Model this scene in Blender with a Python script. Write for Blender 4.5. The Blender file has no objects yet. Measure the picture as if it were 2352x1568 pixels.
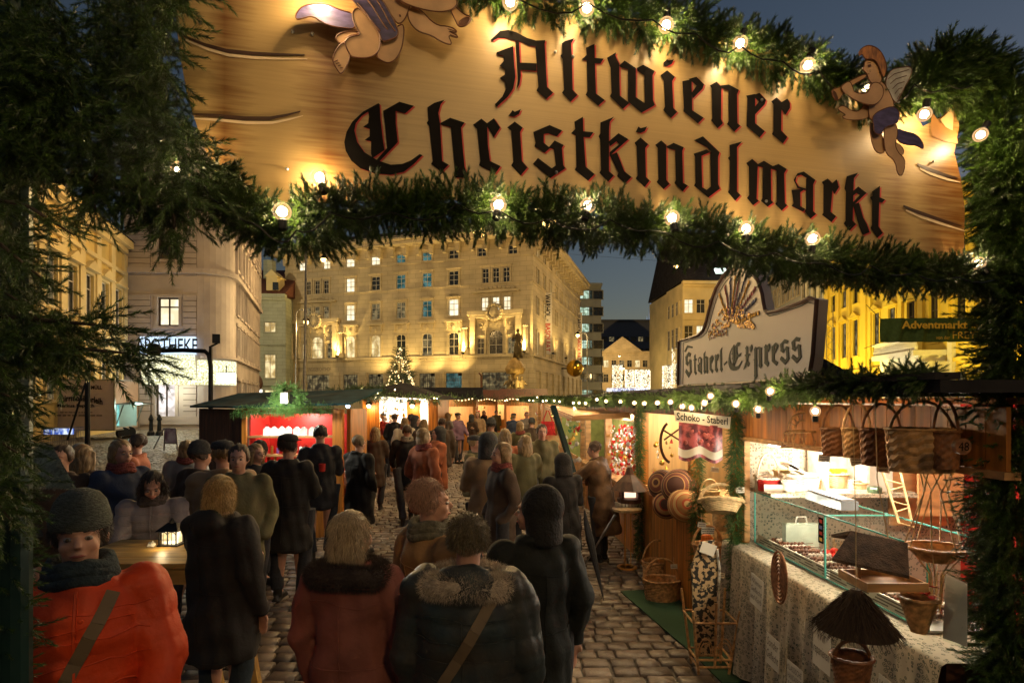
import bpy, math, random
import numpy as np
from mathutils import Vector, Matrix
R = math.radians
random.seed(7); rng = np.random.default_rng(7)
sc = bpy.context.scene
col = sc.collection
# ---------------- camera ----------------
F, CX, HY, H = 1270.0, 1176.0, 918.0, 2.19
cam = bpy.data.objects.new('camera', bpy.data.cameras.new('camera'))
col.objects.link(cam)
cam.location = (0, 0, H); cam.rotation_euler = (R(90), 0, 0)
cam.data.lens = 36*F/2352; cam.data.shift_y = (HY-784)/2352
cam.data.clip_start = 0.05; cam.data.clip_end = 4000
sc.camera = cam
# ---------------- sky and sun (dusk) ----------------
w = bpy.data.worlds.new("World"); sc.world = w; w.use_nodes = True
nt = w.node_tree; bg = nt.nodes['Background']
sky = nt.nodes.new('ShaderNodeTexSky'); sky.sky_type = 'NISHITA'; sky.sun_disc = False
sky.sun_elevation = R(-0.4); sky.sun_rotation = R(60); sky.altitude = 200; sky.air_density = 1.0; sky.dust_density = 1.0; sky.ozone_density = 1.6
nt.links.new(sky.outputs[0], bg.inputs[0]); bg.inputs[1].default_value = 0.15
sl = bpy.data.lights.new('sun', 'SUN'); sl.energy = 0.03; sl.angle = R(20); sl.color = (0.6, 0.75, 1.0)
so = bpy.data.objects.new('sun', sl); so.rotation_euler = (R(50), 0, R(60)); col.objects.link(so)
vs = sc.view_settings; vs.view_transform = 'Standard'; vs.look = 'None'; vs.gamma = 1.0; vs.exposure = 0.55; vs.use_curve_mapping = False
sc.render.engine = 'CYCLES'
cy = sc.cycles
cy.use_denoising = True
try: cy.denoiser = 'OPENIMAGEDENOISE'
except Exception: pass
cy.max_bounces = 6; cy.diffuse_bounces = 3; cy.glossy_bounces = 3; cy.transmission_bounces = 5; cy.transparent_max_bounces = 12
cy.sample_clamp_indirect = 3.0; cy.sample_clamp_direct = 0; cy.caustics_reflective = False; cy.caustics_refractive = False
cy.use_light_tree = True

# ---------------- helpers ----------------
def P(px, py, Y): return Vector(((px-CX)/F*Y, Y, H-(py-HY)/F*Y))
def G(px, py): # ground point
    Y = H*F/(py-HY); return Vector(((px-CX)/F*Y, Y, 0))
def tag(o, label=None, cat=None, group=None, kind=None):
    for k, v in (('label', label), ('category', cat), ('group', group), ('kind', kind)):
        if v: o[k] = v
    return o
def empty(name, loc, label=None, cat=None, group=None, kind=None, rz=0):
    o = bpy.data.objects.new(name, None); o.location = loc; o.rotation_euler = (0, 0, rz); o.empty_display_size = .1
    col.objects.link(o); o['wloc'] = tuple(loc)
    return tag(o, label, cat, group, kind)
def cc(c): return tuple(c)+(1,) if len(c) == 3 else tuple(c)
MATS = {}
def M(name, c=(.5, .5, .5), rough=.6, metal=0, var=.18, scale=6, bump=.0, bscale=None, em=None, ems=0, c2=None, stretch=(1, 1, 1),
      trans=0, alpha=1, spec=.5, island=0, sss=0, contrast=(.35, .65), brick=None):
    if name in MATS: return MATS[name]
    m = bpy.data.materials.new(name); m.use_nodes = True; MATS[name] = m
    n = m.node_tree.nodes; l = m.node_tree.links; b = n['Principled BSDF']
    tc = n.new('ShaderNodeTexCoord'); mp = n.new('ShaderNodeMapping'); mp.inputs['Scale'].default_value = stretch
    l.new(tc.outputs['Object'], mp.inputs[0])
    nz = n.new('ShaderNodeTexNoise'); nz.inputs['Scale'].default_value = scale; nz.inputs['Detail'].default_value = 6; l.new(mp.outputs[0], nz.inputs[0])
    rp = n.new('ShaderNodeValToRGB'); l.new(nz.outputs[0], rp.inputs[0])
    a, d = contrast
    rp.color_ramp.elements[0].position = a; rp.color_ramp.elements[1].position = d
    if c2 is None:
        lo = [x*(1-var) for x in c[:3]]; hi = [min(1, x*(1+var)) for x in c[:3]]
    else: lo, hi = c[:3], c2[:3]
    rp.color_ramp.elements[0].color = cc(lo); rp.color_ramp.elements[1].color = cc(hi)
    out = rp.outputs[0]
    if island:
        ge = n.new('ShaderNodeNewGeometry'); hs = n.new('ShaderNodeHueSaturation')
        mr = n.new('ShaderNodeMapRange'); mr.inputs[3].default_value = 1-island; mr.inputs[4].default_value = 1+island
        l.new(ge.outputs['Random Per Island'], mr.inputs[0]); l.new(mr.outputs[0], hs.inputs['Value']); l.new(out, hs.inputs['Color']); out = hs.outputs[0]
    if brick:
        s_ = n.new('ShaderNodeSeparateXYZ'); l.new(tc.outputs['Object'], s_.inputs[0]); a_ = n.new('ShaderNodeMath'); a_.operation = 'MULTIPLY_ADD'; a_.inputs[1].default_value = brick[2]; l.new(s_.outputs[1], a_.inputs[0]); l.new(s_.outputs[0], a_.inputs[2])
        c_ = n.new('ShaderNodeCombineXYZ'); l.new(a_.outputs[0], c_.inputs[0]); l.new(s_.outputs[2], c_.inputs[1]); bt = n.new('ShaderNodeTexBrick'); bt.inputs['Scale'].default_value = 1; bt.inputs['Brick Width'].default_value = brick[0]; bt.inputs['Row Height'].default_value = brick[1]; bt.inputs['Mortar Size'].default_value = brick[1]*.035
        bt.inputs['Color1'].default_value = (1, 1, 1, 1); bt.inputs['Color2'].default_value = (.86, .86, .86, 1); bt.inputs['Mortar'].default_value = (.62, .62, .62, 1); l.new(c_.outputs[0], bt.inputs[0])
        mm = n.new('ShaderNodeMixRGB'); mm.blend_type = 'MULTIPLY'; mm.inputs[0].default_value = 1; l.new(out, mm.inputs[1]); l.new(bt.outputs[0], mm.inputs[2]); out = mm.outputs[0]
    l.new(out, b.inputs['Base Color'])
    b.inputs['Roughness'].default_value = rough; b.inputs['Metallic'].default_value = metal
    b.inputs['Specular IOR Level'].default_value = spec
    if trans: b.inputs['Transmission Weight'].default_value = trans
    if alpha < 1: b.inputs['Alpha'].default_value = alpha
    if sss: b.inputs['Subsurface Weight'].default_value = sss; b.inputs['Subsurface Radius'].default_value = (.02, .008, .004)
    if bump:
        nb = n.new('ShaderNodeTexNoise'); nb.inputs['Scale'].default_value = bscale or scale*5; nb.inputs['Detail'].default_value = 4; l.new(mp.outputs[0], nb.inputs[0])
        bp = n.new('ShaderNodeBump'); bp.inputs['Strength'].default_value = bump; bp.inputs['Distance'].default_value = .02; l.new(nb.outputs[0], bp.inputs['Height']); l.new(bp.outputs[0], b.inputs['Normal'])
    if em is not None:
        b.inputs['Emission Color'].default_value = cc(em); b.inputs['Emission Strength'].default_value = ems
        try: m.cycles.emission_sampling = 'NONE'
        except Exception: pass
    return m
def EMI(name, c, s, var=0, scale=3, stretch=(1, 1, 1), c2=None, sample=False):   # something that gives light
    if name in MATS: return MATS[name]
    m = bpy.data.materials.new(name); m.use_nodes = True; MATS[name] = m
    n = m.node_tree.nodes; l = m.node_tree.links; n.remove(n['Principled BSDF'])
    e = n.new('ShaderNodeEmission'); e.inputs[1].default_value = s; e.inputs[0].default_value = cc(c)
    if var or c2:
        tc = n.new('ShaderNodeTexCoord'); mp = n.new('ShaderNodeMapping'); mp.inputs['Scale'].default_value = stretch; l.new(tc.outputs['Object'], mp.inputs[0])
        nz = n.new('ShaderNodeTexNoise'); nz.inputs['Scale'].default_value = scale; l.new(mp.outputs[0], nz.inputs[0])
        rp = n.new('ShaderNodeValToRGB'); l.new(nz.outputs[0], rp.inputs[0]); rp.color_ramp.elements[0].position = .4; rp.color_ramp.elements[1].position = .62
        rp.color_ramp.elements[0].color = cc(c2) if c2 else cc([x*(1-var) for x in c]); rp.color_ramp.elements[1].color = cc(c); l.new(rp.outputs[0], e.inputs[0])
    l.new(e.outputs[0], n['Material Output'].inputs[0])
    if not sample: m.cycles.emission_sampling = 'NONE'
    return m

class MB:
    """collects shapes, then links them as ONE mesh object"""
    def __init__(s, T=None): s.v = []; s.f = []; s.m = []; s.T = T; s.mi = 0; s.sm = []; s.smooth = False
    def add(s, vs, fs):
        o = len(s.v)
        if s.T is not None: vs = [s.T @ Vector(v) for v in vs]
        s.v += [tuple(v) for v in vs]; s.f += [tuple(i+o for i in f) for f in fs]; s.m += [s.mi]*len(fs); s.sm += [s.smooth]*len(fs)
        return s
    def box(s, c, d, rz=0, M3=None):
        x, y, z = d[0]/2, d[1]/2, d[2]/2; c = Vector(c)
        m = M3 if M3 is not None else Matrix.Rotation(rz, 3, 'Z')
        vs = [c + m @ Vector((sx*x, sy*y, sz*z)) for sx in (-1, 1) for sy in (-1, 1) for sz in (-1, 1)]
        return s.add(vs, [(0, 1, 3, 2), (4, 6, 7, 5), (0, 4, 5, 1), (2, 3, 7, 6), (0, 2, 6, 4), (1, 5, 7, 3)])
    def bar(s, a, b, wd, hd=None, up=(0, 0, 1)):
        a, b = Vector(a), Vector(b); d = b-a; L = d.length
        if L < 1e-6: return s
        d.normalize(); u = Vector(up)
        if abs(d.dot(u)) > .98: u = Vector((0, 1, 0))
        x = d.cross(u).normalized(); z = x.cross(d)
        m = Matrix((x, d, z)).transposed()
        return s.box((a+b)/2, (wd, L, hd or wd), M3=m)
    def quad(s, *p): return s.add(p, [tuple(range(len(p)))])
    def cyl(s, a, b, r0, r1=None, n=10, cap=True):
        return s.tube([a, b], [r0, r0 if r1 is None else r1], n, cap)
    def tube(s, pts, r, n=8, cap=True, closed=False):
        pts = [Vector(p) for p in pts]; k = len(pts)
        if not hasattr(r, '__len__'): r = [r]*k
        vs = []; up = None
        for i, p in enumerate(pts):
            a = pts[(i-1) % k] if (closed or i > 0) else pts[i]; b = pts[(i+1) % k] if (closed or i < k-1) else pts[i]
            d = (b-a); d = d.normalized() if d.length > 1e-9 else Vector((0, 0, 1))
            if up is None: up = Vector((0, 0, 1)) if abs(d.z) < .9 else Vector((1, 0, 0))
            x = d.cross(up)
            x = x.normalized() if x.length > 1e-6 else Vector((1, 0, 0)); up = x.cross(d).normalized()
            for j in range(n):
                t = 2*math.pi*j/n; vs.append(p + (x*math.cos(t)+up*math.sin(t))*r[i])
        fs = []
        for i in range(k if closed else k-1):
            for j in range(n):
                a = i*n+j; b = i*n+(j+1) % n; c = ((i+1) % k)*n+(j+1) % n; d = ((i+1) % k)*n+j; fs.append((a, b, c, d))
        if cap and not closed: fs += [tuple(range(n))[::-1], tuple((k-1)*n+j for j in range(n))]
        return s.add(vs, fs)
    def lathe(s, c, prof, n=16, sx=1, sy=1):
        c = Vector(c); vs = [c+Vector((r*math.cos(2*math.pi*j/n)*sx, r*math.sin(2*math.pi*j/n)*sy, z)) for r, z in prof for j in range(n)]
        fs = [(i*n+j, i*n+(j+1) % n, (i+1)*n+(j+1) % n, (i+1)*n+j) for i in range(len(prof)-1) for j in range(n)]
        fs += [tuple(range(n))[::-1], tuple((len(prof)-1)*n+j for j in range(n))]
        return s.add(vs, fs)
    def ball(s, c, r, n=12, k=8, M3=None):
        if not hasattr(r, '__len__'): r = (r, r, r)
        c = Vector(c); vs = []; 
        for i in range(k+1):
            t = math.pi*(i+.0)/k; t = min(max(t, .02), math.pi-.02)
            for j in range(n):
                q = Vector((r[0]*math.sin(t)*math.cos(2*math.pi*j/n), r[1]*math.sin(t)*math.sin(2*math.pi*j/n), -r[2]*math.cos(t)))
                vs.append(c + (M3 @ q if M3 is not None else q))
        fs = [(i*n+j, i*n+(j+1) % n, (i+1)*n+(j+1) % n, (i+1)*n+j) for i in range(k) for j in range(n)]
        fs += [tuple(range(n))[::-1], tuple(k*n+j for j in range(n))]
        return s.add(vs, fs)
    def loft(s, rings, n=16):   # rings: (z, rx, ry, cx, cy)
        vs = [(cx+rx*math.cos(2*math.pi*j/n), cy+ry*math.sin(2*math.pi*j/n), z) for z, rx, ry, cx, cy in rings for j in range(n)]
        fs = [(i*n+j, i*n+(j+1) % n, (i+1)*n+(j+1) % n, (i+1)*n+j) for i in range(len(rings)-1) for j in range(n)]
        fs += [tuple(range(n))[::-1], tuple((len(rings)-1)*n+j for j in range(n))]
        return s.add(vs, fs)
    def prism(s, pts, fn, t):    # pts 2D -> fn(x,y,offset) world; front at offset t0, back t1
        n = len(pts); A = [fn(x, y, t[0]) for x, y in pts]; B = [fn(x, y, t[1]) for x, y in pts]
        return s.add(A+B, [tuple(range(n)), tuple(range(2*n-1, n-1, -1))]+[(i, (i+1) % n, n+(i+1) % n, n+i) for i in range(n)])
    def build(s, name, mats, parent=None, local=False, loc=None, shade=None):
        me = bpy.data.meshes.new(name)
        off = Vector((0, 0, 0))
        if parent is not None and not local:
            q = parent
            while q is not None: off = off + Vector(q.location); q = q.parent
        o = bpy.data.objects.new(name, me)
        if loc is not None: o.location = loc; off = off+Vector(loc)
        vs = s.v
        if off.length > 0: vs = [(a-off.x, b-off.y, c-off.z) for a, b, c in vs]
        me.from_pydata(vs, [], s.f)
        if not isinstance(mats, (list, tuple)): mats = [mats]
        for m in mats: me.materials.append(m)
        if len(mats) > 1: me.polygons.foreach_set('material_index', s.m)
        if shade is not None: me.polygons.foreach_set('use_smooth', [shade]*len(s.f))
        elif any(s.sm): me.polygons.foreach_set('use_smooth', s.sm)
        me.update(); col.objects.link(o)
        if parent is not None: o.parent = parent
        return o
def copy_tree(o, parent=None):
    c = o.copy(); col.objects.link(c)
    if parent is not None: c.parent = parent
    for ch in list(o.children): copy_tree(ch, c)
    return c
def np_mesh(name, V, faces_n, mat, parent=None, loc=(0, 0, 0)):   # V (N,k,3) separate polygons of k corners
    k = V.shape[1]; N = V.shape[0]; me = bpy.data.meshes.new(name)
    loc = Vector(loc); off = Vector(loc)
    q = parent
    while q is not None: off = off+Vector(q.location); q = q.parent
    W = V.reshape(-1, 3)-np.array(off)[None]
    me.vertices.add(N*k); me.vertices.foreach_set('co', W.astype(np.float32).ravel())
    me.loops.add(N*k); me.loops.foreach_set('vertex_index', np.arange(N*k, dtype=np.int32))
    me.polygons.add(N); me.polygons.foreach_set('loop_start', np.arange(0, N*k, k, dtype=np.int32)); me.polygons.foreach_set('loop_total', np.full(N, k, dtype=np.int32))
    me.materials.append(mat); me.update(calc_edges=True)
    o = bpy.data.objects.new(name, me); o.location = loc; col.objects.link(o)
    if parent is not None: o.parent = parent
    return o
def lamp(name, loc, power, color=(1, .72, .38), r=.03, typ='POINT', parent=None, **kw):
    ld = bpy.data.lights.new(name, typ); ld.energy = power; ld.color = color
    if typ in ('POINT', 'SPOT'): ld.shadow_soft_size = r
    for k, v in kw.items():
        if k not in ('aim',): setattr(ld, k, v)
    o = bpy.data.objects.new(name, ld); loc = Vector(loc); col.objects.link(o)
    if 'aim' in kw: o.rotation_euler = (Vector(kw['aim'])-loc).to_track_quat('-Z', 'Y').to_euler()
    if parent is not None:
        o.parent = parent; loc = loc-Vector(parent.location)
    o.location = loc
    return o
def text_mb(s, fn, x0, x1, y0, y1, mat, name='lettering', parent=None, bold=.0, off=.004, rot=None, arc=0, th=.0, shear=0, align='fit'):
    """s as flat lettering filling the box x0..x1, y0(bottom)..y1(top) of the surface fn(x,y,off)"""
    cu = bpy.data.curves.new('t', 'FONT'); cu.body = s; cu.size = 1; cu.offset = bold; cu.resolution_u = 2; cu.shear = shear
    o = bpy.data.objects.new('t', cu); col.objects.link(o)
    dg = bpy.context.evaluated_depsgraph_get(); me = bpy.data.meshes.new_from_object(o.evaluated_get(dg))
    V = np.array([v.co[:] for v in me.vertices]); fs = [tuple(p.vertices) for p in me.polygons]
    bpy.data.objects.remove(o); bpy.data.curves.remove(cu); bpy.data.meshes.remove(me)
    a, b = V[:, 0].min(), V[:, 0].max(); c, d = V[:, 1].min(), V[:, 1].max()
    mb = MB(); vs = []
    for x, y, _ in V:
        u = (x-a)/(b-a); q = (y-c)/(d-c); yy = y0+(y1-y0)*q
        if arc: yy += arc*(1-(2*u-1)**2)
        vs.append(fn(x0+(x1-x0)*u, yy, off))
    mb.add(vs, fs)
    return mb.build(name, mat, parent)
def lines_mb(mb, fn, x0, x1, y0, y1, n, off=.004, seed=1):   # rows of small unreadable print as the photo shows it
    r = random.Random(seed); h = (y1-y0)/n
    for i in range(n):
        x = x0+(x1-x0)*r.uniform(0, .08); yy = y1-h*(i+.75)
        while x < x1*.97+x0*.03:
            w_ = (x1-x0)*r.uniform(.05, .16); e = min(x+w_, x1)
            mb.quad(fn(x, yy, off), fn(e, yy, off), fn(e, yy+h*.45, off), fn(x, yy+h*.45, off)); x = e+(x1-x0)*.03
# ---------------- needles ----------------
def sprig(n=120, L=.17, nl=.034, wd=.0030, seed=0, droop=.2):
    r = np.random.default_rng(seed); t = np.linspace(.02, 1, n)
    stem = np.stack([np.zeros(n), droop*L*(t**2)*-.0, t*L], 1)
    ph = r.uniform(0, 2*math.pi, n); an = np.radians(r.uniform(32, 62, n))*(1-.45*t)
    ln = nl*r.uniform(.75, 1.15, n)*(1-.25*t)
    d = np.stack([np.sin(an)*np.cos(ph), np.sin(an)*np.sin(ph), np.cos(an)], 1)
    tip = stem+d*ln[:, None]
    q = r.normal(size=(n, 3)); s = np.cross(d, q); s /= np.linalg.norm(s, axis=1)[:, None]+1e-9
    A = stem-s*wd/2; B = stem+s*wd/2; mid = (stem+tip)/2
    tri = np.stack([A, B, tip+s*wd*.15], 1)
    st = [[(-.0015, 0, 0), (.0015, 0, 0), (0, 0, L)], [(0, -.0015, 0), (0, .0015, 0), (0, 0, L)]]
    return np.concatenate([tri, np.array(st)], 0)
SPR = [sprig(seed=i) for i in range(6)]
SPRG = [sprig(n=150, L=.115, nl=.030, wd=.0028, seed=i+50) for i in range(6)]
SPRL = [sprig(n=22, L=.2, nl=.05, wd=.006, seed=i+20) for i in range(4)]
def basis(dirs, r):
    d = dirs/np.linalg.norm(dirs, axis=1)[:, None]; q = r.normal(size=d.shape); x = np.cross(q, d); x /= np.linalg.norm(x, axis=1)[:, None]+1e-9
    return np.stack([x, np.cross(d, x), d], 2)   # columns
def scatter(pos, dirs, scale, lib=SPR, seed=0):
    r = np.random.default_rng(seed); B = basis(dirs, r); out = []
    idx = r.integers(0, len(lib), len(pos))
    for k, S in enumerate(lib):
        m = idx == k
        if not m.any(): continue
        V = np.einsum('nij,tkj->ntki', B[m], S)*scale[m][:, None, None, None]+pos[m][:, None, None, :]
        out.append(V.reshape(-1, 3, 3))
    return np.concatenate(out, 0)
def along(pts, n, r):
    pts = np.array([tuple(p) for p in pts]); seg = np.linalg.norm(np.diff(pts, axis=0), axis=1); cum = np.concatenate([[0], np.cumsum(seg)])
    s = r.uniform(0, cum[-1], n); i = np.clip(np.searchsorted(cum, s)-1, 0, len(seg)-1); f = (s-cum[i])/seg[i]
    return pts[i]*(1-f[:, None])+pts[i+1]*f[:, None], (pts[i+1]-pts[i])/seg[i][:, None], s/cum[-1], cum[-1]
def garland(name, pts, rad, dens, mat, parent=None, seed=0, lib=SPR, sc_=(.6, 1.1), droop=.15, fwd=.5, loc=(0, 0, 0), out=1.0):
    r = np.random.default_rng(seed); L = sum((Vector(pts[i+1])-Vector(pts[i])).length for i in range(len(pts)-1)); n = max(6, int(L*dens))
    p, t, u, L = along(pts, n, r)
    q = r.normal(size=(n, 3)); q -= (q*t).sum(1)[:, None]*t; q /= np.linalg.norm(q, axis=1)[:, None]
    rr = rad(u) if callable(rad) else np.full(n, rad)
    lump = .75+.35*np.sin(u*L*9+seed)*np.sin(u*L*23+1.3)
    e = r.uniform(0, .7, n)**.7*rr*lump
    pos = p+q*e[:, None]
    d = q*out+t*(r.choice([-1, 1], n)*r.uniform(0, fwd*1.6, n))[:, None]+r.normal(size=(n, 3))*.35; d[:, 2] -= droop
    s = r.uniform(*sc_, n)
    return np_mesh(name, scatter(pos, d, s, lib, seed), 3, mat, parent, loc)

# ---------------- materials ----------------
M('needle', (.028, .055, .016), rough=.38, var=.35, scale=9, island=.45, spec=.6)
M('needle_thuja', (.055, .13, .025), rough=.5, var=.35, scale=12, island=.4)
M('bark', (.06, .04, .025), rough=.9, bump=.4)
M('stone_warm', (.53, .45, .30), rough=.85, var=.16, scale=.35, bump=.15, bscale=6, brick=(1.5, .62, .3))
M('stone_pale', (.46, .43, .33), rough=.85, var=.10, scale=.5, bump=.15, bscale=5)
M('stucco_yellow', (.62, .47, .17), rough=.85, var=.14, scale=.5)
M('stucco_strong', (.72, .55, .08), rough=.85, var=.06, scale=.4)
M('stucco_rose', (.40, .355, .345), rough=.85, var=.16, scale=.5)
M('stucco_green', (.40, .43, .33), rough=.85, var=.1, scale=.5, brick=(1.3, .5, .2))
M('stucco_cream', (.66, .54, .27), rough=.85, var=.13, scale=.4)
M('white_stone', (.74, .72, .64), rough=.8, var=.06, scale=1.2, bump=.1)
M('stone_grey', (.30, .31, .28), rough=.85, var=.1, scale=.6)
M('roof_red', (.13, .045, .03), rough=.8, var=.25, scale=3, stretch=(1, 1, 4))
M('roof_dark', (.03, .028, .03), rough=.95, var=.3, scale=2, spec=.1)
M('frame_white', (.55, .52, .45), rough=.6)
M('frame_dark', (.05, .035, .025), rough=.6)
M('glass_dark', (.02, .025, .03), rough=.12, spec=.8, var=.3)
EMI('lit_warm', (1, .80, .42), .85, c2=(.42, .28, .10), scale=1.3, stretch=(1, 1, .6))
EMI('lit_white', (1, .90, .64), 1.0, c2=(.75, .62, .38), scale=1.1)
EMI('lit_dim', (.34, .26, .12), .5, c2=(.06, .05, .03), scale=1.6)
EMI('lit_teal', (.10, .22, .21), .6, c2=(.02, .07, .07), scale=1.2)
EMI('lit_cool', (.75, 1, .80), .65, c2=(.25, .35, .22), scale=1.5)
M('metal_black', (.015, .015, .016), rough=.45, metal=.6)
M('metal_green', (.01, .035, .03), rough=.35, metal=.3)
M('metal_grey', (.30, .29, .27), rough=.35, metal=.9)
M('wood_orange', (.46, .17, .028), rough=.42, var=.5, scale=3, stretch=(7, 7, .5), contrast=(.3, .7))
M('wood_red', (.24, .055, .018), rough=.5, var=.35, scale=3, stretch=(5, 5, .6))
M('wood_light', (.55, .30, .12), rough=.55, var=.3, scale=3, stretch=(1, 5, 6))
M('wood_brown', (.085, .035, .017), rough=.55, var=.35, scale=3, stretch=(5, 5, .6))
M('wood_table', (.42, .25, .07), rough=.45, var=.3, scale=2.5, stretch=(1, 6, 6))
M('wicker', (.48, .26, .10), rough=.55, var=.45, scale=30)
M('wicker_dark', (.22, .085, .03), rough=.55, var=.4, scale=30)
M('wicker_pale', (.62, .45, .22), rough=.6, var=.3, scale=26)
M('wicker_white', (.80, .74, .60), rough=.6, var=.15, scale=26)
M('paper', (.72, .67, .56), rough=.8, var=.06)
M('ink', (.012, .010, .009), rough=.9, spec=.05)
M('ink_soft', (.16, .13, .10), rough=.8)
M('red_cloth', (.55, .02, .015), rough=.8, var=.3, scale=18)
M('red_paint', (.50, .02, .012), rough=.5, var=.15)
M('skin', (.55, .30, .21), rough=.5, var=.10, scale=9, sss=.05)
M('lip', (.36, .10, .08), rough=.5); M('eye_white', (.30, .27, .25), rough=.3); M('iris', (.05, .04, .03), rough=.3)
def bulb_mat():
    m = bpy.data.materials.new('bulb_glass'); m.use_nodes = True; n = m.node_tree.nodes; l = m.node_tree.links; n.remove(n['Principled BSDF'])
    t = n.new('ShaderNodeBsdfTransparent'); g = n.new('ShaderNodeBsdfGlossy'); g.inputs['Roughness'].default_value = .1; e = n.new('ShaderNodeEmission'); e.inputs[0].default_value = (1, .55, .25, 1); e.inputs[1].default_value = .9
    a = n.new('ShaderNodeMixShader'); a.inputs[0].default_value = .06; l.new(t.outputs[0], a.inputs[1]); l.new(g.outputs[0], a.inputs[2])
    lw = n.new('ShaderNodeLayerWeight'); lw.inputs[0].default_value = .35
    b = n.new('ShaderNodeMixShader'); l.new(lw.outputs[1], b.inputs[0]); l.new(a.outputs[0], b.inputs[1]); l.new(e.outputs[0], b.inputs[2]); l.new(b.outputs[0], n['Material Output'].inputs[0])
    m.cycles.emission_sampling = 'NONE'; MATS['bulb_glass'] = m
bulb_mat()
EMI('filament', (1, .80, .45), 14)
EMI('led_white', (1, .86, .58), 1.6); EMI('led_warm', (1, .66, .28), 3.0); EMI('tube_white', (1, .97, .9), 6)
def MT(n): return MATS[n]
# ======================= ground =======================
def cobble_mat(name, c, c2, isl=.3):
    m = M(name, c, rough=.42, c2=c2, scale=1.3, bump=.35, bscale=60, island=isl, spec=.5); return m
mb = MB(); mb.quad((-900, -60, -.03), (900, -60, -.03), (900, 1500, -.03), (-900, 1500, -.03))
gm = M('ground_far', (.10, .085, .065), rough=.6, var=.3, scale=3, bump=.4, bscale=30)
g = mb.build('ground', gm); tag(g, kind='structure')
def cobbles(name, x0, x1, y0, y1, sx, sy, mat, seed, ang=0, mask=None):
    r = np.random.default_rng(seed); V = []
    ny = int((y1-y0)/sy)
    for j in range(ny):
        y = y0+j*sy; x = x0+r.uniform(-sx, 0)
        row = []
        while x < x1:
            w_ = sx*r.uniform(.72, 1.35); row.append((x, y, w_)); x += w_
        V += row
    A = np.array(V); n = len(A); g_ = .008+.004*r.random(n)
    cxn = A[:, 0]+A[:, 2]/2; cyn = A[:, 1]+sy/2
    wob = .25*np.sin(cxn*.9)*sy
    if mask is not None:
        k = mask(cxn, cyn); A = A[k]; g_ = g_[k]; wob = wob[k]; n = len(A)
    xl = A[:, 0]+g_; xr = A[:, 0]+A[:, 2]-g_; yl = A[:, 1]+g_+wob; yr = A[:, 1]+sy-g_+wob; z = r.uniform(-.004, .005, n)
    j = lambda s: r.uniform(-s, s, n)
    base = np.array([[xl, yl], [xr, yl], [xr, yr], [xl, yr]]).transpose(2, 0, 1)+r.uniform(-.008, .008, (n, 4, 2))
    ctr = base.mean(1)[:, None, :]
    b = .014
    mid = ctr+(base-ctr)*(1-.03); top = ctr+(base-ctr)*(1-.095)
    tl = r.uniform(-.003, .003, (n, 4))
    def zz(a, h): return np.concatenate([a, (z[:, None]+h+tl*(h > -.015))[:, :, None]], 2)
    L0 = zz(base, -.03); L1 = zz(mid, -.008); L2 = zz(top, 0.002)
    quads = [L2]
    for i in range(4):
        k = (i+1) % 4
        quads.append(np.stack([L0[:, i], L0[:, k], L1[:, k], L1[:, i]], 1)); quads.append(np.stack([L1[:, i], L1[:, k], L2[:, k], L2[:, i]], 1))
    Q = np.stack(quads, 1)   # n,9,4,3 ; share verts per stone so islands stay whole
    me = bpy.data.meshes.new(name); vs = np.concatenate([L0, L1, L2], 1).reshape(-1, 3)
    if ang:
        c_, s_ = math.cos(ang), math.sin(ang); vs[:, :2] = vs[:, :2] @ np.array([[c_, s_], [-s_, c_]])
    f = [[8, 9, 10, 11]]
    for i in range(4):
        k = (i+1) % 4; f.append([i, k, 4+k, 4+i]); f.append([4+i, 4+k, 8+k, 8+i])
    f = np.array(f)[None]+(np.arange(n)*12)[:, None, None]
    me.vertices.add(len(vs)); me.vertices.foreach_set('co', vs.astype(np.float32).ravel())
    me.loops.add(f.size); me.loops.foreach_set('vertex_index', f.astype(np.int32).ravel())
    nf = n*9; me.polygons.add(nf); me.polygons.foreach_set('loop_start', np.arange(0, nf*4, 4, dtype=np.int32)); me.polygons.foreach_set('loop_total', np.full(nf, 4, dtype=np.int32))
    me.materials.append(mat); me.update(calc_edges=True); me.polygons.foreach_set('use_smooth', [True]*nf)
    o = bpy.data.objects.new(name, me); col.objects.link(o); return tag(o, kind='structure')
cobbles('ground_paving', -6.5, 4.2, 2.2, 26, .215, .155, cobble_mat('cobble', (.115, .085, .062), (.21, .16, .115)), 3)
cobbles('ground_paving_small', -30, -6.5, 9, 42, .2, .16, cobble_mat('cobble_grey', (.13, .12, .10), (.22, .20, .16)), 4)

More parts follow.
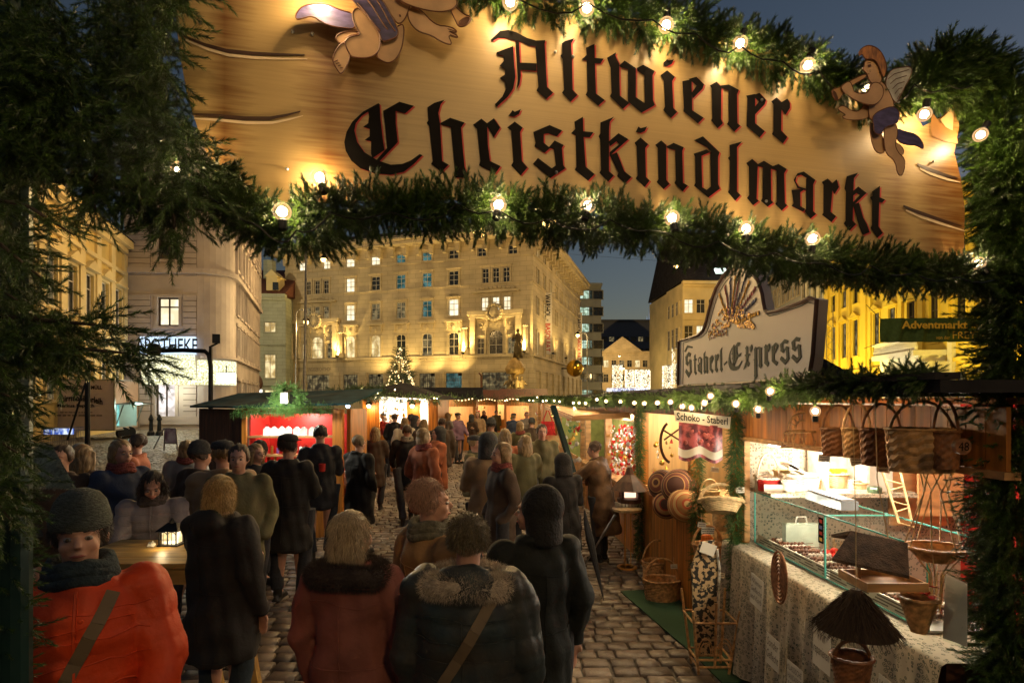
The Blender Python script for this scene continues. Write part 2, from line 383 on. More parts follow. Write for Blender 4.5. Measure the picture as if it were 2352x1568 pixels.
# ======================= facades =======================
class Fac:
    def __init__(s, C, d, flip=False):
        s.C = Vector((C[0], C[1], 0)); s.d = Vector((d[0], d[1], 0)).normalized()
        n = Vector((s.d.y, -s.d.x, 0)); s.n = n if n.dot(Vector((0, 0, 0))-s.C) > 0 else -n
    def u(s, px): k = (px-CX)/F; return (k*s.C.y-s.C.x)/(s.d.x-k*s.d.y)
    def uz(s, px, py): u = s.u(px); Y = s.C.y+u*s.d.y; return u, H-(py-HY)/F*Y
    def pt(s, u, z, off=0): return s.C+s.d*u+s.n*off+Vector((0, 0, z))
    def fn(s, x, y, off): return s.pt(x, y, off)
    def bx(s, mb, u0, u1, z0, z1, o0, o1):   # box standing on the facade between offsets
        mb.add([s.pt(u, z, o) for u in (u0, u1) for z in (z0, z1) for o in (o0, o1)], [(0, 1, 3, 2), (4, 6, 7, 5), (0, 4, 5, 1), (2, 3, 7, 6), (0, 2, 6, 4), (1, 5, 7, 3)])
    def wall(s, mb, u0, u1, z0, z1, holes, dep=.28):
        if u1 < u0: u0, u1 = u1, u0
        us = sorted({u0, u1}|{x for h in holes for x in h[:2] if u0 < x < u1}); zs = sorted({z0, z1}|{x for h in holes for x in h[2:4] if z0 < x < z1})
        for i in range(len(us)-1):
            run = None
            for j in range(len(zs)-1):
                cu, cz = (us[i]+us[i+1])/2, (zs[j]+zs[j+1])/2
                inside = any(h[0] < cu < h[1] and h[2] < cz < h[3] for h in holes)
                if not inside and run is None: run = zs[j]
                if run is not None and (inside or j == len(zs)-2):
                    e = zs[j] if inside else zs[j+1]
                    mb.quad(s.pt(us[i], run), s.pt(us[i+1], run), s.pt(us[i+1], e), s.pt(us[i], e)); run = None
        for a, b, c, d in holes:
            mb.quad(s.pt(a, c), s.pt(a, d), s.pt(a, d, -dep), s.pt(a, c, -dep)); mb.quad(s.pt(b, c), s.pt(b, d), s.pt(b, d, -dep), s.pt(b, c, -dep))
            mb.quad(s.pt(a, c), s.pt(b, c), s.pt(b, c, -dep), s.pt(a, c, -dep)); mb.quad(s.pt(a, d), s.pt(b, d), s.pt(b, d, -dep), s.pt(a, d, -dep))
    def window(s, parent, h, pane, fmat='frame_white', nv=2, rows=(.33,), arch=False, wallmat=None, fw=.07, grid=0):
        a, b, c, d = h; w_ = b-a; o = -.16
        mb = MB()
        for (x0, x1, y0, y1) in ((a, a+fw, c, d), (b-fw, b, c, d), (a+fw, b-fw, c, c+fw), (a+fw, b-fw, d-fw, d)): s.bx(mb, x0, x1, y0, y1, o, o+.06)
        for i in range(1, nv): x = a+w_*i/nv; s.bx(mb, x-fw*.45, x+fw*.45, c+fw, d-fw, o+.002, o+.055)
        for t in rows: y = d-(d-c)*t; s.bx(mb, a+fw, b-fw, y-fw*.45, y+fw*.45, o-.001, o+.052)
        if grid:
            for i in range(1, grid): y = c+(d-c)*i/grid; s.bx(mb, a+fw, b-fw, y-.02, y+.02, o+.01, o+.04)
            for i in range(nv): x = a+w_*(i+.5)/nv; s.bx(mb, x-.02, x+.02, c+fw, d-fw, o+.012, o+.038)
        f = mb.build('window', MT(fmat), parent)
        p = MB(); p.quad(s.pt(a, c, o-.02), s.pt(b, c, o-.02), s.pt(b, d, o-.02), s.pt(a, d, o-.02))
        p.build('pane', MT(pane), f)
        return f
    def arch_fill(s, mb, h, o0=-.05, o1=.02):   # spandrels that round the head of the opening
        a, b, c, d = h; r = (b-a)/2; cu = (a+b)/2; cz = d-r; N = 8
        for sg in (-1, 1):
            e = [(cu+sg*r*math.cos(t*math.pi/2/N), cz+r*math.sin(t*math.pi/2/N)) for t in range(N+1)]+[(cu, d), (cu+sg*r, d)]
            mb.prism(e[:N+1]+[(cu+sg*r, d)], s.pt, (o1, o0))
def building(name, base, label, group=None): return empty(name, base, label, 'building', group)
def solid(fac, mb, u0, u1, z0, z1, depth):   # body behind a facade
    fac.bx(mb, u0, u1, z0, z1, -depth, -.4)

# ---- grand bank-like court building across the square ----
C0 = (2.65, 70.0)
FF = Fac(C0, (-3.29, 1)); FS = Fac(C0, (.30, 1))
main = building('court_building', (C0[0], C0[1], 0), 'large floodlit stone palace with deep bracketed cornice across the square')
ucol = [FF.u(x) for x in (1042, 981, 921, 863, 805)]
step = ucol[1]-ucol[0]
uR = 0.0; uL = FF.u(655)
def zof(px, py): return FF.uz(px, py)[1]
zr = {}
for k, (a, b) in {'r1': (574, 594), 'r2': (622, 655), 'r3': (687, 725), 'r4': (763, 815), 'g': (856, 912)}.items(): zr[k] = (zof(1042, b), zof(1042, a))
z_led4 = zof(1042, 818); z_led2 = zof(1042, 657); z_led1 = zof(1042, 596); z_cor = zof(1042, 560); z_top = zof(1042, 548)
holes = []; wins = []
lit = {('r1', 0): 'glass_dark', ('r1', 1): 'lit_teal', ('r1', 2): 'lit_teal', ('r1', 3): 'lit_white', ('r1', 4): 'lit_white',
       ('r2', 0): 'glass_dark', ('r2', 1): 'lit_teal', ('r2', 2): 'lit_teal', ('r2', 3): 'glass_dark', ('r2', 4): 'lit_white',
       ('r3', 0): 'lit_white', ('r3', 1): 'lit_teal', ('r3', 2): 'lit_dim', ('r3', 3): 'lit_dim', ('r3', 4): 'lit_white',
       ('r4', 0): 'glass_dark', ('r4', 1): 'lit_dim', ('r4', 2): 'glass_dark', ('r4', 3): 'lit_warm', ('r4', 4): 'lit_warm'}
for i, u in enumerate(ucol):
    for k in ('r1', 'r2', 'r3', 'r4'):
        hw = .70 if k != 'r4' else .74
        h = (u-hw, u+hw, zr[k][0], zr[k][1]); holes.append(h); wins.append((h, lit[(k, i)], k == 'r4', 1 if k != 'r1' else 0))
    h = (u-1.15, u+1.15, zr['g'][0], zr['g'][1]); holes.append(h); wins.append((h, 'lit_dim' if i else 'lit_teal', False, 2))
def triple(uc, hw, gap, k, pane, n=3):
    for j in range(n):
        x = uc+(j-(n-1)/2)*gap; h = (x-hw, x+hw, zr[k][0], zr[k][1]); holes.append(h); wins.append((h, pane, False, 1))
ucR = FF.u(1139); ucL = FF.u(729)
h = (FF.u(1178)-.6, FF.u(1178)+.6, *zr['r1']); holes.append(h); wins.append((h, 'glass_dark', False, 0))
h = (FF.u(1107)-.6, FF.u(1107)+.6, *zr['r1']); holes.append(h); wins.append((h, 'glass_dark', False, 0))
for px_ in (695, 751): h = (FF.u(px_)-.6, FF.u(px_)+.6, *zr['r1']); holes.append(h); wins.append((h, 'lit_white', False, 0))
triple(ucR, .45, 1.42, 'r2', 'glass_dark'); triple(ucR, .48, 1.5, 'r3', 'lit_white')
triple(ucL, .45, 1.5, 'r2', 'glass_dark'); triple(ucL, .48, 1.5, 'r3', 'lit_dim')
for uc, p in ((ucR, 'glass_dark'), (ucL, 'lit_warm')):
    h = (uc-.95, uc+.95, zr['r4'][0], zr['r4'][1]+.1); holes.append(h); wins.append((h, p, True, 1))
    for sg in (-1, 1): h = (uc+sg*2.1-.5, uc+sg*2.1+.5, zr['r4'][0], zr['r4'][1]-.9); holes.append(h); wins.append((h, p if sg > 0 else 'lit_dim', False, 1))
    h = (uc-1.9, uc+1.9, zr['g'][0], zr['g'][1]); holes.append(h); wins.append((h, 'lit_dim', False, 2))
mb = MB(); lo, hi = min(uR, uL), max(uR, uL)
FF.wall(mb, lo, hi, -.02, z_top, holes); wall = mb.build('wall', MT('stone_warm'), main)
mb = MB(); solid(FF, mb, lo+.6, hi-.6, 0, z_top-.1, 18); mb.build('core', MT('frame_dark'), main)
for h, p, ar, st in wins: FF.window(main, h, p, nv=2 if st < 2 else 4, rows=(.28, .62) if st else (.5,), fmat='frame_white' if st < 2 else 'frame_dark', grid=9 if st == 2 else 0)
# trim: ledges, window surrounds, pediments, pilasters
mb = MB()
for z, t, o in ((z_led4, .22, .22), (z_led2, .12, .10), (z_led1, .14, .14), (z_led4-.7, .10, .06), (z_led4-1.9, .10, .08)): FF.bx(mb, lo, hi, z-t, z+t*.4, .001, o)
for h, p, ar, st in wins:
    a, b, c, d = h
    if st == 2: continue
    if not ar:
        for q in ((a-.24, a, c, d), (b, b+.24, c, d), (a-.24, b+.24, d, d+.26), (a-.32, b+.32, c-.2, c)): FF.bx(mb, *q, .001, .13)
        FF.bx(mb, a-.36, b+.36, d+.26, d+.36, .001, .26)
    else:
        FF.arch_fill(mb, h); FF.bx(mb, a-.25, a, c, d-.1, .001, .14); FF.bx(mb, b, b+.25, c, d-.1, .001, .14); FF.bx(mb, a-.55, b+.55, d+1.35, d+1.6, .001, .45)
        FF.bx(mb, a-.3, b+.3, d+.35, d+1.3, .001, .08)
        for sg in (-1, 1): FF.bx(mb, (a+b)/2+sg*(b-a)*.62-.12, (a+b)/2+sg*(b-a)*.62+.12, d+.5, d+1.35, .08, .32)
        mb.ball(FF.pt((a+b)/2, d+.75, .1), (.28, .16, .34), 8, 6)
for i, u in enumerate(ucol+[ucol[0]-step*.0]):
    for k in ('r3',):
        mb.prism([(u-.85, zr[k][1]+.28), (u+.85, zr[k][1]+.28), (u+.5, zr[k][1]+.62), (u, zr[k][1]+.72), (u-.5, zr[k][1]+.62)], FF.pt, (.2, .002))
x = lo+1.2
while x < hi:   # plain pilasters of the ground floor
    if not any(a-.5 < x < b+.5 for a, b, c, d in holes if c < 3):
        FF.bx(mb, x-.55, x+.55, 0, z_led4-2.0, .001, .16)
        for q in range(4): FF.bx(mb, x-.42+q*.24, x-.32+q*.24, .6, z_led4-2.3, .16, .2)
    x += 1.45
x = lo+.3
while x < hi: FF.bx(mb, x, x+.16, z_led4-.42, z_led4-.26, .001, .16); x += .34
for uc in (ucR, ucL):   # richly framed portals windows
    FF.bx(mb, uc-3.4, uc-2.75, z_led4+.2, z_led4+5.2, .001, .5); FF.bx(mb, uc+2.75, uc+3.4, z_led4+.2, z_led4+5.2, .001, .5)
    FF.bx(mb, uc-3.8, uc+3.8, z_led4+5.2, z_led4+5.75, .001, .7); FF.bx(mb, uc-3.6, uc+3.6, z_led4+4.8, z_led4+5.15, .001, .52)
    for sg in (-1, 1):
        mb.tube([FF.pt(uc+sg*2.1+.32*math.cos(t*.628), z_led4+3.95+.32*math.sin(t*.628), .1) for t in range(10)], .07, 6, closed=True)
        FF.bx(mb, uc+sg*1.35-.1, uc+sg*1.35+.1, z_led4+.3, z_led4+3.4, .001, .25)
    for k in range(15):   # crest
        t = k/15*2*math.pi; mb.ball(FF.pt(uc+.95*math.cos(t), z_led4+5.5+.95*math.sin(t), .75), (.26, .2, .26), 7, 5)
    mb.ball(FF.pt(uc, z_led4+5.5, .7), (.62, .25, .8), 10, 8)
    FF.bx(mb, uc-3.2, uc+3.2, zr['r3'][1]+.55, zr['r3'][1]+.8, .001, .5)
    for k in range(9): mb.ball(FF.pt(uc-2.4+k*.6, zr['r3'][1]+1.0+.25*math.sin(k*math.pi/8), .25), (.33, .12, .2), 7, 5)
    FF.bx(mb, uc-3.0, uc+3.0, zr['r3'][0]-.5, zr['r3'][0]-.25, .001, .5)
    for sg in (-1, 1):
        mb.lathe(FF.pt(uc+sg*4.1, z_led4+.1, .55), [(.5, 0), (.5, .7), (.36, .8), (.30, 3.4), (.4, 3.5), (.12, 3.9)], 4)
tr = mb.build('trim', MT('stone_warm'), main)
mb = MB()   # brackets + cornice
x = lo+.4
while x < hi:
    mb.prism([(x-.3, z_cor-.1), (x+.3, z_cor-.1), (x+.22, z_cor-1.2), (x-.22, z_cor-1.2)], FF.pt, (.75, .002)); FF.bx(mb, x-.34, x+.34, z_cor-.1, z_cor+.15, .002, 1.25); x += step/2 if step > 0 else -step/2
FF.bx(mb, lo-.2, hi+1.6, z_cor+.15, z_top, -.5, 1.7); FF.bx(mb, lo-.2, hi+1.9, z_top, z_top+.25, -.5, 2.0)
mb.build('cornice', MT('stone_warm'), main)
mb = MB()   # side facade
LS = FS.u(1333); shol = []; sw = []
for i in range(9):
    u = LS*(i+.65)/9.2
    for k in ('r1', 'r2', 'r3', 'r4'):
        h = (u-.6, u+.6, zr[k][0], zr[k][1]); shol.append(h); sw.append((h, 'lit_dim' if (i*7+len(k)+ord(k[1])) % 3 else 'lit_warm'))
FS.wall(mb, 0, LS, -.02, z_top, shol); mb.build('side_wall', MT('stone_warm'), main)
for h, p in sw: FS.window(main, h, p, nv=2, rows=(.4,))
mb = MB()
for z, t, o in ((z_led4, .22, .25), (z_led2, .12, .12), (z_led1, .14, .14), (z_led4-1.9, .1, .1)): FS.bx(mb, 0, LS, z-t, z+t*.4, .001, o)
for h, p in sw:
    a, b, c, d = h
    for q in ((a-.16, a, c, d), (b, b+.16, c, d), (a-.2, b+.2, d, d+.2)): FS.bx(mb, *q, .001, .1)
for i in range(10): u = LS*i/9; FS.bx(mb, u-.5 if i else .02, u+.5, 0, z_led4-2, .001, .25)
x = .5
while x < LS:
    mb.prism([(x-.3, z_cor-.1), (x+.3, z_cor-.1), (x+.22, z_cor-1.2), (x-.22, z_cor-1.2)], FS.pt, (.75, .002)); FS.bx(mb, x-.34, x+.34, z_cor-.1, z_cor+.15, .002, 1.25); x += 1.9
FS.bx(mb, -1.6, LS+.3, z_cor+.152, z_top-.002, -.5, 1.69); FS.bx(mb, -1.9, LS+.3, z_top+.002, z_top+.247, -.5, 1.98)
mb.build('side_trim', MT('stone_warm'), main)
mb = MB()   # balustrade and attic on the roof
for x in np.arange(lo, hi, .55): mb.lathe(FF.pt(x, z_top+.3, -1.2), [(.12, 0), (.16, .3), (.07, .7), (.12, 1.0)], 6)
FF.bx(mb, lo, hi, z_top+1.3, z_top+1.5, -1.4, -1.0); mb.build('balustrade', MT('stone_warm'), main)
mb = MB(); FF.bx(mb, lo+1, hi-1, z_top+.2, z_top+2.6, -16, -3); mb.build('roof', MT('roof_dark'), main)
text_mb('VERFASSUNGSGERICHTSHOF', lambda x, y, o: FF.pt(x, y, o), FF.u(684), FF.u(760), z_led4-1.65, z_led4-1.1, MT('ink_soft'), parent=main, off=.03)
mb = MB(); mb.tube([FF.pt(FF.u(1107)+.2, z_led4-2.3, .6), FF.pt(FF.u(1107), z_led4-2.6, .3), FF.pt(FF.u(1107), 0, .3)], .1, 6); mb.build('downpipe', MT('roof_red'), main)
# gilded ball on the side entrance + bracket
mb = MB(); mb.smooth = True; mb.ball(FS.pt(FS.u(1290), FS.uz(1290, 846)[1], 2.1), 1.35, 20, 14)
gb = mb.build('gilded_ball', M('gold', (.75, .45, .06), rough=.22, metal=1), None); tag(gb, 'big golden ball fixed above the side entrance of the stone palace', 'ornament')
mb = MB(); mb.bar(FS.pt(FS.u(1290), FS.uz(1290, 846)[1], 1), FS.pt(FS.u(1290), FS.uz(1290, 846)[1], 0), .2); mb.build('bracket', MT('metal_black'), gb)
# banners
def vbanner(px0, px1, py0, py1, u, lab, off, fac=FS):
    k = ((px0+px1)/2-CX)/F
    uu = fac.u((px0+px1)/2); pc = fac.pt(uu, 0, 0); Y = pc.y
    w_ = (px1-px0)/F*Y; z1 = H-(py0-HY)/F*Y; z0 = H-(py1-HY)/F*Y; x0 = (px0-CX)/F*Y; y_ = Y-1.1
    sc_ = y_/Y; x0 *= sc_; w_ *= sc_; z1 = H+(z1-H)*sc_; z0 = H+(z0-H)*sc_
    e = empty('banner', (x0+w_/2, y_, z0), lab, 'banner', 'exhibition banners on the palace side')
    f = lambda x, y, o: Vector((x, y_-o, y))
    m = MB(); m.prism([(x0, z0), (x0+w_, z0), (x0+w_, z1), (x0, z1)], f, (0, -.03)); m.build('cloth', MT('paper_white'), e)
    m = MB()
    for z in (z0, z1): m.cyl((x0-.15, y_, z), (x0+w_+.6, y_+.2, z), .05, n=6)
    m.build('pole', MT('metal_grey'), e)
    hgt = z1-z0
    g_ = lambda x, y, o: f(x0+w_*(.18+.64*y), z1-hgt*x, o)    # text turned to read downward: x along down, y across
    gg = lambda x, y, o: f(x0+w_*(.82-.64*(y)), z1-hgt*x, o)
    g2 = lambda x, y, o: f(x0+w_*.18+w_*.64*y, z1-hgt*x, o)
    text_mb('WARHOL', g2, .03, .40, 0, 1, MT('ink'), parent=e, bold=.02, off=.03)
    text_mb('*', g2, .435, .465, .3, .7, MT('ink'), parent=e, off=.03)
    text_mb('BASQUIAT', g2, .50, .96, 0, 1, MT('red_text'), parent=e, bold=.02, off=.03)
    return e
M('paper_white', (.66, .62, .58), rough=.7, var=.05); M('red_text', (.45, .04, .03), rough=.7)
vbanner(1247, 1268, 672, 813, 0, 'nearer white vertical banner with black and red lettering on the palace corner', 1)
vbanner(1322, 1337, 718, 833, 0, 'farther small vertical banner with black and red lettering near the palace end', 1)

# ---- generic palace builder ----
def simple_building(name, label, C, d, px0, px1, ztop, wallm, rows, cols, pane_fn, fm='frame_white', depth=14, roof=None, surround='same', led=(), win_w=.55, arch_rows=(), nv=2, rooftop=0, cols_u=None, dark_core=True, ped=()):
    f = Fac(C, d); a, b = f.u(px0), f.u(px1); lo_, hi_ = min(a, b), max(a, b)
    base = f.pt((lo_+hi_)/2, 0); e = building(name, base, label)
    hs = []; ws = []
    us = cols_u if cols_u is not None else [lo_+(hi_-lo_)*(i+.5)/cols for i in range(cols)]
    for j, (z0, z1) in enumerate(rows):
        for i, u in enumerate(us):
            hw = win_w if not hasattr(win_w, '__len__') else win_w[j]
            h = (u-hw, u+hw, z0, z1); hs.append(h); ws.append((h, pane_fn(i, j), j))
    m = MB(); f.wall(m, lo_, hi_, -.02, ztop, hs); m.build('wall', MT(wallm), e)
    m = MB(); solid(f, m, lo_+.1, hi_-.1, 0, ztop-.05, depth); m.build('core', MT(wallm), e)
    for h, p, j in ws: f.window(e, h, p, fmat=fm, nv=nv)
    sm = wallm if surround == 'same' else surround; m = MB()
    for h, p, j in ws:
        a_, b_, c_, d_ = h
        for q in ((a_-.14, a_, c_, d_), (b_, b_+.14, c_, d_), (a_-.14, b_+.14, d_, d_+.16), (a_-.18, b_+.18, c_-.14, c_)): f.bx(m, *q, .001, .09)
        if j in ped: m.prism([(a_-.35, d_+.3), (b_+.35, d_+.3), ((a_+b_)/2, d_+.85)], f.pt, (.35, .002)); f.bx(m, a_-.4, b_+.4, d_+.2, d_+.3, .001, .38)
        if j in arch_rows: f.arch_fill(m, h)
    for z, t, o in led: f.bx(m, lo_, hi_, z-t/2, z+t/2, .001, o)
    f.bx(m, lo_-.1, hi_+.1, ztop-.25, ztop+.25, -.3, .6); f.bx(m, lo_, hi_, ztop-.6, ztop-.26, .001, .3)
    m.build('trim', MT(sm), e)
    if roof:
        rm, rh, rd = roof; m = MB()
        m.add([f.pt(lo_-.2, ztop+.26, .7), f.pt(hi_+.2, ztop+.26, .7), f.pt(hi_+.2, ztop+.26, -depth), f.pt(lo_-.2, ztop+.26, -depth), f.pt(lo_-.2, ztop+rh, -rd), f.pt(hi_+.2, ztop+rh, -rd)],
              [(0, 1, 5, 4), (1, 2, 5), (2, 3, 4, 5), (3, 0, 4), (0, 3, 2, 1)])
        m.build('roof', MT(rm), e)
    return f, e, lo_, hi_
def pick(opts, s=0):
    return lambda i, j: opts[(i*7+j*11+s*3+(i*j) % 5) % len(opts)]
# yellow baroque house at far left, receding
zc = 12.8
fY, eY, a0, a1 = simple_building('town_house', 'pale yellow baroque house with pedimented windows at the left edge', (-28, 40), (-.335, 1), 30, 284, 13.3, 'stucco_yellow', [(7.2, 9.9), (2.2, 4.6)], 6,
    pick(['glass_dark', 'lit_dim', 'glass_dark']), led=((5.7, .35, .25), (6.3, .2, .15), (11.2, .25, .2)), surround='stucco_cream', ped=(0,), win_w=.62, depth=10, roof=('roof_dark', 3, 5))
m = MB()
for i in range(7): u = a0+(a1-a0)*i/6; fY.bx(m, u-.35, u+.35, 6.5, 12.6, .001, .16)
m.build('pilasters', MT('stucco_cream'), eY)
# rose corner house with the pharmacy
fP = Fac((-28.2, 40.3), (1, .05)); x0, x1 = fP.u(285), fP.u(455)
eP = building('corner_house', (-26, 41, 0), 'rose grey corner house with banded stucco and the lit pharmacy sign')
zz = lambda px, py: fP.uz(px, py)[1]
ph = []
pw = [((363, 412), (683, 749), 'lit_white'), ((363, 412), (540, 596), 'glass_dark'), ((363, 412), (440, 500), 'glass_dark')]
for (a, b), (c, d), p in pw: h = (fP.u(a), fP.u(b), zz(388, d), zz(388, c)); ph.append((h, p))
hs = (fP.u(358), fP.u(404), .75, zz(388, 873)); ph.append((hs, 'lit_shop'))
EMI('lit_shop', (.95, .88, .85), 1.25, c2=(.35, .3, .26), scale=1.2)
m = MB(); fP.wall(m, x0, x1, 0, 21, [h for h, p in ph]); 
# rounded corner then the long side
cor = [fP.pt(x1, 0)]; side_d = Vector((-.34, 1, 0)).normalized(); end = fP.pt(x1, 0)
N = 8; rad_ = 1.7; c_ = fP.pt(x1, 0)-fP.n*rad_; ang0 = math.atan2(fP.n.y, fP.n.x); nS = Vector((side_d.y, -side_d.x, 0)); ang1 = math.atan2(nS.y, nS.x)
pts = [c_+Vector((math.cos(ang0+(ang1-ang0)*i/N), math.sin(ang0+(ang1-ang0)*i/N), 0))*rad_ for i in range(N+1)]
for i in range(N): m.quad(pts[i], pts[i+1], pts[i+1]+Vector((0, 0, 21)), pts[i]+Vector((0, 0, 21)))
fQ = Fac((pts[-1].x, pts[-1].y), (side_d.x, side_d.y)); fQ.n = nS; LQ = 17.5; qh = []
for j, (za, zb) in enumerate(((12.6, 14.8), (9.0, 11.4), (5.7, 7.9), (16.2, 18))):
    for i in range(8): qh.append((1.2+i*2.1, 2.2+i*2.1, za, zb))
for i in range(5): qh.append((1.4+i*3.3, 3.2+i*3.3, .8, 3.6))
fQ.wall(m, 0, LQ, 0, 21, qh)
m.build('wall', MT('stucco_rose'), eP)
for h, p in ph: fP.window(eP, h, p, fmat='frame_dark', nv=2, rows=(.33,) if p != 'lit_shop' else (), fw=.12)
for i, h in enumerate(qh): fQ.window(eP, h, ['lit_dim', 'glass_dark', 'lit_warm'][i*5 % 3] if h[2] < 9 else 'glass_dark', fmat='frame_dark')
m = MB(); solid(fP, m, x0+.3, x1-1, 0, 20.5, 9); m.build('core', MT('stucco_rose'), eP)
m = MB()
M('groove_shade', (.10, .08, .07), rough=.95)  # dark backing panel: shade of the grooves put into its colour
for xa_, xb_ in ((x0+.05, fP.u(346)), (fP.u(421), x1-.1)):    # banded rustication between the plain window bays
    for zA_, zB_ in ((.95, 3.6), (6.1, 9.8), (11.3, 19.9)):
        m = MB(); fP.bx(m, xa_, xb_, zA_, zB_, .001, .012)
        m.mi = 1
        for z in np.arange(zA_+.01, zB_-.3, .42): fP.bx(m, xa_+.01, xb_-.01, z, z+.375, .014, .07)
        m.build('rustication', [MT('groove_shade'), MT('stucco_rose')], eP)
m = MB()
for zb, t, o in ((11.6, .35, .35), (5.35, .2, .2), (.7, .6, .12), (16.5, .2, .15)):
    fP.bx(m, x0, x1, zb-t/2, zb+t/2, .002, o); fQ.bx(m, 0, LQ, zb-t/2, zb+t/2, .002, o)
    q = [c_+(p_-c_)*((rad_+o)/rad_) for p_ in pts]
    for i in range(N): m.quad(q[i]+Vector((0, 0, zb-t/2)), q[i+1]+Vector((0, 0, zb-t/2)), q[i+1]+Vector((0, 0, zb+t/2)), q[i]+Vector((0, 0, zb+t/2))); m.quad(q[i]+Vector((0, 0, zb+t/2)), q[i+1]+Vector((0, 0, zb+t/2)), pts[i+1]+Vector((0, 0, zb+t/2)), pts[i]+Vector((0, 0, zb+t/2))); m.quad(q[i]+Vector((0, 0, zb-t/2)), q[i+1]+Vector((0, 0, zb-t/2)), pts[i+1]+Vector((0, 0, zb-t/2)), pts[i]+Vector((0, 0, zb-t/2)))
for h, p in ph: a, b, c, d = h; [fP.bx(m, *q, .002, .12) for q in ((a-.2, a, c, d), (b, b+.2, c, d), (a-.25, b+.25, d, d+.2), (a-.3, b+.3, c-.22, c))]
for a, b, c, d in qh:
    [fQ.bx(m, *q, .002, .12) for q in ((a-.15, a, c, d), (b, b+.15, c, d), (a-.3, b+.3, d+.1, d+.35), (a-.25, b+.25, c-.2, c))]
    if c > 9: m.prism([(a-.35, d+.35), (b+.35, d+.35), ((a+b)/2, d+.8)], fQ.pt, (.3, .002))
for i in range(9): fQ.bx(m, .5+i*2.1, .8+i*2.1, 11.8, 18.5, .002, .2)
m.build('trim', MT('stucco_rose'), eP)
m = MB(); fP.bx(m, x0-.13, x0+.0, 0, 21, .1, .22); m.build('downpipe', MT('metal_black'), eP)
# pharmacy sign: lit fascia band with letters + glowing soffit of small lamps
psg = empty('shop_sign', fP.pt(fP.u(430), 4.9), 'bright white pharmacy fascia with dark capitals above the banded corner', 'shop sign')
zA, zB = zz(420, 810), zz(420, 778)
m = MB(); fP.bx(m, fP.u(330), x1-.02, zA-.15, zB+.1, .2, .45); m.build('fascia', EMI('sign_blue', (.62, .80, 1), 1.1, var=.15), psg)
ltx = text_mb('APOTHEKE', lambda x, y, o: fP.pt(x, y, o), fP.u(322), fP.u(462), zA, zB-.02, MT('ink'), parent=psg, bold=.01, off=.53)
m = MB(); m.quad(fP.pt(fP.u(330), zA-.2, .46), fP.pt(x1, zA-.2, .46), fP.pt(x1, 3.3, .15), fP.pt(fP.u(330), 3.3, .15)); m.build('glow_panel', EMI('sign_glow', (1, .97, .66), 1.25, c2=(.42, .40, .18), scale=9), psg)
m = MB()
for i in range(N): m.quad(q[i]+Vector((0, 0, 3.3)), q[i+1]+Vector((0, 0, 3.3)), q[i+1]+Vector((0, 0, 5.1)), q[i]+Vector((0, 0, 5.1)))
m.build('corner_panel', MT('sign_glow'), psg)
lamp('sign_light', fP.pt(fP.u(420), 4.6, 1.6), 110, (.8, .9, 1), .4, parent=psg); lamp('sign_light', fP.pt(fP.u(420), 3.0, 1.4), 130, (1, .95, .6), .4, parent=psg)
# hanging lightbox "Apotheke"
pa = P(497, 856, 38); w_ = 42/F*38; hh = 24/F*38
hb = empty('hanging_sign', pa, 'small white lit box sign hanging beside the pharmacy corner', 'shop sign')
f38 = lambda x, y, o: Vector((x, 38-o, y))
m = MB(); m.box((pa.x+w_/2, 38.1, pa.z-hh/2), (w_, .2, hh)); m.build('light_box', EMI('box_white', (1, .98, .86), 1.5), hb)
m = MB(); m.bar((pa.x, 38.1, pa.z+.02), (pa.x+w_, 38.1, pa.z+.02), .24, .05); m.bar((pa.x+w_/2, 38.1, pa.z), (pa.x+w_/2, 38.1, pa.z+.5), .05); m.build('frame', MT('metal_black'), hb)
text_mb('Apotheke', f38, pa.x+w_*.07, pa.x+w_*.93, pa.z-hh*.78, pa.z-hh*.2, M('ink_blue', (.08, .10, .25)), parent=hb, off=.03)
lamp('box_light', (pa.x+w_/2, 37.6, pa.z-hh/2), 40, (1, .95, .8), .2, parent=hb)
# pale green house
fG, eG, g0, g1 = simple_building('town_house', 'pale green plain house with red dormered roof beside the palace', (-48, 76), (1, .06), 532, 656, 16.6, 'stucco_green', [(11.6, 13.0), (5.2, 8.5), (.8, 3.6)], 0,
    pick(['glass_dark', 'lit_white', 'lit_dim', 'lit_warm']), led=((9.9, .25, .2), (4.3, .3, .25)), win_w=.75, depth=12, roof=('roof_red', 5.2, 7), cols_u=[Fac((-48, 76), (1, .06)).u(x) for x in (577, 620)])
m = MB()
for px_ in (568, 633):
    c = P(px_, 655, 77.5); m.box((c.x, c.y, c.z), (1.5, 2.5, 1.9)); m.add([c+Vector(q) for q in ((-1, -1.4, .95), (1, -1.4, .95), (0, -1.4, 1.9), (-1, 1.4, .95), (1, 1.4, .95), (0, 1.4, 1.9))], [(0, 1, 2), (3, 5, 4), (0, 2, 5, 3), (1, 4, 5, 2), (0, 3, 4, 1)])
m.build('dormers', MT('stucco_cream'), eG)
m = MB()
for px_ in (568, 633): c = P(px_, 657, 76.2); m.box((c.x, c.y-.02, c.z), (.8, .05, 1.1))
m.build('dormer_glass', MT('glass_dark'), eG)
m = MB(); c = P(575, 625, 80); m.box(c, (2.2, 1.6, 4.4)); m.cyl(c+Vector((1.2, 0, 2)), c+Vector((1.2, 0, 3.4)), .15); m.cyl(c+Vector((2.8, 0, -1)), c+Vector((2.8, 0, 1.6)), .9, n=8); m.build('chimney', MT('stucco_green'), eG)
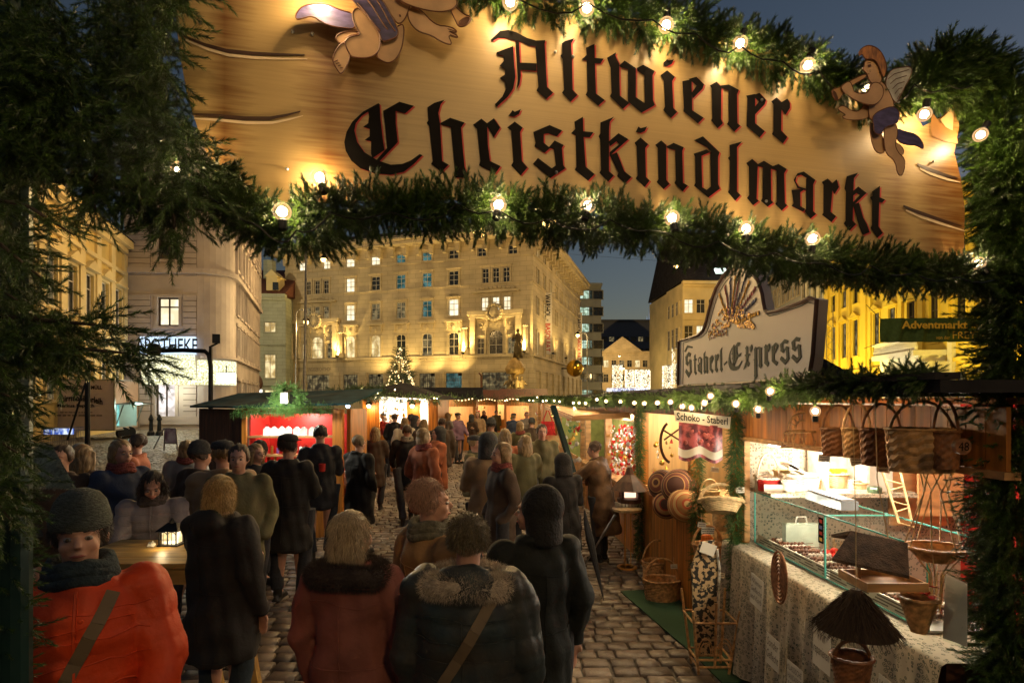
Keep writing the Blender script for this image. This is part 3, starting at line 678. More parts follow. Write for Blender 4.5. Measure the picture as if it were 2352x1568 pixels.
# round clinic plaque and small lit sign in front of it
c = P(580, 880, 70); m = MB(); m.tube([(c.x+1.1*math.cos(t*.3927), 69.9, c.z+1.1*math.sin(t*.3927)) for t in range(16)], .26, 6, closed=True)
for a in (0, 1): m.bar(c+Vector((-.9*(1-a), -.05, -.9*a)), c+Vector((.9*(1-a), -.05, .9*a)), .14)
rs = m.build('round_sign', MT('wood_brown')); tag(rs, 'round dark emblem sign above a small lit strip beside the green house', 'sign')
m = MB(); c = P(580, 899, 70); m.box(c, (2.4, .2, .5)); o = m.build('strip_light', MT('box_white')); tag(o, 'narrow white lit strip sign under the round emblem', 'shop sign')
# slab office block right of palace
simple_building('office_block', 'tall grey office block with rows of strip windows behind the palace', (17, 112), (1, .1), 1334, 1381, 25.5, 'stone_grey', [(z, z+1.7) for z in np.arange(2.5, 24, 3.35)], 2,
    lambda i, j: 'lit_cool' if (i == 0 and j != 1) else 'glass_dark', win_w=1.35, depth=10, nv=3, fm='frame_dark')
# far street end
fT, eT, t0, t1 = simple_building('far_palace', 'distant low building with triangular gable closing the street', (36, 200), (1, 0), 1383, 1527, 19.5, 'stone_warm', [(14, 16.5), (8.5, 11.5), (3, 5.5)], 8,
    pick(['lit_warm', 'glass_dark', 'lit_dim', 'glass_dark']), win_w=.9, depth=12)
m = MB(); ga = fT.u(1383); gb_ = fT.u(1475); m.prism([(ga, 19.6), (gb_, 19.6), ((ga+gb_)/2, 25)], fT.pt, (.7, -6)); m.build('gable', MT('stone_warm'), eT)
simple_building('far_block', 'long dark blue grey roofline rising behind the gabled building', (40, 235), (1, 0), 1380, 1530, 36, 'slate' if 'slate' in MATS else M('slate', (.10, .11, .13), rough=.7).name, [(27, 29), (22, 24)], 9, pick(['glass_dark', 'glass_dark', 'glass_dark', 'lit_dim']), win_w=1.1, depth=14, fm='frame_dark')
# cathedral spire
sp = P(1507, 745, 480); m = MB(); base = Vector((sp.x, 480, 0)); topz = H+(918-652)/F*480
m.lathe(base, [(7.5, 0), (7.5, 60), (5.5, 66), (4.2, 84), (1.4, topz-12), (.3, topz)], 8)
for z, rr in ((62, 8), (70, 5.6), (82, 4.8)):
    for k in range(8): t = k*math.pi/4; m.lathe(base+Vector((rr*math.cos(t), rr*math.sin(t), z-4)), [(.9, 0), (.8, 8), (.05, 17)], 5)
s_ = m.build('cathedral_spire', M('spire', (.55, .58, .62), rough=.9)); tag(s_, 'thin pale gothic church spire far above the street end', 'church')
m = MB()
for i in range(150):
    z = random.uniform(64, topz-1); t = random.uniform(0, 6.28); r_ = max(.3, (topz-z)/(topz-60)*5.2+.3); p_ = base+Vector((r_*math.cos(t), r_*math.sin(t), z)); m.box(p_, (.35, .35, .9))
o = m.build('spire_lights', EMI('spire_led', (.65, .78, 1), 1.0), s_); o['kind'] = 'stuff'; lamp('spire_fill', (sp.x-25, 425, 60), 60000, (.6, .75, 1), 2, parent=s_)  # unseen lamp added to lift the spire against the sky
# dark roofed yellow house mid right
FR = (28.5, 92)
fR, eR, r0, r1 = simple_building('town_house', 'cream yellow house with steep dark roof and skylights behind the arched stall sign', ((1568-CX)/F*88, 88), (1, .02), 1568, 1762, 20.8, 'stucco_cream', [(16.0, 18.2), (10.6, 14.0), (4.8, 8.2)], 7,
    lambda i, j: 'lit_white' if (i+j*2) % 3 == 0 else 'glass_dark', win_w=.7, led=((15, .15, .12), (9.5, .15, .12)), depth=20, roof=('roof_dark', 11, 10))
m = MB()
fR2 = Fac(((1568-CX)/F*88, 88), (-.05, 1)); LL = fR2.u(1531)
fR2.n = Vector((-1, 0, 0)); rh_ = [(LL*(i+.5)/4-.7, LL*(i+.5)/4+.7, za, zb) for i in range(4) for za, zb in ((16, 18.2), (10.6, 14), (4.8, 8.2))]
fR2.wall(m, 0, LL, -.02, 20.8, rh_); m.build('side_wall', MT('stucco_cream'), eR)
for i, h in enumerate(rh_): fR2.window(eR, h, 'glass_dark')
m = MB(); 
for px_, py_ in ((1655, 622), (1730, 605)): c = P(px_, py_, 86); m.box(c, (1.7, .3, 1.0), M3=Matrix.Rotation(R(-40), 3, 'X'))
m.build('skylight', EMI('sky_lit', (.8, 1, .9), 1.6), eR)
# receding row on the right: grey, ornate, strong yellow palace
RC = (33.8, 45); RD = (.176, 1)
simple_building('palace', 'grey facade with rows of arched windows left of the strong yellow palace', RC, RD, 1758, 1840, 21.5, 'stone_grey', [(16.5, 19.2), (10.5, 13.6), (4.5, 7.5)], 8, pick(['glass_dark', 'lit_dim', 'glass_dark']), win_w=.6, led=((15, .2, .2), (9, .2, .2)), surround='stone_warm', arch_rows=(0,), depth=9)
simple_building('palace', 'ornate stone facade with tall arched niches left of the yellow palace', RC, RD, 1841, 1893, 22.5, 'stone_warm', [(14.5, 20), (6, 11)], 4, pick(['lit_dim', 'glass_dark']), win_w=.7, led=((13, .3, .35), (5, .3, .3)), surround='white_stone', arch_rows=(0, 1), depth=9)
ff = Fac(RC, RD)
colpx = (1915, 1940, 1966, 2014, 2050, 2094, 2146, 2208, 2290, 2390)
fW, eW, w0, w1 = simple_building('palace', 'floodlit strong yellow baroque palace with tall dark windows behind the green banner', RC, RD, 1894, 2560, 17.6, 'stucco_strong', [(12.3, 14.2), (6.8, 10.6), (2.3, 4.3)], 0,
    pick(['glass_dark', 'glass_dark', 'glass_dark', 'lit_dim']), win_w=.62, led=((5.2, .3, .25), (15.6, .3, .35)), surround='stucco_strong', cols_u=[ff.u(x) for x in colpx], ped=(1,), fm='frame_dark', depth=12)
m = MB()
for a in (1899, 1903, 1928, 1953, 1990, 2001, 2072, 2120, 2180, 2240): u = fW.u(a); fW.bx(m, u-.3, u+.3, 5.4, 16, .001, .22)
m.build('pilasters', MT('stucco_strong'), eW)
# white portal with balcony
m = MB(); up = fW.u(2133); 
fW.bx(m, fW.u(2185), fW.u(2076), 5.6, 6.0, .3, 2.6); fW.bx(m, fW.u(2180), fW.u(2082), 5.1, 5.6, .2, 2.1)
ux0, ux1 = sorted((fW.u(2185), fW.u(2076)))
for a in (.02, .22, .78, .98): u = ux0+(ux1-ux0)*a; m.lathe(fW.pt(u, 0, 1.5), [(.5, 0), (.5, .4), (.34, .6), (.3, 4.6), (.5, 5.1)], 12)
for a in (.0, .2, .76, .96): u = ux0+(ux1-ux0)*(a+.02); fW.bx(m, u-.45, u+.45, 0, 5.1, .02, 1.0)
um = (ux0+ux1)/2; aw = (ux1-ux0)*.24
for k in range(14): t0_, t1_ = k*math.pi/14, (k+1)*math.pi/14; m.tube([fW.pt(um+aw*math.cos(t), 2.9+1.7*math.sin(t), 1.0) for t in (t0_, t1_)], .28, 8)
for sg in (-1, 1): fW.bx(m, um+sg*aw-.25, um+sg*aw+.25, 0, 2.9, .02, 1.3)
for i in range(26): u = ux0+(ux1-ux0)*(i+.5)/26; m.lathe(fW.pt(u, 6.0, 2.35), [(.1, 0), (.16, .25), (.06, .7), (.1, .85)], 6)
fW.bx(m, ux0, ux1, 6.85, 7.05, 2.15, 2.55)
fW.bx(m, ux0-.6, ux0-.02, 0, 8, .02, .3); fW.bx(m, ux1+.02, ux1+.6, 0, 8, .02, .3)
m.build('portal', MT('white_stone'), eW)
m = MB(); fW.bx(m, um-aw+.26, um+aw-.26, .02, 4.4, .12, .2); m.build('gate', M('gate_cream', (.5, .42, .25), rough=.7), eW)
# green cloth banner
bY = 34.0; fb = lambda x, y, o: P(x, y, bY)+Vector((0, -o, .12*math.sin(x*.09)*0))
bb = empty('banner', P(2160, 785, bY), 'dark green cloth banner with yellow lettering strung before the yellow palace', 'banner')
m = MB(); N_ = 24; fbw = lambda t, v: P(2022+(2330-2022)*t, (731+(-2)*t)*(1-v)+(786-2*t)*v, bY)+Vector((0, .10*math.sin(t*37)+.07*math.sin(t*70+v*3), 0))
vs = [fbw(i/60, j/4) for i in range(61) for j in range(5)]; m.add(vs, [(i*5+j, i*5+j+1, (i+1)*5+j+1, (i+1)*5+j) for i in range(60) for j in range(4)]); m.build('cloth', M('green_cloth', (.05, .10, .03), rough=.85, var=.15), bb, shade=True)
yl = M('banner_yellow', (.70, .48, .06), rough=.8, em=None)
text_mb('Adventmarkt', fb, 2064, 2214, 756, 738, yl, parent=bb, bold=.03, off=.28)
text_mb('der', fb, 2220, 2240, 754, 745, yl, parent=bb, off=.28); text_mb('von der', fb, 2142, 2174, 780, 772, yl, parent=bb, off=.28)
text_mb('FREYUNG', fb, 2180, 2288, 779, 762, yl, parent=bb, bold=.01, off=.28)
m = MB()
for (a, b_) in (((2022, 731), (1990, 700)), ((2022, 786), (1985, 800)), ((2330, 729), (2380, 700))): m.cyl(P(*a, bY), P(*b_, bY+1), .02, n=5)
m.build('rope', MT('metal_black'), bb)
# lattice mast before the yellow palace
m = MB(); mY = 60
for dx in (-.35, .35):
    m.cyl(P(1906, 918, mY)+Vector((dx, 0, -2)), P(1906, 700, mY)+Vector((dx, 0, 0)), .05, n=5)
for k in range(18): z = k*.62; x_ = P(1906, 918, mY).x; s2 = 1 if k % 2 else -1; m.cyl((x_-.35*s2, mY, z), (x_+.35*s2, mY, z+.62), .03, n=4)
o = m.build('lattice_mast', MT('metal_grey')); tag(o, 'slim silver lattice mast standing before the yellow palace', 'mast')
# ======================= flood lights and street lamps =======================
def flood(loc, aim, power, colr, lab, ang=95):
    e = empty('floodlight', loc, lab, 'floodlight', 'floodlights on the facades'); loc = Vector(loc); d = (Vector(aim)-loc).normalized()
    m = MB(); m.bar(loc-d*.25, loc-d*.02, .4, .3); m.bar(loc-d*.2, loc-d*.2+Vector((0, 0, -.5)), .06); m.build('housing', MT('metal_black'), e)
    lamp('flood', loc+d*.1, power, colr, .15, 'SPOT', e, aim=aim, spot_size=R(ang), spot_blend=.8)
YEL = (1, .66, .21); WARM = (1, .68, .30)
for uc, s_ in ((ucR, 'over the palace centre portal'), (ucL, 'over the palace left portal')):
    for sg, w2 in ((-1, 'right'), (1, 'left')):
        p_ = FF.pt(uc+sg*4.1, z_led4+.4, 1.0); flood(p_+FF.n*.2, FF.pt(uc+sg*3.4, z_led4+8, 0), 3000, YEL, f'small floodlight {s_} beside its {w2} obelisk', 110)
        lamp('flood_glow', p_+Vector((0, 0, .5)), 260, YEL, .2, parent=None)
for i, u in enumerate(ucol[:4]): flood(FF.pt(u-step*.5*0-1.8, z_led4-2.4, 2.2), FF.pt(u, z_led4+2, 0), 700, YEL, f'small ledge floodlight under window {i+1} from the palace corner', 120)
for i in range(4): flood(FS.pt(LS*(i+.5)/4, z_led4+.6, 1.6), FS.pt(LS*(i+.5)/4, z_cor, 0), 900, YEL, f'side facade floodlight {i+1} counted away from the palace corner', 120)
flood(fW.pt(fW.u(1945), .5, 7), fW.pt(fW.u(1950), 9, 0), 5200, (1, .72, .12), 'ground floodlight at the far end of the yellow palace', 100)
flood(fW.pt(fW.u(2060), .5, 6), fW.pt(fW.u(2040), 9, 0), 4200, (1, .76, .16), 'ground floodlight left of the white portal', 100)
flood(fW.pt(fW.u(2133), .5, 7), fW.pt(fW.u(2133), 5, 0), 1500, (1, .86, .5), 'ground floodlight facing the white portal', 80)
flood(fW.pt(fW.u(2300), .5, 6), fW.pt(fW.u(2300), 12, 0), 4200, (1, .72, .12), 'ground floodlight right of the white portal', 110)
def hang_lamp(loc, power, lab, colr=(1, .62, .22), wires=True):
    e = empty('hanging_lamp', loc, lab, 'street lamp', 'lamps hung over the square'); loc = Vector(loc)
    m = MB(); m.lathe(loc+Vector((0, 0, .05)), [(.42, 0), (.34, .12), (.12, .35), (.06, .6)], 12); m.cyl(loc+Vector((-14, 2, 2.2)), loc+Vector((0, 0, .6)), .015, n=4); m.cyl(loc+Vector((14, -2, 2.2)), loc+Vector((0, 0, .6)), .015, n=4); m.build('shade', MT('metal_black'), e)
    m = MB(); m.smooth = True; m.ball(loc, (.2, .2, .2), 12, 8); m.build('bulb', EMI('lamp_orange', (1, .62, .18), 8), e)
    lamp('street_light', loc-Vector((0, 0, .28)), power, colr, .2, parent=e)
hang_lamp(P(743, 597, 52), 3600, 'glowing orange lamp hung high before the palace at upper left')
hang_lamp((-17, 32, 15.5), 1300, 'lamp hung above the square out of sight behind the garland, left')
hang_lamp((4, 46, 17), 3200, 'lamp hung above the square out of sight behind the garland, centre')
hang_lamp((17, 25, 13), 1300, 'lamp hung above the square out of sight behind the garland, right')
hang_lamp((22, 74, 20), 5000, 'lamp hung before the cream house')
hang_lamp((-36, 60, 18), 3600, 'lamp hung before the green house', (1, .8, .45))
hang_lamp((34, 175, 16), 24000, 'lamp hung in the far street before the gabled building')
def pole_lamp(px, Y, ptop, pbulb, power, lab, side=1, colr=(1, .7, .3), w_=.06, reach=22):
    top = P(px, ptop, Y); e = empty('street_lamp', (top.x, Y, 0), lab, 'street lamp', 'tall curved street lamps')
    b = P(pbulb[0], pbulb[1], Y); m = MB(); rr = abs(b.x-top.x)/2
    arc = [Vector((top.x+(b.x-top.x)*(1-math.cos(t*math.pi/8))/2, Y, top.z+rr*math.sin(t*math.pi/8))) for t in range(9)]
    m.tube([(top.x, Y, 0), (top.x, Y, top.z*.5)]+[tuple(p) for p in arc]+[tuple(b+Vector((0, 0, .3)))], [w_*1.6, w_*1.2]+[w_*.7]*9+[w_*.7], 8); m.build('pole', MT('metal_grey'), e)
    m = MB(); m.lathe(b+Vector((0, 0, .1)), [(.3, 0), (.2, .2), (.05, .35)], 10); m.build('lamp_head', MT('metal_black'), e)
    m = MB(); m.smooth = True; m.ball(b, .2, 10, 8); m.build('bulb', MT('lamp_orange'), e); lamp('street_light', b-Vector((0, 0, .3)), power, colr, .2, parent=e)
pole_lamp(680, 44, 722, (703, 740), 1200, 'curved street lamp glowing before the palace left portal')
pole_lamp(1352-3, 62, 775, (1327, 770), 900, 'curved street lamp glowing before the palace banner', -1)
pole_lamp(1428, 100, 838, (1432, 846), 600, 'first small lamp in the far street from the left'); pole_lamp(1450, 120, 858, (1446, 857), 700, 'second small lamp in the far street from the left')
pole_lamp(1500, 110, 845, (1489, 853), 700, 'small curved lamp at the right of the far street')
# tall slim flag pole in front of the palace left
m = MB(); tp = P(703, 560, 30); m.tube([(tp.x-.1, 30, 0), (tp.x-.03, 30, 5), (tp.x, 30, tp.z)], [.13, .1, .05], 8); o = m.build('mast', MT('metal_grey')); tag(o, 'tall slim mast rising from behind the candle stall into the garland', 'mast')
# horse-less: column monument with figures
mY = 48; c = P(1183, 918, mY); e = empty('column_monument', (c.x, mY, 0), 'gilded fountain column topped by a dark standing figure', 'monument')
m = MB(); m.smooth = True; X_ = c.x
zt = lambda py: H-(py-HY)/F*mY
m.lathe((X_, mY, 0), [(1.6, 0), (1.6, .6), (1.0, .8), (.8, 2.6), (.32, 2.8), (.3, zt(872)), (.34, zt(860)), (.75, zt(858)), (.85, zt(845)), (.55, zt(830)), (.25, zt(822))], 14)
for k in range(12): t = k*math.pi/6; m.ball((X_+.68*math.cos(t), mY+.68*math.sin(t), zt(848)), (.2, .2, .26), 7, 5)
m.build('column', M('gilded', (.34, .23, .08), rough=.6, metal=.15, bump=.5, bscale=8), e)
def statue(x, y, z0, h, seed, mat, parent):
    r = random.Random(seed); m = MB(); m.smooth = True; s = h/1.75
    m.loft([(z0, .26*s, .22*s, x, y), (z0+.5*s, .22*s, .2*s, x+.02, y), (z0+.95*s, .16*s, .14*s, x, y), (z0+1.3*s, .22*s, .14*s, x-.02, y), (z0+1.45*s, .12*s, .1*s, x, y), (z0+1.52*s, .06*s, .06*s, x, y)], 12)
    m.ball((x, y, z0+1.64*s), (.1*s, .11*s, .13*s), 10, 8)
    sg = r.choice((-1, 1)); m.tube([(x+sg*.2*s, y, z0+1.38*s), (x+sg*.34*s, y-.1, z0+1.1*s), (x+sg*.2*s, y-.25*s, z0+1.25*s)], [.07*s, .05*s, .04*s], 7); m.tube([(x-sg*.2*s, y, z0+1.38*s), (x-sg*.28*s, y-.05, z0+1.05*s), (x-sg*.1*s, y-.2*s, z0+.95*s)], [.07*s, .05*s, .04*s], 7)
    for k in range(5): a = r.uniform(0, 6.28); m.tube([(x+.2*s*math.cos(a), y+.18*s*math.sin(a), z0+.9*s), (x+.27*s*math.cos(a), y+.22*s*math.sin(a), z0)], [.03*s, .05*s], 6)
    return m.build('statue', mat, parent)
bz = M('bronze', (.12, .09, .04), rough=.45, metal=.7, bump=.4); bz2 = M('bronze_lit', (.20, .15, .07), rough=.6, metal=.2, bump=.4)
statue(X_+.25, mY, zt(822), zt(755)-zt(822), 1, bz, e)
for i, (px_, dy) in enumerate(((1170, -.6), (1187, -.9), (1198, -.5), (1180, .6))): statue(P(px_, 900, mY).x, mY+dy, zt(912)-.4, 2.25, i+3, bz2, e)
lamp('monument_light', (X_+.7, mY-1.6, zt(880)), 90, YEL, .1, parent=e)
# christmas tree with lights
def xmas(c, h, rad, lab, n, nl, seed, dens=1.0):
    e = empty('christmas_tree', c, lab, 'christmas tree'); c = Vector(c); m = MB(); m.cyl(c, c+Vector((0, 0, h*.98)), .14*h/8, .02, n=8); m.build('trunk', MT('bark'), e)
    r = np.random.default_rng(seed); t = r.uniform(0, 1, n)**.6; z = h*(1-t)*.93+h*.07; rr = rad*t*r.uniform(.25, 1, n)**.5*(.85+.2*np.sin(t*40)); a = r.uniform(0, 6.283, n)
    pos = np.stack([c.x+rr*np.cos(a), c.y+rr*np.sin(a), c.z+z], 1); d = np.stack([np.cos(a), np.sin(a), r.uniform(-.2, .6, n)], 1)
    np_mesh('foliage', scatter(pos, d, np.full(n, h*.42), SPRL, seed), 3, MT('needle'), e)
    m = MB()
    for k in range(nl): t_ = random.random()**.6; a = random.uniform(0, 6.28); rr = rad*t_*1.03+.03; m.ball((c.x+rr*math.cos(a), c.y+rr*math.sin(a), h*(1-t_)*.93+h*.07), .055*h/8, 5, 4)
    o = m.build('fairy_lights', MT('led_warm'), e); o['kind'] = 'stuff'
    for k in range(3): lamp('tree_light', (c.x, c.y-rad*(.5+.2*k)-.8, h*(.9-.3*k)), 60, (1, .7, .35), .5, parent=e)
tY = 40; tc_ = P(920, 918, tY); xmas((tc_.x, tY, 0), H+(918-796)/F*tY-.0, 1.9, 'tall christmas tree wrapped in warm lights before the palace', 2400, 330, 5)
tY = 95; tc_ = P(1436, 918, tY); xmas((tc_.x, tY, 0), 6.3, 1.6, 'small lit christmas tree in the far street', 500, 120, 6)
# light curtains in the far street
def curtain(px0, px1, py0, py1, Y, lab, n, s_=.16):
    a = P(px0, py0, Y); b = P(px1, py1, Y); e = empty('light_curtain', ((a.x+b.x)/2, Y, b.z), lab, 'light curtain', 'light curtains in the far street')
    m = MB(); cx_ = (a.x+b.x)/2; r_ = (b.x-a.x)/2; m.tube([(cx_+r_*math.cos(t*.628), Y+r_*math.sin(t*.628), a.z) for t in range(10)], .04, 5, closed=True); m.cyl((cx_, Y, a.z), (cx_, Y, a.z+1.5), .02, n=4); m.build('hoop', MT('metal_grey'), e)
    m = MB()
    for k in range(n): t = random.uniform(0, 6.28); z = random.uniform(b.z, a.z); m.box((cx_+r_*math.cos(t), Y+r_*math.sin(t), z), (s_, s_, s_*.9))
    o = m.build('fairy_lights', MT('led_white'), e); o['kind'] = 'stuff'
for i, q in enumerate(((1407, 1429, 838, 890), (1436, 1456, 849, 890), (1459, 1474, 849, 895), (1476, 1493, 849, 895), (1522, 1543, 840, 892), (1544, 1562, 798, 892))):
    curtain(*q, 92, ['leftmost light curtain of small white lamps in the far street', 'second light curtain of white lamps in the far street', 'third light curtain of white lamps in the far street', 'fourth light curtain of white lamps, before the gabled building', 'light curtain of white lamps left of the arched stall sign', 'tallest light curtain of white lamps touching the arched stall sign'][i], 420, .085)
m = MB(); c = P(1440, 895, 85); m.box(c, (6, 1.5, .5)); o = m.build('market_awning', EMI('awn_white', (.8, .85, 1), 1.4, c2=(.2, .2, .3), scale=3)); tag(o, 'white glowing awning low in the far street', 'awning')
# out-of-view lamps: added fills behind viewpoint and over the lane, then entrance lamp
hang_lamp((2.2, -4, 5.5), 250, 'lamp hung over the path near the entrance, behind the viewpoint', (1, .66, .30))  # unseen lamp added as fill from the front
hang_lamp((.6, 9.5, 5.3), 290, 'lamp hung over the market lane behind the sign, nearer one', (1, .66, .29))  # unseen lane lamps, this and the next, added for street-level light
hang_lamp((-1.0, 17, 7.4), 620, 'lamp hung over the market lane behind the sign, farther one', (1, .66, .29))
hang_lamp((.9, .1, 4.6), 9, 'lamp hung just above and before the entrance sign', (1, .72, .40))
# ======================= entrance arch: sign, garlands, bulbs, cherubs =======================
SA = (-1.03, 1.70); SGN = Fac(SA, (2.97, .70))
def sp(px, py, off=0):   # point on the plane lying off in front of the sign
    f_ = Fac((SGN.C+SGN.n*off)[:2], SGN.d[:2]); u, z = f_.uz(px, py); return f_.pt(u, z, 0)
r2 = lambda x, y: (784+x/3, y/3)
r3 = lambda x, y: (1568+x/3, y/3)
SOX = SGN.pt(1.5, 2.7).x
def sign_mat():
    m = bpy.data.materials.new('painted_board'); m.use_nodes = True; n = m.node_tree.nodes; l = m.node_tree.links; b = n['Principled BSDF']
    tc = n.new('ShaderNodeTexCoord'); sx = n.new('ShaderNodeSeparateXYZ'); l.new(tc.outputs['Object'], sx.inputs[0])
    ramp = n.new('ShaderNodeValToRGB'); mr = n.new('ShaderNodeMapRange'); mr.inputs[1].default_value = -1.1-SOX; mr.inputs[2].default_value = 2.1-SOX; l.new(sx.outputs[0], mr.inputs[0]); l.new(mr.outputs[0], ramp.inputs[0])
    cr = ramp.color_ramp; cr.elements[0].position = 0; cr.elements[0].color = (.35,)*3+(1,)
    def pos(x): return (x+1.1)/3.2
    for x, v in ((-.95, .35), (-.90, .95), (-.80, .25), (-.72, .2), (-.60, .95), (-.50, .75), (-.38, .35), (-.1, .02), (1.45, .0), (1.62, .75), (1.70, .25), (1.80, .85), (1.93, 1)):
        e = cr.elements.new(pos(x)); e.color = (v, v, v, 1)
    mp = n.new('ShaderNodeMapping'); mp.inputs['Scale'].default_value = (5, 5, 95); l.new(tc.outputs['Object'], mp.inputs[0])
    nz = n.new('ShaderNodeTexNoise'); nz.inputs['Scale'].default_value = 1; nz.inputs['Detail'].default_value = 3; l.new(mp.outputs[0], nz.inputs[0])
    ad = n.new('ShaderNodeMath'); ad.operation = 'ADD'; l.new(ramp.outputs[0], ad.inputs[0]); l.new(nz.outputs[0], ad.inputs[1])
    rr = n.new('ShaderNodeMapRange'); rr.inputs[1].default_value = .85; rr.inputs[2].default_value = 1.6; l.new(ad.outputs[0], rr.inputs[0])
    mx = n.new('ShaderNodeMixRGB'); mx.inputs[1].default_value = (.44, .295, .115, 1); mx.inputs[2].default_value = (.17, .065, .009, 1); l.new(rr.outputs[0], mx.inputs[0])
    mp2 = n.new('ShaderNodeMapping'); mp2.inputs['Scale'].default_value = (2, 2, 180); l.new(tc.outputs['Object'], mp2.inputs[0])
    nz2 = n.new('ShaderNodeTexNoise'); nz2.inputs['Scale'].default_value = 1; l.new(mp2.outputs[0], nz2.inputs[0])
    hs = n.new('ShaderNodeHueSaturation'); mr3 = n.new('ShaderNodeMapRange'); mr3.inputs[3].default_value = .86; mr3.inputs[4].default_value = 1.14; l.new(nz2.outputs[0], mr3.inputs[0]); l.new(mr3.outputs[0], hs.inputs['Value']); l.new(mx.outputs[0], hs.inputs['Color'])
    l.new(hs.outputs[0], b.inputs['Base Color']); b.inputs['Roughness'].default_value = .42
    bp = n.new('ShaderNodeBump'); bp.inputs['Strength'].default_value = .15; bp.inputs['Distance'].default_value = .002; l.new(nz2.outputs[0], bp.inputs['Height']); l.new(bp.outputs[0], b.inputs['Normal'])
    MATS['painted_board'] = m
sign_mat()
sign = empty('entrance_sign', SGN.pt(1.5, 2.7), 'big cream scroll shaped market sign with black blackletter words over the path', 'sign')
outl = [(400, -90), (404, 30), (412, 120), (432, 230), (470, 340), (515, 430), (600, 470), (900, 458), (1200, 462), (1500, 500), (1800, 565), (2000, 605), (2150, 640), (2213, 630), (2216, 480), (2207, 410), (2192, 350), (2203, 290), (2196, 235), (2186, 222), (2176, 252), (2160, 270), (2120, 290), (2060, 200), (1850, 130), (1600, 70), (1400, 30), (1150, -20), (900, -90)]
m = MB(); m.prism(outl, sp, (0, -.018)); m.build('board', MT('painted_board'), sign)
m = MB()
def stroke(m, pts, wd, off):   # tapered painted line as a raised strip
    n = len(pts); up = []; dn = []
    for i, (x, y) in enumerate(pts):
        t = i/(n-1); h = wd*(.25+.75*math.sin(math.pi*min(1, t*.9+.12))); up.append((x, y-h/2)); dn.append((x, y+h/2))
    m.prism(up+dn[::-1], sp, (off, .0005))
sm_ = lambda pts: pts
dark = [[(440-20, 82), (470, 103), (520, 117), (580, 123), (640, 125), (700, 126)], [(440, 262), (500, 266), (560, 272), (620, 272), (660, 264), (690, 256)],
        [(2107, 377), (2130, 388), (2170, 402), (2200, 409)], [(2075, 473), (2110, 488), (2160, 505), (2210, 520)]]
for p_ in dark:
    m = MB(); stroke(m, p_, 9, .003); m.build('painted_line', M('paint_dark', (.05, .02, .008), rough=.5), sign)
    m = MB(); stroke(m, [(x+6, y+10) for x, y in p_], 7, .002); m.build('painted_highlight', M('paint_cream', (.72, .55, .34), rough=.5), sign)
# curled tip of the scroll
m = MB(); m.prism([(2140, 255), (2158, 282), (2178, 285), (2196, 300), (2200, 330), (2170, 325), (2140, 312), (2138, 290)], sp, (.004, .0008)); m.build('scroll_curl', M('paint_brown', (.26, .12, .03), rough=.5), sign)
m = MB(); m.prism([(2178, 228), (2192, 245), (2188, 300), (2172, 292), (2160, 275), (2176, 260)], sp, (.006, .0048)); m.build('scroll_curl', M('paint_tan', (.55, .36, .16), rough=.5), sign)
GL = {}
L1 = {'A': [[(1030,275),(1095,213),(1150,207),(1210,225),(1280,262),(1340,280),(1405,278),(1403,300),(1335,322),(1290,315),(1240,290),(1190,280),(1130,262),(1080,262),(1040,285)],
 [(1335,290),(1400,285),(1418,600),(1460,640),(1410,685),(1345,625),(1357,600)],[(1198,285),(1225,290),(1232,430),(1238,520),(1228,580),(1207,620),(1215,560),(1212,480)],[(1220,432),(1345,437),(1345,490),(1235,482)],
 [(1070,362),(1185,318),(1190,420),(1200,530),(1185,610),(1150,665),(1070,738),(1058,720),(1110,665),(1135,610),(1125,560),(1090,540),(1125,515),(1130,480),(1090,455),(1120,420),(1115,385),(1070,375)]],
 'l': [[(1520,300),(1540,285),(1605,265),(1585,300),(1590,440),(1595,620),(1628,655),(1580,702),(1520,640),(1535,620),(1525,410),(1510,385),(1522,370)]],
 't': [[(1685,330),(1745,303),(1747,400),(1808,405),(1785,440),(1748,437),(1755,645),(1815,690),(1770,730),(1683,655),(1695,630),(1690,420),(1655,412),(1690,380)]],
 'w': [[(1830,400),(1893,362),(1890,385),(1915,440),(1920,660),(1985,710),(1940,752),(1850,665),(1862,640),(1855,470)],[(1915,452),(1952,418),(2030,470),(2030,670),(2110,725),(2068,778),(1975,700),(1975,480),(1925,465)],[(2035,470),(2080,447),(2160,490),(2145,520),(2148,690),(2162,725),(2068,778),(2040,740),(2085,715),(2092,700),(2087,520),(2040,490)]],
 'i': [[(2200,520),(2245,485),(2298,530),(2280,560),(2288,745),(2315,772),(2270,815),(2218,760),(2230,735),(2222,560)],[(2218,435),(2245,408),(2255,418),(2292,410),(2277,440),(2245,458),(2220,452)]]}
L1b = {'e': [[(-2,560),(62,548),(66,760),(145,812),(105,852),(5,768),(8,740)],[(40,545),(95,530),(148,582),(138,612),(68,682),(62,640),(95,592),(60,560)]],
 'n': [[(187,590),(235,563),(268,600),(265,820),(278,850),(240,885),(195,830),(205,815),(200,610)],[(262,590),(318,583),(388,620),(375,650),(378,850),(398,868),(355,908),(305,855),(318,835),(315,625),(265,605)]],
 'e2': [[(438,660),(500,648),(500,850),(567,905),(530,948),(440,870),(445,680)],[(498,652),(530,640),(575,690),(565,720),(495,795),(492,745),(525,700),(495,672)]],
 'r': [[(610,700),(648,672),(682,705),(680,900),(722,945),(690,990),(615,925),(625,905),(625,720)],[(680,705),(722,680),(740,710),(740,745),(708,793),(680,755)]]}
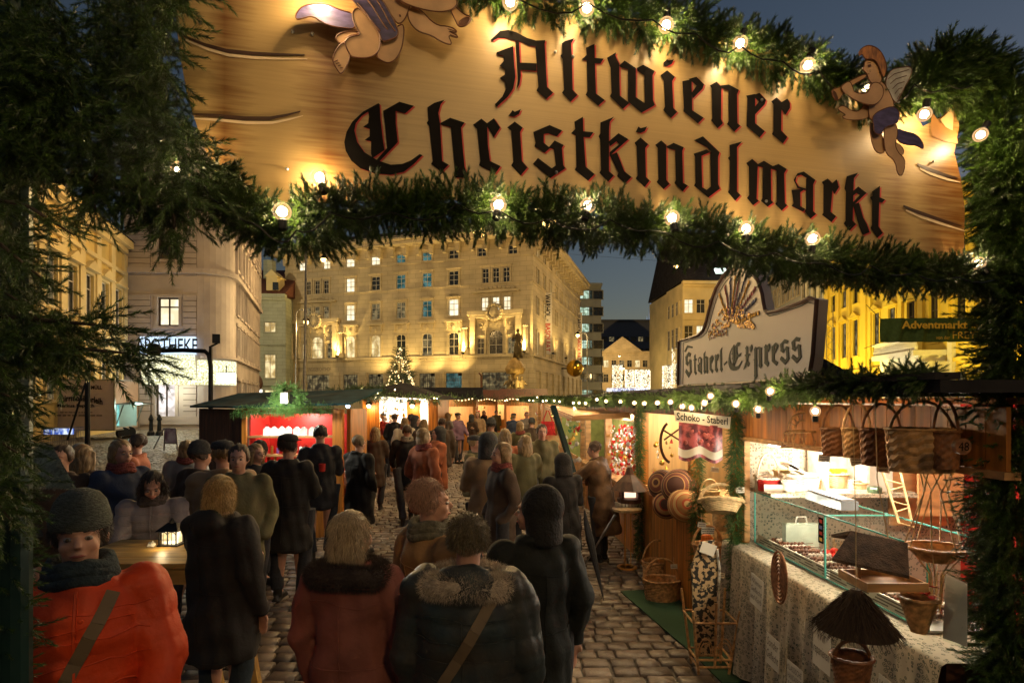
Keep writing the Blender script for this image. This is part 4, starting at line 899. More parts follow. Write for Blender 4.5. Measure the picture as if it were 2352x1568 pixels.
L2 = {'C': [[(255,712),(150,770),(75,840),(35,910),(20,980),(30,1040),(70,1110),(130,1160),(230,1195),(340,1205),(430,1185),(500,1130),(560,1070),(540,1062),(480,1105),(420,1130),(340,1135),(250,1105),(160,1050),(110,980),(90,900),(100,850),(140,800),(185,770)],
  [(185,770),(255,712),(265,720),(270,820),(285,950),(298,1035),(215,1090),(205,1060),(205,975),(160,965),(195,940),(195,890),(150,875),(185,850),(190,800)],[(288,765),(400,702),(500,730),(440,783),(375,765),(375,850),(390,980),(260,1115),(240,1105),(315,1020),(300,850)]],
 'h': [[(593,740),(640,710),(712,688),(685,720),(668,780),(680,850),(695,1110),(740,1135),(690,1187),(618,1130),(630,1110),(605,870),(588,848),(600,830)],[(680,850),(750,812),(850,845),(825,880),(840,1050),(850,1150),(875,1235),(830,1225),(785,1225),(780,1150),(755,880),(685,858)]],
 'r2': [[(908,860),(965,818),(1005,850),(1010,1000),(1025,1110),(1098,1145),(1060,1198),(948,1140),(958,1110),(935,890)],[(1003,850),(1052,815),(1095,880),(1050,948),(1030,910),(1005,870)]],
 'i2': [[(1142,880),(1195,838),(1250,880),(1232,910),(1245,1110),(1283,1155),(1235,1210),(1170,1140),(1185,1115),(1170,900)],[(1150,800),(1180,760),(1195,772),(1238,752),(1225,785),(1190,805)]],
 's': [[(1323,910),(1435,862),(1522,900),(1485,940),(1425,920),(1395,925),(1395,985),(1440,1020),(1400,1055),(1330,1010),(1338,985)],[(1400,1050),(1470,968),(1533,1000),(1520,1020),(1530,1140),(1545,1160),(1440,1228),(1320,1130),(1355,1088),(1450,1160),(1478,1140),(1465,1030),(1435,1020)]],
 't2': [[(1605,840),(1665,805),(1668,905),(1738,912),(1712,948),(1670,945),(1685,1150),(1745,1200),(1700,1247),(1608,1170),(1620,1150),(1615,935),(1582,920),(1612,890)]],
 'k': [[(1785,845),(1880,805),(1850,840),(1845,900),(1845,1180),(1878,1210),(1838,1253),(1778,1190),(1790,1170),(1782,960),(1772,940),(1785,920)],[(1843,975),(1910,918),(1978,960),(1850,1075),(1848,1050),(1915,995),(1895,975),(1850,1010)],[(1850,1070),(1900,1050),(1950,1180),(2000,1220),(1955,1265),(1900,1215),(1910,1190)]],
 'i3': [[(2020,985),(2062,948),(2115,995),(2095,1020),(2100,1220),(2125,1245),(2090,1290),(2028,1230),(2042,1210),(2035,1010)],[(2028,910),(2048,872),(2062,884),(2108,872),(2090,905),(2060,918)]],
 'n2': [[(2162,1000),(2205,968),(2240,1000),(2240,1240),(2262,1268),(2220,1305),(2172,1255),(2185,1235),(2180,1020)],[(2240,1010),(2290,985),(2360,1015),(2350,1040),(2355,1260),(2388,1278),(2352,1320),(2295,1262),(2305,1240),(2300,1035),(2245,1020)]]}
L2b = {'d': [[(75,968),(140,940),(255,1050),(235,1080),(165,1015),(90,975)],[(75,1060),(165,1030),(190,1050),(130,1075),(135,1290),(185,1320),(175,1360),(78,1280),(88,1260),(85,1080)],[(190,1045),(255,1050),(245,1080),(245,1270),(258,1300),(175,1362),(150,1320),(195,1285)]],
 'l2': [[(322,1000),(410,975),(375,1015),(375,1320),(398,1345),(362,1385),(312,1325),(322,1305),(325,1110),(312,1090),(325,1075)]],
 'm': [[(438,1125),(480,1095),(518,1130),(510,1370),(525,1385),(485,1415),(443,1365),(458,1345),(455,1150)],[(510,1135),(560,1108),(622,1145),(608,1170),(610,1380),(625,1395),(585,1425),(540,1385),(550,1365),(552,1155),(515,1145)],[(608,1150),(660,1130),(718,1165),(700,1195),(705,1400),(722,1415),(682,1452),(638,1405),(650,1390),(648,1175),(612,1165)]],
 'a': [[(765,1240),(790,1195),(835,1182),(915,1240),(895,1262),(850,1225),(815,1205),(785,1215),(778,1250),(800,1285),(850,1300),(845,1312),(790,1295)],[(850,1230),(915,1240),(900,1270),(900,1455),(920,1475),(880,1508),(840,1455),(850,1440)],[(750,1310),(850,1300),(810,1325),(812,1420),(845,1440),(830,1460),(750,1420),(765,1400)]],
 'r3': [[(958,1255),(1000,1230),(1035,1265),(1020,1460),(1058,1490),(1025,1532),(960,1480),(970,1465),(970,1275)],[(1030,1262),(1062,1235),(1078,1290),(1045,1340),(1030,1310)]],
 'k2': [[(1130,1215),(1210,1190),(1180,1230),(1172,1520),(1195,1545),(1150,1590),(1110,1540),(1122,1520),(1125,1320),(1115,1300)],[(1170,1320),(1210,1285),(1268,1330),(1172,1420),(1172,1395),(1220,1345),(1200,1330),(1172,1350)],[(1172,1410),(1215,1395),(1245,1500),(1268,1540),(1290,1600),(1240,1620),(1215,1560)]],
 't3': [[(1305,1320),(1360,1280),(1358,1360),(1395,1375),(1375,1398),(1355,1392),(1350,1560),(1380,1605),(1340,1640),(1295,1570),(1305,1550),(1305,1385),(1290,1360),(1308,1350)]]}
for tab, fnr in ((L1, r2), (L1b, r3), (L2, r2), (L2b, r3)):
    for ch, polys in tab.items():
        P2 = [[fnr(*q) for q in p_] for p_ in polys]; mb = MB(); mr_ = MB()
        for k, p_ in enumerate(P2):
            mb.prism(p_, sp, (.0035+.0003*k, .0024)); mr_.prism([(x+3.4, y+2.6) for x, y in p_], sp, (.0020+.0002*k, .0002))
        o = mb.build('letter', MT('ink'), sign); mr_.build('red_edge', MT('red_text'), o)
        GL[ch] = [[SGN.uz(*q) for q in p_] for p_ in P2]
# screws
m = MB()
for q in ((672, 73), (717, 78), (659, 388), (1275, 120), (1135, 38), (1316, 130), (1750, 230), (1760, 462), (1000, 60), (2143, 372), (1278, 396), (460, 52)): m.ball(sp(*q, .006), (.006, .006, .006), 8, 6)
m.build('screw', MT('metal_grey'), sign)
# cherubs: flat painted wooden cut-outs mounted a little in front of the board
M('cherub_skin', (.60, .36, .18), rough=.45, var=.22, scale=9); M('cherub_line', (.13, .045, .015), rough=.6); M('cherub_cloth', (.085, .065, .16), rough=.5, var=.4, scale=22, stretch=(1, 1, 3)); M('cherub_hair', (.42, .17, .04), rough=.5, var=.5, scale=25, stretch=(3, 3, 1)); M('cherub_wing', (.52, .49, .42), rough=.5, var=.3, scale=20); M('cherub_horn', (.62, .34, .12), rough=.4)
CUT = [0]
def cutout(name, parent, poly, fnr, off, mat, holes=(), lw=.0022):
    off += CUT[0]
    pts = [fnr(*q) for q in poly]
    # smooth the outline by corner cutting
    for _ in range(2):
        q = []
        for i in range(len(pts)):
            a, b = pts[i], pts[(i+1) % len(pts)]; q += [(a[0]*.75+b[0]*.25, a[1]*.75+b[1]*.25), (a[0]*.25+b[0]*.75, a[1]*.25+b[1]*.75)]
        pts = q
    m = MB(); m.prism(pts, sp, (off, off-.01)); o = m.build(name, MT(mat), parent)
    m = MB(); m.tube([sp(x, y, off) for x, y in pts], lw, 5, closed=True); m.build('outline', MT('cherub_line'), o)
    return o
rb = lambda x, y: (672+x*.1905, y*.1905)
ch = empty('cherub_cutout', sp(900, 80, .05), 'large painted wooden cherub with blue cloth and horn, cut off by the top edge', 'cherub')
for nm, off, mt, poly in (
 ('cloth', .052, 'cherub_cloth', [(35,220),(40,170),(100,90),(200,50),(400,40),(560,120),(760,170),(760,350),(640,345),(450,315),(340,260),(240,190),(120,225),(60,238)]),
 ('foot', .050, 'cherub_skin', [(520,440),(600,390),(780,370),(800,420),(690,425),(620,520),(570,530),(530,490)]),
 ('leg', .054, 'cherub_skin', [(1000,680),(1060,500),(1280,300),(1350,300),(1330,560),(1250,720),(1160,765),(1080,740)]),
 ('foot', .058, 'cherub_skin', [(620,510),(690,600),(700,680),(640,830),(590,890),(560,880),(480,740),(490,680),(550,560)]),
 ('leg', .062, 'cherub_skin', [(720,160),(760,100),(850,120),(960,250),(1050,400),(1060,560),(1010,660),(900,705),(720,690),(690,660),(640,560),(630,500),(700,440),(830,430),(760,320),(720,220)]),
 ('torso', .060, 'cherub_skin', [(1000,-260),(1100,-420),(1450,-420),(1450,-40),(1410,100),(1350,250),(1270,300),(1200,200),(1050,0)]),
 ('arm', .058, 'cherub_skin', [(1390,80),(1530,100),(1720,310),(1900,320),(1990,380),(1960,400),(1870,370),(2000,440),(1980,462),(1870,420),(1920,520),(1900,545),(1780,500),(1680,430),(1500,380),(1390,240)]),
 ('loincloth', .068, 'cherub_cloth', [(600,-160),(1050,-60),(1200,200),(1280,380),(1260,450),(1180,480),(1080,510),(1050,400),(900,180),(760,60)]),
 ('horn', .066, 'cherub_horn', [(1930,70),(1960,80),(2070,180),(2150,200),(2150,260),(2080,320),(2000,330),(1960,240),(1900,120)]),
 ('horn_mouth', .0685, 'cherub_line', [(2002,322),(2010,260),(2080,212),(2140,215),(2130,270),(2070,315)]),
 ('arm', .074, 'cherub_skin', [(1230,-60),(1500,-160),(1950,-60),(1990,40),(1960,90),(1900,130),(1750,150),(1500,100),(1300,20)]),
 ('head', .07, 'cherub_skin', [(1200,-420),(1150,-600),(1250,-760),(1450,-760),(1560,-600),(1500,-420)])): cutout(nm, ch, poly, rb, off, mt)
m = MB(); m.prism([rb(*q) for q in ((1280,175),(1305,180),(1310,205),(1290,210))], sp, (.0625, .0601)); m.build('navel', MT('cherub_line'), ch)
m = MB()
for a, b_ in (((780,40),(1060,380)), ((900,0),(1150,360)), ((985,-40),(1240,380))): m.tube([sp(*rb(a[0]+(b_[0]-a[0])*t/6+math.sin(t)*8, a[1]+(b_[1]-a[1])*t/6), .0685) for t in range(7)], .0028, 5)
for k in range(3): m.tube([sp(*rb(1870+k*14, 350+k*34), .059), sp(*rb(1985, 385+k*32), .059)], .0012, 4)
for k in range(4): m.tube([sp(*rb(500+k*24, 745+k*26), .059), sp(*rb(545+k*20, 725+k*30), .059)], .0012, 4)
m.build('painted_line', MT('cherub_line'), ch)
CUT[0] = .085
ch = empty('cherub_cutout', sp(2035, 250, .05), 'small painted wooden cherub blowing a horn at the right end of the sign', 'cherub')
for nm, off, mt, poly in (
 ('wing', .062, 'cherub_wing', [(1395,580),(1410,520),(1440,480),(1500,465),(1585,460),(1570,530),(1530,600),(1490,680),(1470,720),(1420,640)]),
 ('cloth', .056, 'cherub_cloth', [(1470,880),(1540,910),(1600,920),(1650,970),(1665,1035),(1610,1000),(1540,1000),(1475,970)]),
 ('leg', .058, 'cherub_skin', [(1290,830),(1325,880),(1380,930),(1400,1060),(1330,1055),(1295,960)]),
 ('foot', .060, 'cherub_skin', [(1460,980),(1500,1000),(1530,1040),(1510,1075),(1465,1040)]),
 ('leg', .066, 'cherub_skin', [(1390,860),(1470,840),(1485,920),(1460,1000),(1490,1060),(1530,1090),(1530,1160),(1510,1215),(1480,1200),(1465,1110),(1400,1060),(1385,970)]),
 ('torso', .066, 'cherub_skin', [(1290,560),(1370,550),(1430,640),(1465,740),(1400,790),(1320,830),(1285,820),(1280,730),(1270,650),(1290,600)]),
 ('arm', .062, 'cherub_skin', [(1070,740),(1110,725),(1160,765),(1220,770),(1260,700),(1300,780),(1280,815),(1200,830),(1120,825),(1095,800),(1130,795),(1072,760)]),
 ('head', .068, 'cherub_skin', [(1252,425),(1290,395),(1350,400),(1370,460),(1378,530),(1360,580),(1300,580),(1275,530),(1268,505),(1240,482),(1252,455)]),
 ('hair', .074, 'cherub_hair', [(1212,390),(1220,340),(1280,308),(1350,335),(1392,400),(1408,470),(1385,545),(1368,500),(1340,425),(1300,405),(1255,412),(1240,372)]),
 ('horn', .078, 'cherub_horn', [(1020,620),(1090,600),(1110,580),(1260,505),(1272,532),(1130,610),(1110,640),(1070,700),(1040,680)]),
 ('horn_mouth', .080, 'cherub_line', [(1028,625),(1050,630),(1072,680),(1062,695),(1040,670)]),
 ('arm', .084, 'cherub_skin', [(1095,590),(1150,555),(1172,600),(1180,640),(1280,650),(1305,560),(1375,580),(1388,650),(1350,710),(1300,728),(1200,700),(1130,655),(1095,620)]),
 ('loincloth', .076, 'cherub_cloth', [(1305,810),(1340,770),(1440,730),(1490,755),(1495,820),(1470,855),(1390,875),(1370,930),(1320,920),(1315,860)])): cutout(nm, ch, poly, r3, off, mt, lw=.0018)
m = MB(); m.prism([r3(*q) for q in ((1276,448),(1296,443),(1300,458),(1280,464))], lambda x, y, o: sp(x, y, o+.085), (.0705, .0682)); m.tube([sp(*r3(1272, 436), .1542), sp(*r3(1298, 430), .1542)], .001, 4)
m.tube([sp(*r3(1268, 512), .154), sp(*r3(1285, 510), .154)], .0012, 4); m.tube([sp(*r3(1355+8*math.cos(t), 480+22*math.sin(t)), .1542) for t in np.arange(-1.5, 2.4, .5)], .0012, 4)
for k in range(5): m.tube([sp(*r3(1415+k*16, 545+k*34), .1485), sp(*r3(1460+k*10, 510+k*34), .1485), sp(*r3(1560-k*16, 480+k*42), .1485)], .0013, 4)
m.build('painted_line', MT('cherub_line'), ch)
# ---- arch frame posts ----
fr = empty('arch_frame', (-1.44, 1.60, 0), 'dark green metal posts and rails carrying the entrance sign', 'arch')
pL = (-1.44, 1.60); pR = (2.17, 2.455)
for (x, y), zt_p in ((pL, 4.2), (pR, 3.5)):
    m = MB(); m.cyl((x, y, 0), (x, y, zt_p), .042, n=12); m.build('post', MT('metal_green'), fr)
for pp_ in ([(30, 400), (455, 440), (600, 515), (900, 480), (1150, 482), (1400, 512), (1650, 555), (1900, 610), (2100, 645), (2330, 650)], [(30, -120), (960, -75), (1200, 20), (1500, 60), (1700, 112), (1880, 160), (2030, 225), (2330, 200)]):
    m = MB(); m.tube([sp(*q_, -.04) for q_ in pp_], .016, 8); m.build('rail', MT('metal_green'), fr)
# ---- garlands ----
M('needle_near', (.042, .088, .010), rough=.38, var=.4, scale=9, island=.5, spec=.7)
NE = MT('needle_near')
gp = lambda pts, off: [sp(x, y, off) for x, y in pts]
lowp = [(455, 400), (520, 470), (600, 515), (680, 535), (760, 490), (900, 480), (1050, 476), (1150, 482), (1260, 500), (1400, 512), (1530, 528), (1650, 555), (1780, 585), (1900, 600), (2000, 615), (2100, 628), (2200, 632), (2310, 625)]
topp = [(960, -95), (1080, -55), (1200, -5), (1350, 12), (1500, 48), (1600, 72), (1700, 112), (1800, 140), (1880, 160), (1960, 215), (2030, 230), (2100, 195), (2180, 200), (2250, 185)]
o = garland('garland', gp(lowp, .03), lambda u: .085-.035*(u>.72)*(u-.72)/.28, 1150, NE, seed=1, sc_=(.48, .8), fwd=.35, lib=SPRG); tag(o, 'thick fir garland with glowing bulbs running along the lower edge of the entrance sign', 'garland')
o = garland('garland', gp(topp, .02), .08, 1150, NE, seed=2, sc_=(.48, .82), fwd=.35, lib=SPRG); tag(o, 'thick fir garland with glowing bulbs along the upper right edge of the entrance sign', 'garland')
for src, o_ in ((lowp, 'lower'), (topp, 'upper')):
    m = MB(); pts = gp(src, .12); fine = [pts[i].lerp(pts[i+1], t/4)+Vector((0, 0, -.028*math.sin(t/4*math.pi)+.012*math.sin(i*2.3))) for i in range(len(pts)-1) for t in range(4)]; m.tube(fine, .0028, 5)
    c_ = m.build('light_cable', MT('metal_black')); tag(c_, f'thin black bulb cable sagging along the {o_} garland of the entrance sign', 'cable')
o = garland('garland', gp([(2110, 195), (2165, 165), (2225, 150), (2275, 190), (2295, 260), (2285, 340), (2320, 420), (2330, 500), (2330, 600), (2340, 680)], .0), .125, 1700, NE, seed=3, sc_=(.6, 1.0), droop=.25, lib=SPRG); tag(o, 'bushy fir garland bunched at the upper right corner of the entrance sign', 'garland')
postR = [(pR[0]+.03, pR[1]-.03, z) for z in np.linspace(3.3, 0, 14)]
o = garland('garland', postR, lambda u: .12+.05*u**.5, 1500, NE, seed=4, sc_=(.55, .95), droop=.5); tag(o, 'fir garland wound round the right hand post, dark and dense', 'garland')
postL = [(pL[0]-.13*(3.6-z)/3.6, pL[1]-.0, z) for z in np.linspace(3.6, 0, 14)]
o = garland('garland', postL, lambda u: .12-.075*u, 620, NE, seed=5, sc_=(.42, .72), droop=.45); tag(o, 'fir garland wound round the left hand post, dark and dense', 'garland')
def fill(polys, n, y0, y1, seed, name, lab, dirb=(.3, -.4, -.7), sc_=(.7, 1.2), rnd=.8):
    r = np.random.default_rng(seed); pos = []
    def ins(x, y, p_):
        c = False; j = len(p_)-1
        for i in range(len(p_)):
            if (p_[i][1] > y) != (p_[j][1] > y) and x < (p_[j][0]-p_[i][0])*(y-p_[i][1])/(p_[j][1]-p_[i][1])+p_[i][0]: c = not c
            j = i
        return c
    while len(pos) < n:
        x = r.uniform(-120, 700); y = r.uniform(-220, 1650)
        if any(ins(x, y, p_) for p_ in polys): q = P(x, y, r.uniform(y0, y1)); pos.append(tuple(q))
    pos = np.array(pos); d = np.array(dirb)[None]+r.normal(size=(n, 3))*rnd
    o = np_mesh(name, scatter(pos, d, r.uniform(*sc_, n), SPR, seed), 3, NE); tag(o, lab, 'garland'); return o
fill([[(-60, 30), (90, 30), (130, 60), (215, 60), (240, -40), (440, -80), (395, 60), (395, 200), (440, 320), (480, 400), (460, 460), (380, 440), (330, 430), (250, 380), (170, 390), (60, 420), (-60, 440)]], 1700, 1.42, 1.72, 6, 'garland', 'dense dark mass of fir twigs filling the upper left corner beside the sign', sc_=(.45, .85))
def branch(pts, lab, seed, n=80, sc_=(.5, .95)):
    w_ = [P(*q) for q in pts]; r = np.random.default_rng(seed); p, t, u, L = along(w_, n, r)
    d = t*1.0+r.normal(size=(n, 3))*.55; d[:, 2] -= .25
    e = empty('fir_branch', w_[0], lab, 'branch', 'fir branches hanging in at the left'); np_mesh('twigs', scatter(p+r.normal(size=(n, 3))*.012, d, r.uniform(*sc_, n)*(1.05-.35*u), SPR, seed), 3, NE, e)
    m = MB(); m.tube(w_, [.008*(1-.8*i/(len(w_)-1)) for i in range(len(w_))], 6); m.build('stem', MT('bark'), e)
bl = [([(-150, 440, 1.5), (60, 470, 1.35), (170, 540, 1.25)], 60), ([(-150, 520, 1.45), (0, 560, 1.3), (110, 650, 1.2)], 60), ([(-150, 620, 1.4), (-20, 650, 1.3), (40, 690, 1.2)], 40),
      ([(-150, 720, 1.4), (60, 730, 1.25), (210, 745, 1.15), (270, 760, 1.12)], 110), ([(-150, 780, 1.35), (80, 790, 1.2), (230, 805, 1.12), (340, 815, 1.1)], 130), ([(-150, 830, 1.35), (60, 830, 1.25), (160, 830, 1.2)], 70), ([(-150, 880, 1.4), (-20, 890, 1.3), (40, 920, 1.25)], 60),
      ([(-120, 980, 1.4), (-20, 1000, 1.35), (40, 1040, 1.3)], 50), ([(-120, 1120, 1.45), (-20, 1140, 1.35), (30, 1200, 1.3)], 70), ([(230, 380, 1.6), (210, 430, 1.5), (220, 480, 1.45)], 45), ([(330, 420, 1.62), (300, 450, 1.55), (270, 470, 1.5)], 40), ([(380, 440, 1.62), (400, 500, 1.55), (400, 560, 1.52)], 36), ([(460, 440, 1.66), (400, 480, 1.6), (350, 500, 1.58)], 50)]
onm = ['topmost fir branch at the left edge reaching over the yellow house', 'fir branch second from the top at the left edge', 'fir branch at the left edge above the dark dish shape', 'long fir branch reaching before the yellow house windows', 'longest fir branch pointing at the pharmacy sign', 'short fir branch under the longest one', 'drooping fir branch level with the trailer top', 'small fir branch before the railing at left', 'lowest fir branch at the left edge', 'fir twig hanging down below the upper left fir mass, left one', 'fir twig hanging slantwise below the upper left fir mass', 'long thin fir twig hanging before the dark upper window', 'fir twig hanging beside the lower left end of the sign']
for i, (pts, n) in enumerate(bl): branch(pts, onm[i], 30+i, n)
# ---- bulbs ----
def make_bulb():
    e = empty('light_bulb', (0, 0, 0)); m = MB(); m.smooth = True; m.ball((0, 0, 0), .027, 16, 12); m.build('globe', MT('bulb_glass'), e, local=True)
    m = MB(); m.smooth = True; m.ball((0, 0, 0), .0155, 10, 8); m.build('filament', MT('filament'), e, local=True)
    m = MB(); m.lathe((0, 0, -.058), [(.010, 0), (.014, .004), (.014, .03), (.010, .035)], 10); m.build('socket', MT('metal_black'), e, local=True); return e
proto = make_bulb(); first = [True]
def bulb(px, py, off, lab, rot=(0, 0, 0), pw=2.6, loc=None, grp='bulbs on the entrance arch garlands'):
    o = proto if first[0] else copy_tree(proto); first[0] = False
    o.location = sp(px, py, off) if loc is None else loc; o.rotation_euler = rot; tag(o, lab, 'light bulb', grp); del_ = o.pop('wloc', None) if hasattr(o, 'pop') else None
    lamp('bulb_light', Vector(o.location), pw, (1, .70, .36), .02); return o
ords = ['leftmost', 'second', 'third', 'fourth', 'fifth', 'sixth', 'seventh', 'eighth', 'ninth']
for i, (x, y) in enumerate(((730, -22), (1172, 4), (1348, 18), (1530, 58), (1700, 100), (1855, 150), (1990, 203), (2123, 263), (2252, 310))):
    bulb(x, y, .085 if i not in (6,) else .045, f'{ords[i]} glowing clear bulb from the left along the top edge of the entrance sign', (R(180+random.uniform(-30, 30)), 0, random.uniform(0, 6)), 7.5 if i != 6 else 1.5)
for i, (x, y) in enumerate(((415, 392), (648, 486), (735, 408), (1145, 470), (1350, 472), (1543, 500), (1714, 525), (1866, 548), (2247, 605))):
    bulb(x, y, (.06, .11, .02, .11, .08, .11, .10, .11, .07)[i], f'{ords[i]} glowing clear bulb from the left along the bottom edge of the entrance sign', (R(random.uniform(-30, 30)), 0, random.uniform(0, 6)), 7.0)
# ======================= market stalls on the right =======================
def rx(Y): return 1.93-.062*(Y-4.69)
def rp(Y, z, off=0): return Vector((rx(Y)-off, Y, z))
def rbox(m, Y0, Y1, z0, z1, o0, o1):
    m.add([rp(Y, z, o) for Y in (Y0, Y1) for z in (z0, z1) for o in (o0, o1)], [(0, 1, 3, 2), (4, 6, 7, 5), (0, 4, 5, 1), (2, 3, 7, 6), (0, 2, 6, 4), (1, 5, 7, 3)])
def planks(m, Y0, Y1, z0, z1, o, n, t=.02):   # upright boards with open joints
    w_ = (Y1-Y0)/n
    for i in range(n): rbox(m, Y0+i*w_+.0025, Y0+(i+1)*w_-.0025, z0, z1, o, o-t-.002*(i % 2))
def yof(px, off=0):   # depth where a photo column meets the stall front
    k = (px-CX)/F; return (1.93+.062*4.69-off)/(k+.062)
def daisy_cloth():
    m = bpy.data.materials.new('daisy_cloth'); m.use_nodes = True; n = m.node_tree.nodes; l = m.node_tree.links; b = n['Principled BSDF']
    tc = n.new('ShaderNodeTexCoord'); v = n.new('ShaderNodeTexVoronoi'); v.inputs['Scale'].default_value = 40; v.inputs['Randomness'].default_value = .65; l.new(tc.outputs['Object'], v.inputs[0])
    r = n.new('ShaderNodeValToRGB'); l.new(v.outputs['Distance'], r.inputs[0]); cr = r.color_ramp
    cr.elements[0].position = 0; cr.elements[0].color = (.10, .11, .09, 1); cr.elements[1].position = 1; cr.elements[1].color = (.50, .43, .32, 1)
    for p_, c in ((.13, (.10, .11, .09)), (.17, (.50, .43, .32)), (.27, (.50, .43, .32)), (.31, (.12, .13, .10)), (.40, (.12, .13, .10)), (.45, (.50, .43, .32))): e = cr.elements.new(p_); e.color = cc(c)
    l.new(r.outputs[0], b.inputs['Base Color']); b.inputs['Roughness'].default_value = .9; MATS['daisy_cloth'] = m
daisy_cloth()
WO, WL = MT('wood_orange'), MT('wood_light')
st = empty('market_stall', rp(3.5, 0, -.9), 'wooden basket and sweets stall at right with patterned cloth counter and glass case', 'market stall')
m = MB(); planks(m, 2.3, 4.62, 1.89, 2.16, .02, 24); m.build('boarding', WO, st)
for Y in (4.62, 4.70): m = MB(); rbox(m, Y, Y+.05, 0, 2.15, .05 if Y > 4.65 else .02, -.05); m.build('post', WO, st)
m = MB(); rbox(m, 2.3, 4.62, 1.855, 1.888, .03, -.04); rbox(m, 4.57, 4.618, 1.02, 1.85, .015, -.03); m.build('frame', WL, st)
m = MB(); rbox(m, 2.2, 7.6, 2.22, 2.27, .38, -2.0); rbox(m, 2.2, 7.6, 2.272, 2.30, .40, .3); m.build('roof', MT('roof_dark'), st)
m = MB(); rbox(m, 2.55, 4.70, .02, .985, .06, -.35); m.build('counter', MT('wood_brown'), st)
# draped cloth over the counter
m = MB(); N = 150; rows_ = [(-.40, .998), (.10, 1.0), (.125, .985), (.13, .93), (.14, .7), (.15, .45), (.16, .22), (.165, .06)]
vs = []
for i in range(N+1):
    Y = 2.50+(4.74-2.50)*i/N
    for j, (o, z) in enumerate(rows_):
        k = max(0, j-2)/5; vs.append(rp(Y, z-.02*k*math.sin(Y*5), o+k*(.028*math.sin(Y*31)+.03*math.sin(Y*13+j*.3)+.012*math.sin(Y*67))))
m.add(vs, [(i*8+j, i*8+j+1, (i+1)*8+j+1, (i+1)*8+j) for i in range(N) for j in range(7)])
m.build('table_cloth', MT('daisy_cloth'), st, shade=True)
# inner walls
m = MB(); rbox(m, 4.72, 4.75, 0, 2.2, -.02, -1.9); m.build('end_wall', MT('daisy_cloth'), st)
m = MB(); rbox(m, 2.2, 4.72, 0, 2.2, -1.9, -1.94); m.build('back_wall', MT('red_cloth'), st)
m = MB(); rbox(m, 2.2, 2.23, 0, 2.2, -.1, -1.9); m.build('end_wall', WL, st)
m = MB(); rbox(m, 2.3, 4.7, 2.17, 2.20, -.05, -1.88); m.build('ceiling', WL, st)
m = MB(); rbox(m, 4.30, 4.71, 1.43, 1.46, -.06, -1.25); m.build('shelf', MT('daisy_cloth'), st)
m = MB(); m.cyl(rp(4.5, 1.83, -.15), rp(4.5, 1.83, -.95), .018, n=8); m.build('tube_lamp', MT('tube_white'), st)
lamp('case_fill', rp(4.1, 1.40, -.12), 5.5, (1, .88, .68), .03, parent=st); lamp('case_fill', rp(3.2, 1.40, -.12), 5.5, (1, .88, .68), .03, parent=st)  # fill lamps added to brighten the contents of the case
lamp('stall_light', rp(4.3, 1.78, -.5), 26, (1, .88, .70), .12, parent=st); lamp('stall_light', rp(3.3, 2.0, -.55), 34, (1, .88, .70), .12, parent=st)
# glass case
gc = empty('glass_case', rp(3.7, 1.0, -.3), 'long glass display case with sweets standing on the cloth counter', 'display case')
M('glass_edge', (.10, .42, .36), rough=.15, var=.05)
def clear_glass():
    m = bpy.data.materials.new('clear_glass'); m.use_nodes = True; n = m.node_tree.nodes; l = m.node_tree.links; n.remove(n['Principled BSDF'])
    t = n.new('ShaderNodeBsdfTransparent'); t.inputs[0].default_value = (.93, .98, .96, 1); g_ = n.new('ShaderNodeBsdfGlossy'); g_.inputs['Roughness'].default_value = .04
    fz = n.new('ShaderNodeFresnel'); fz.inputs[0].default_value = 1.35; a = n.new('ShaderNodeMixShader'); a.inputs[0].default_value = .07; l.new(t.outputs[0], a.inputs[1]); l.new(g_.outputs[0], a.inputs[2]); l.new(a.outputs[0], n['Material Output'].inputs[0]); MATS['clear_glass'] = m
clear_glass()
m = MB()
for a, b_ in ((2.80, 3.62), (3.64, 4.55)): m.quad(rp(a, 1.02, -.06), rp(b_, 1.02, -.06), rp(b_, 1.43, -.06), rp(a, 1.43, -.06)); m.quad(rp(a, 1.43, -.06), rp(b_, 1.43, -.06), rp(b_, 1.43, -.5), rp(a, 1.43, -.5))
for Y in (2.80, 3.63, 4.55): m.quad(rp(Y, 1.02, -.06), rp(Y, 1.02, -.5), rp(Y, 1.43, -.5), rp(Y, 1.43, -.06))
m.build('glass', MT('clear_glass'), gc)
m = MB()
for o, z in ((-.06, 1.433), (-.5, 1.433), (-.06, 1.02)): m.bar(rp(2.8, z, o), rp(4.55, z, o), .008)
for Y in (2.80, 3.63, 4.55):
    m.bar(rp(Y, 1.02, -.06), rp(Y, 1.43, -.06), .010); m.bar(rp(Y, 1.433, -.06), rp(Y, 1.433, -.5), .008)
m.build('edge', MT('glass_edge'), gc)
m = MB(); rbox(m, 2.81, 4.54, 1.005, 1.018, -.07, -.49); m.build('base', M('white_tray', (.6, .6, .58), rough=.4), gc)
m = MB(); rbox(m, 2.83, 3.60, 1.02, 1.09, -.072, -.08); rbox(m, 3.66, 4.53, 1.02, 1.09, -.072, -.08); m.build('price_strip', MT('paper'), gc)
m = MB(); lines_mb(m, lambda x, y, o: rp(x, y, o), 2.88, 4.5, 1.03, 1.085, 3, -.070, 5); m.build('print', MT('ink_soft'), gc)
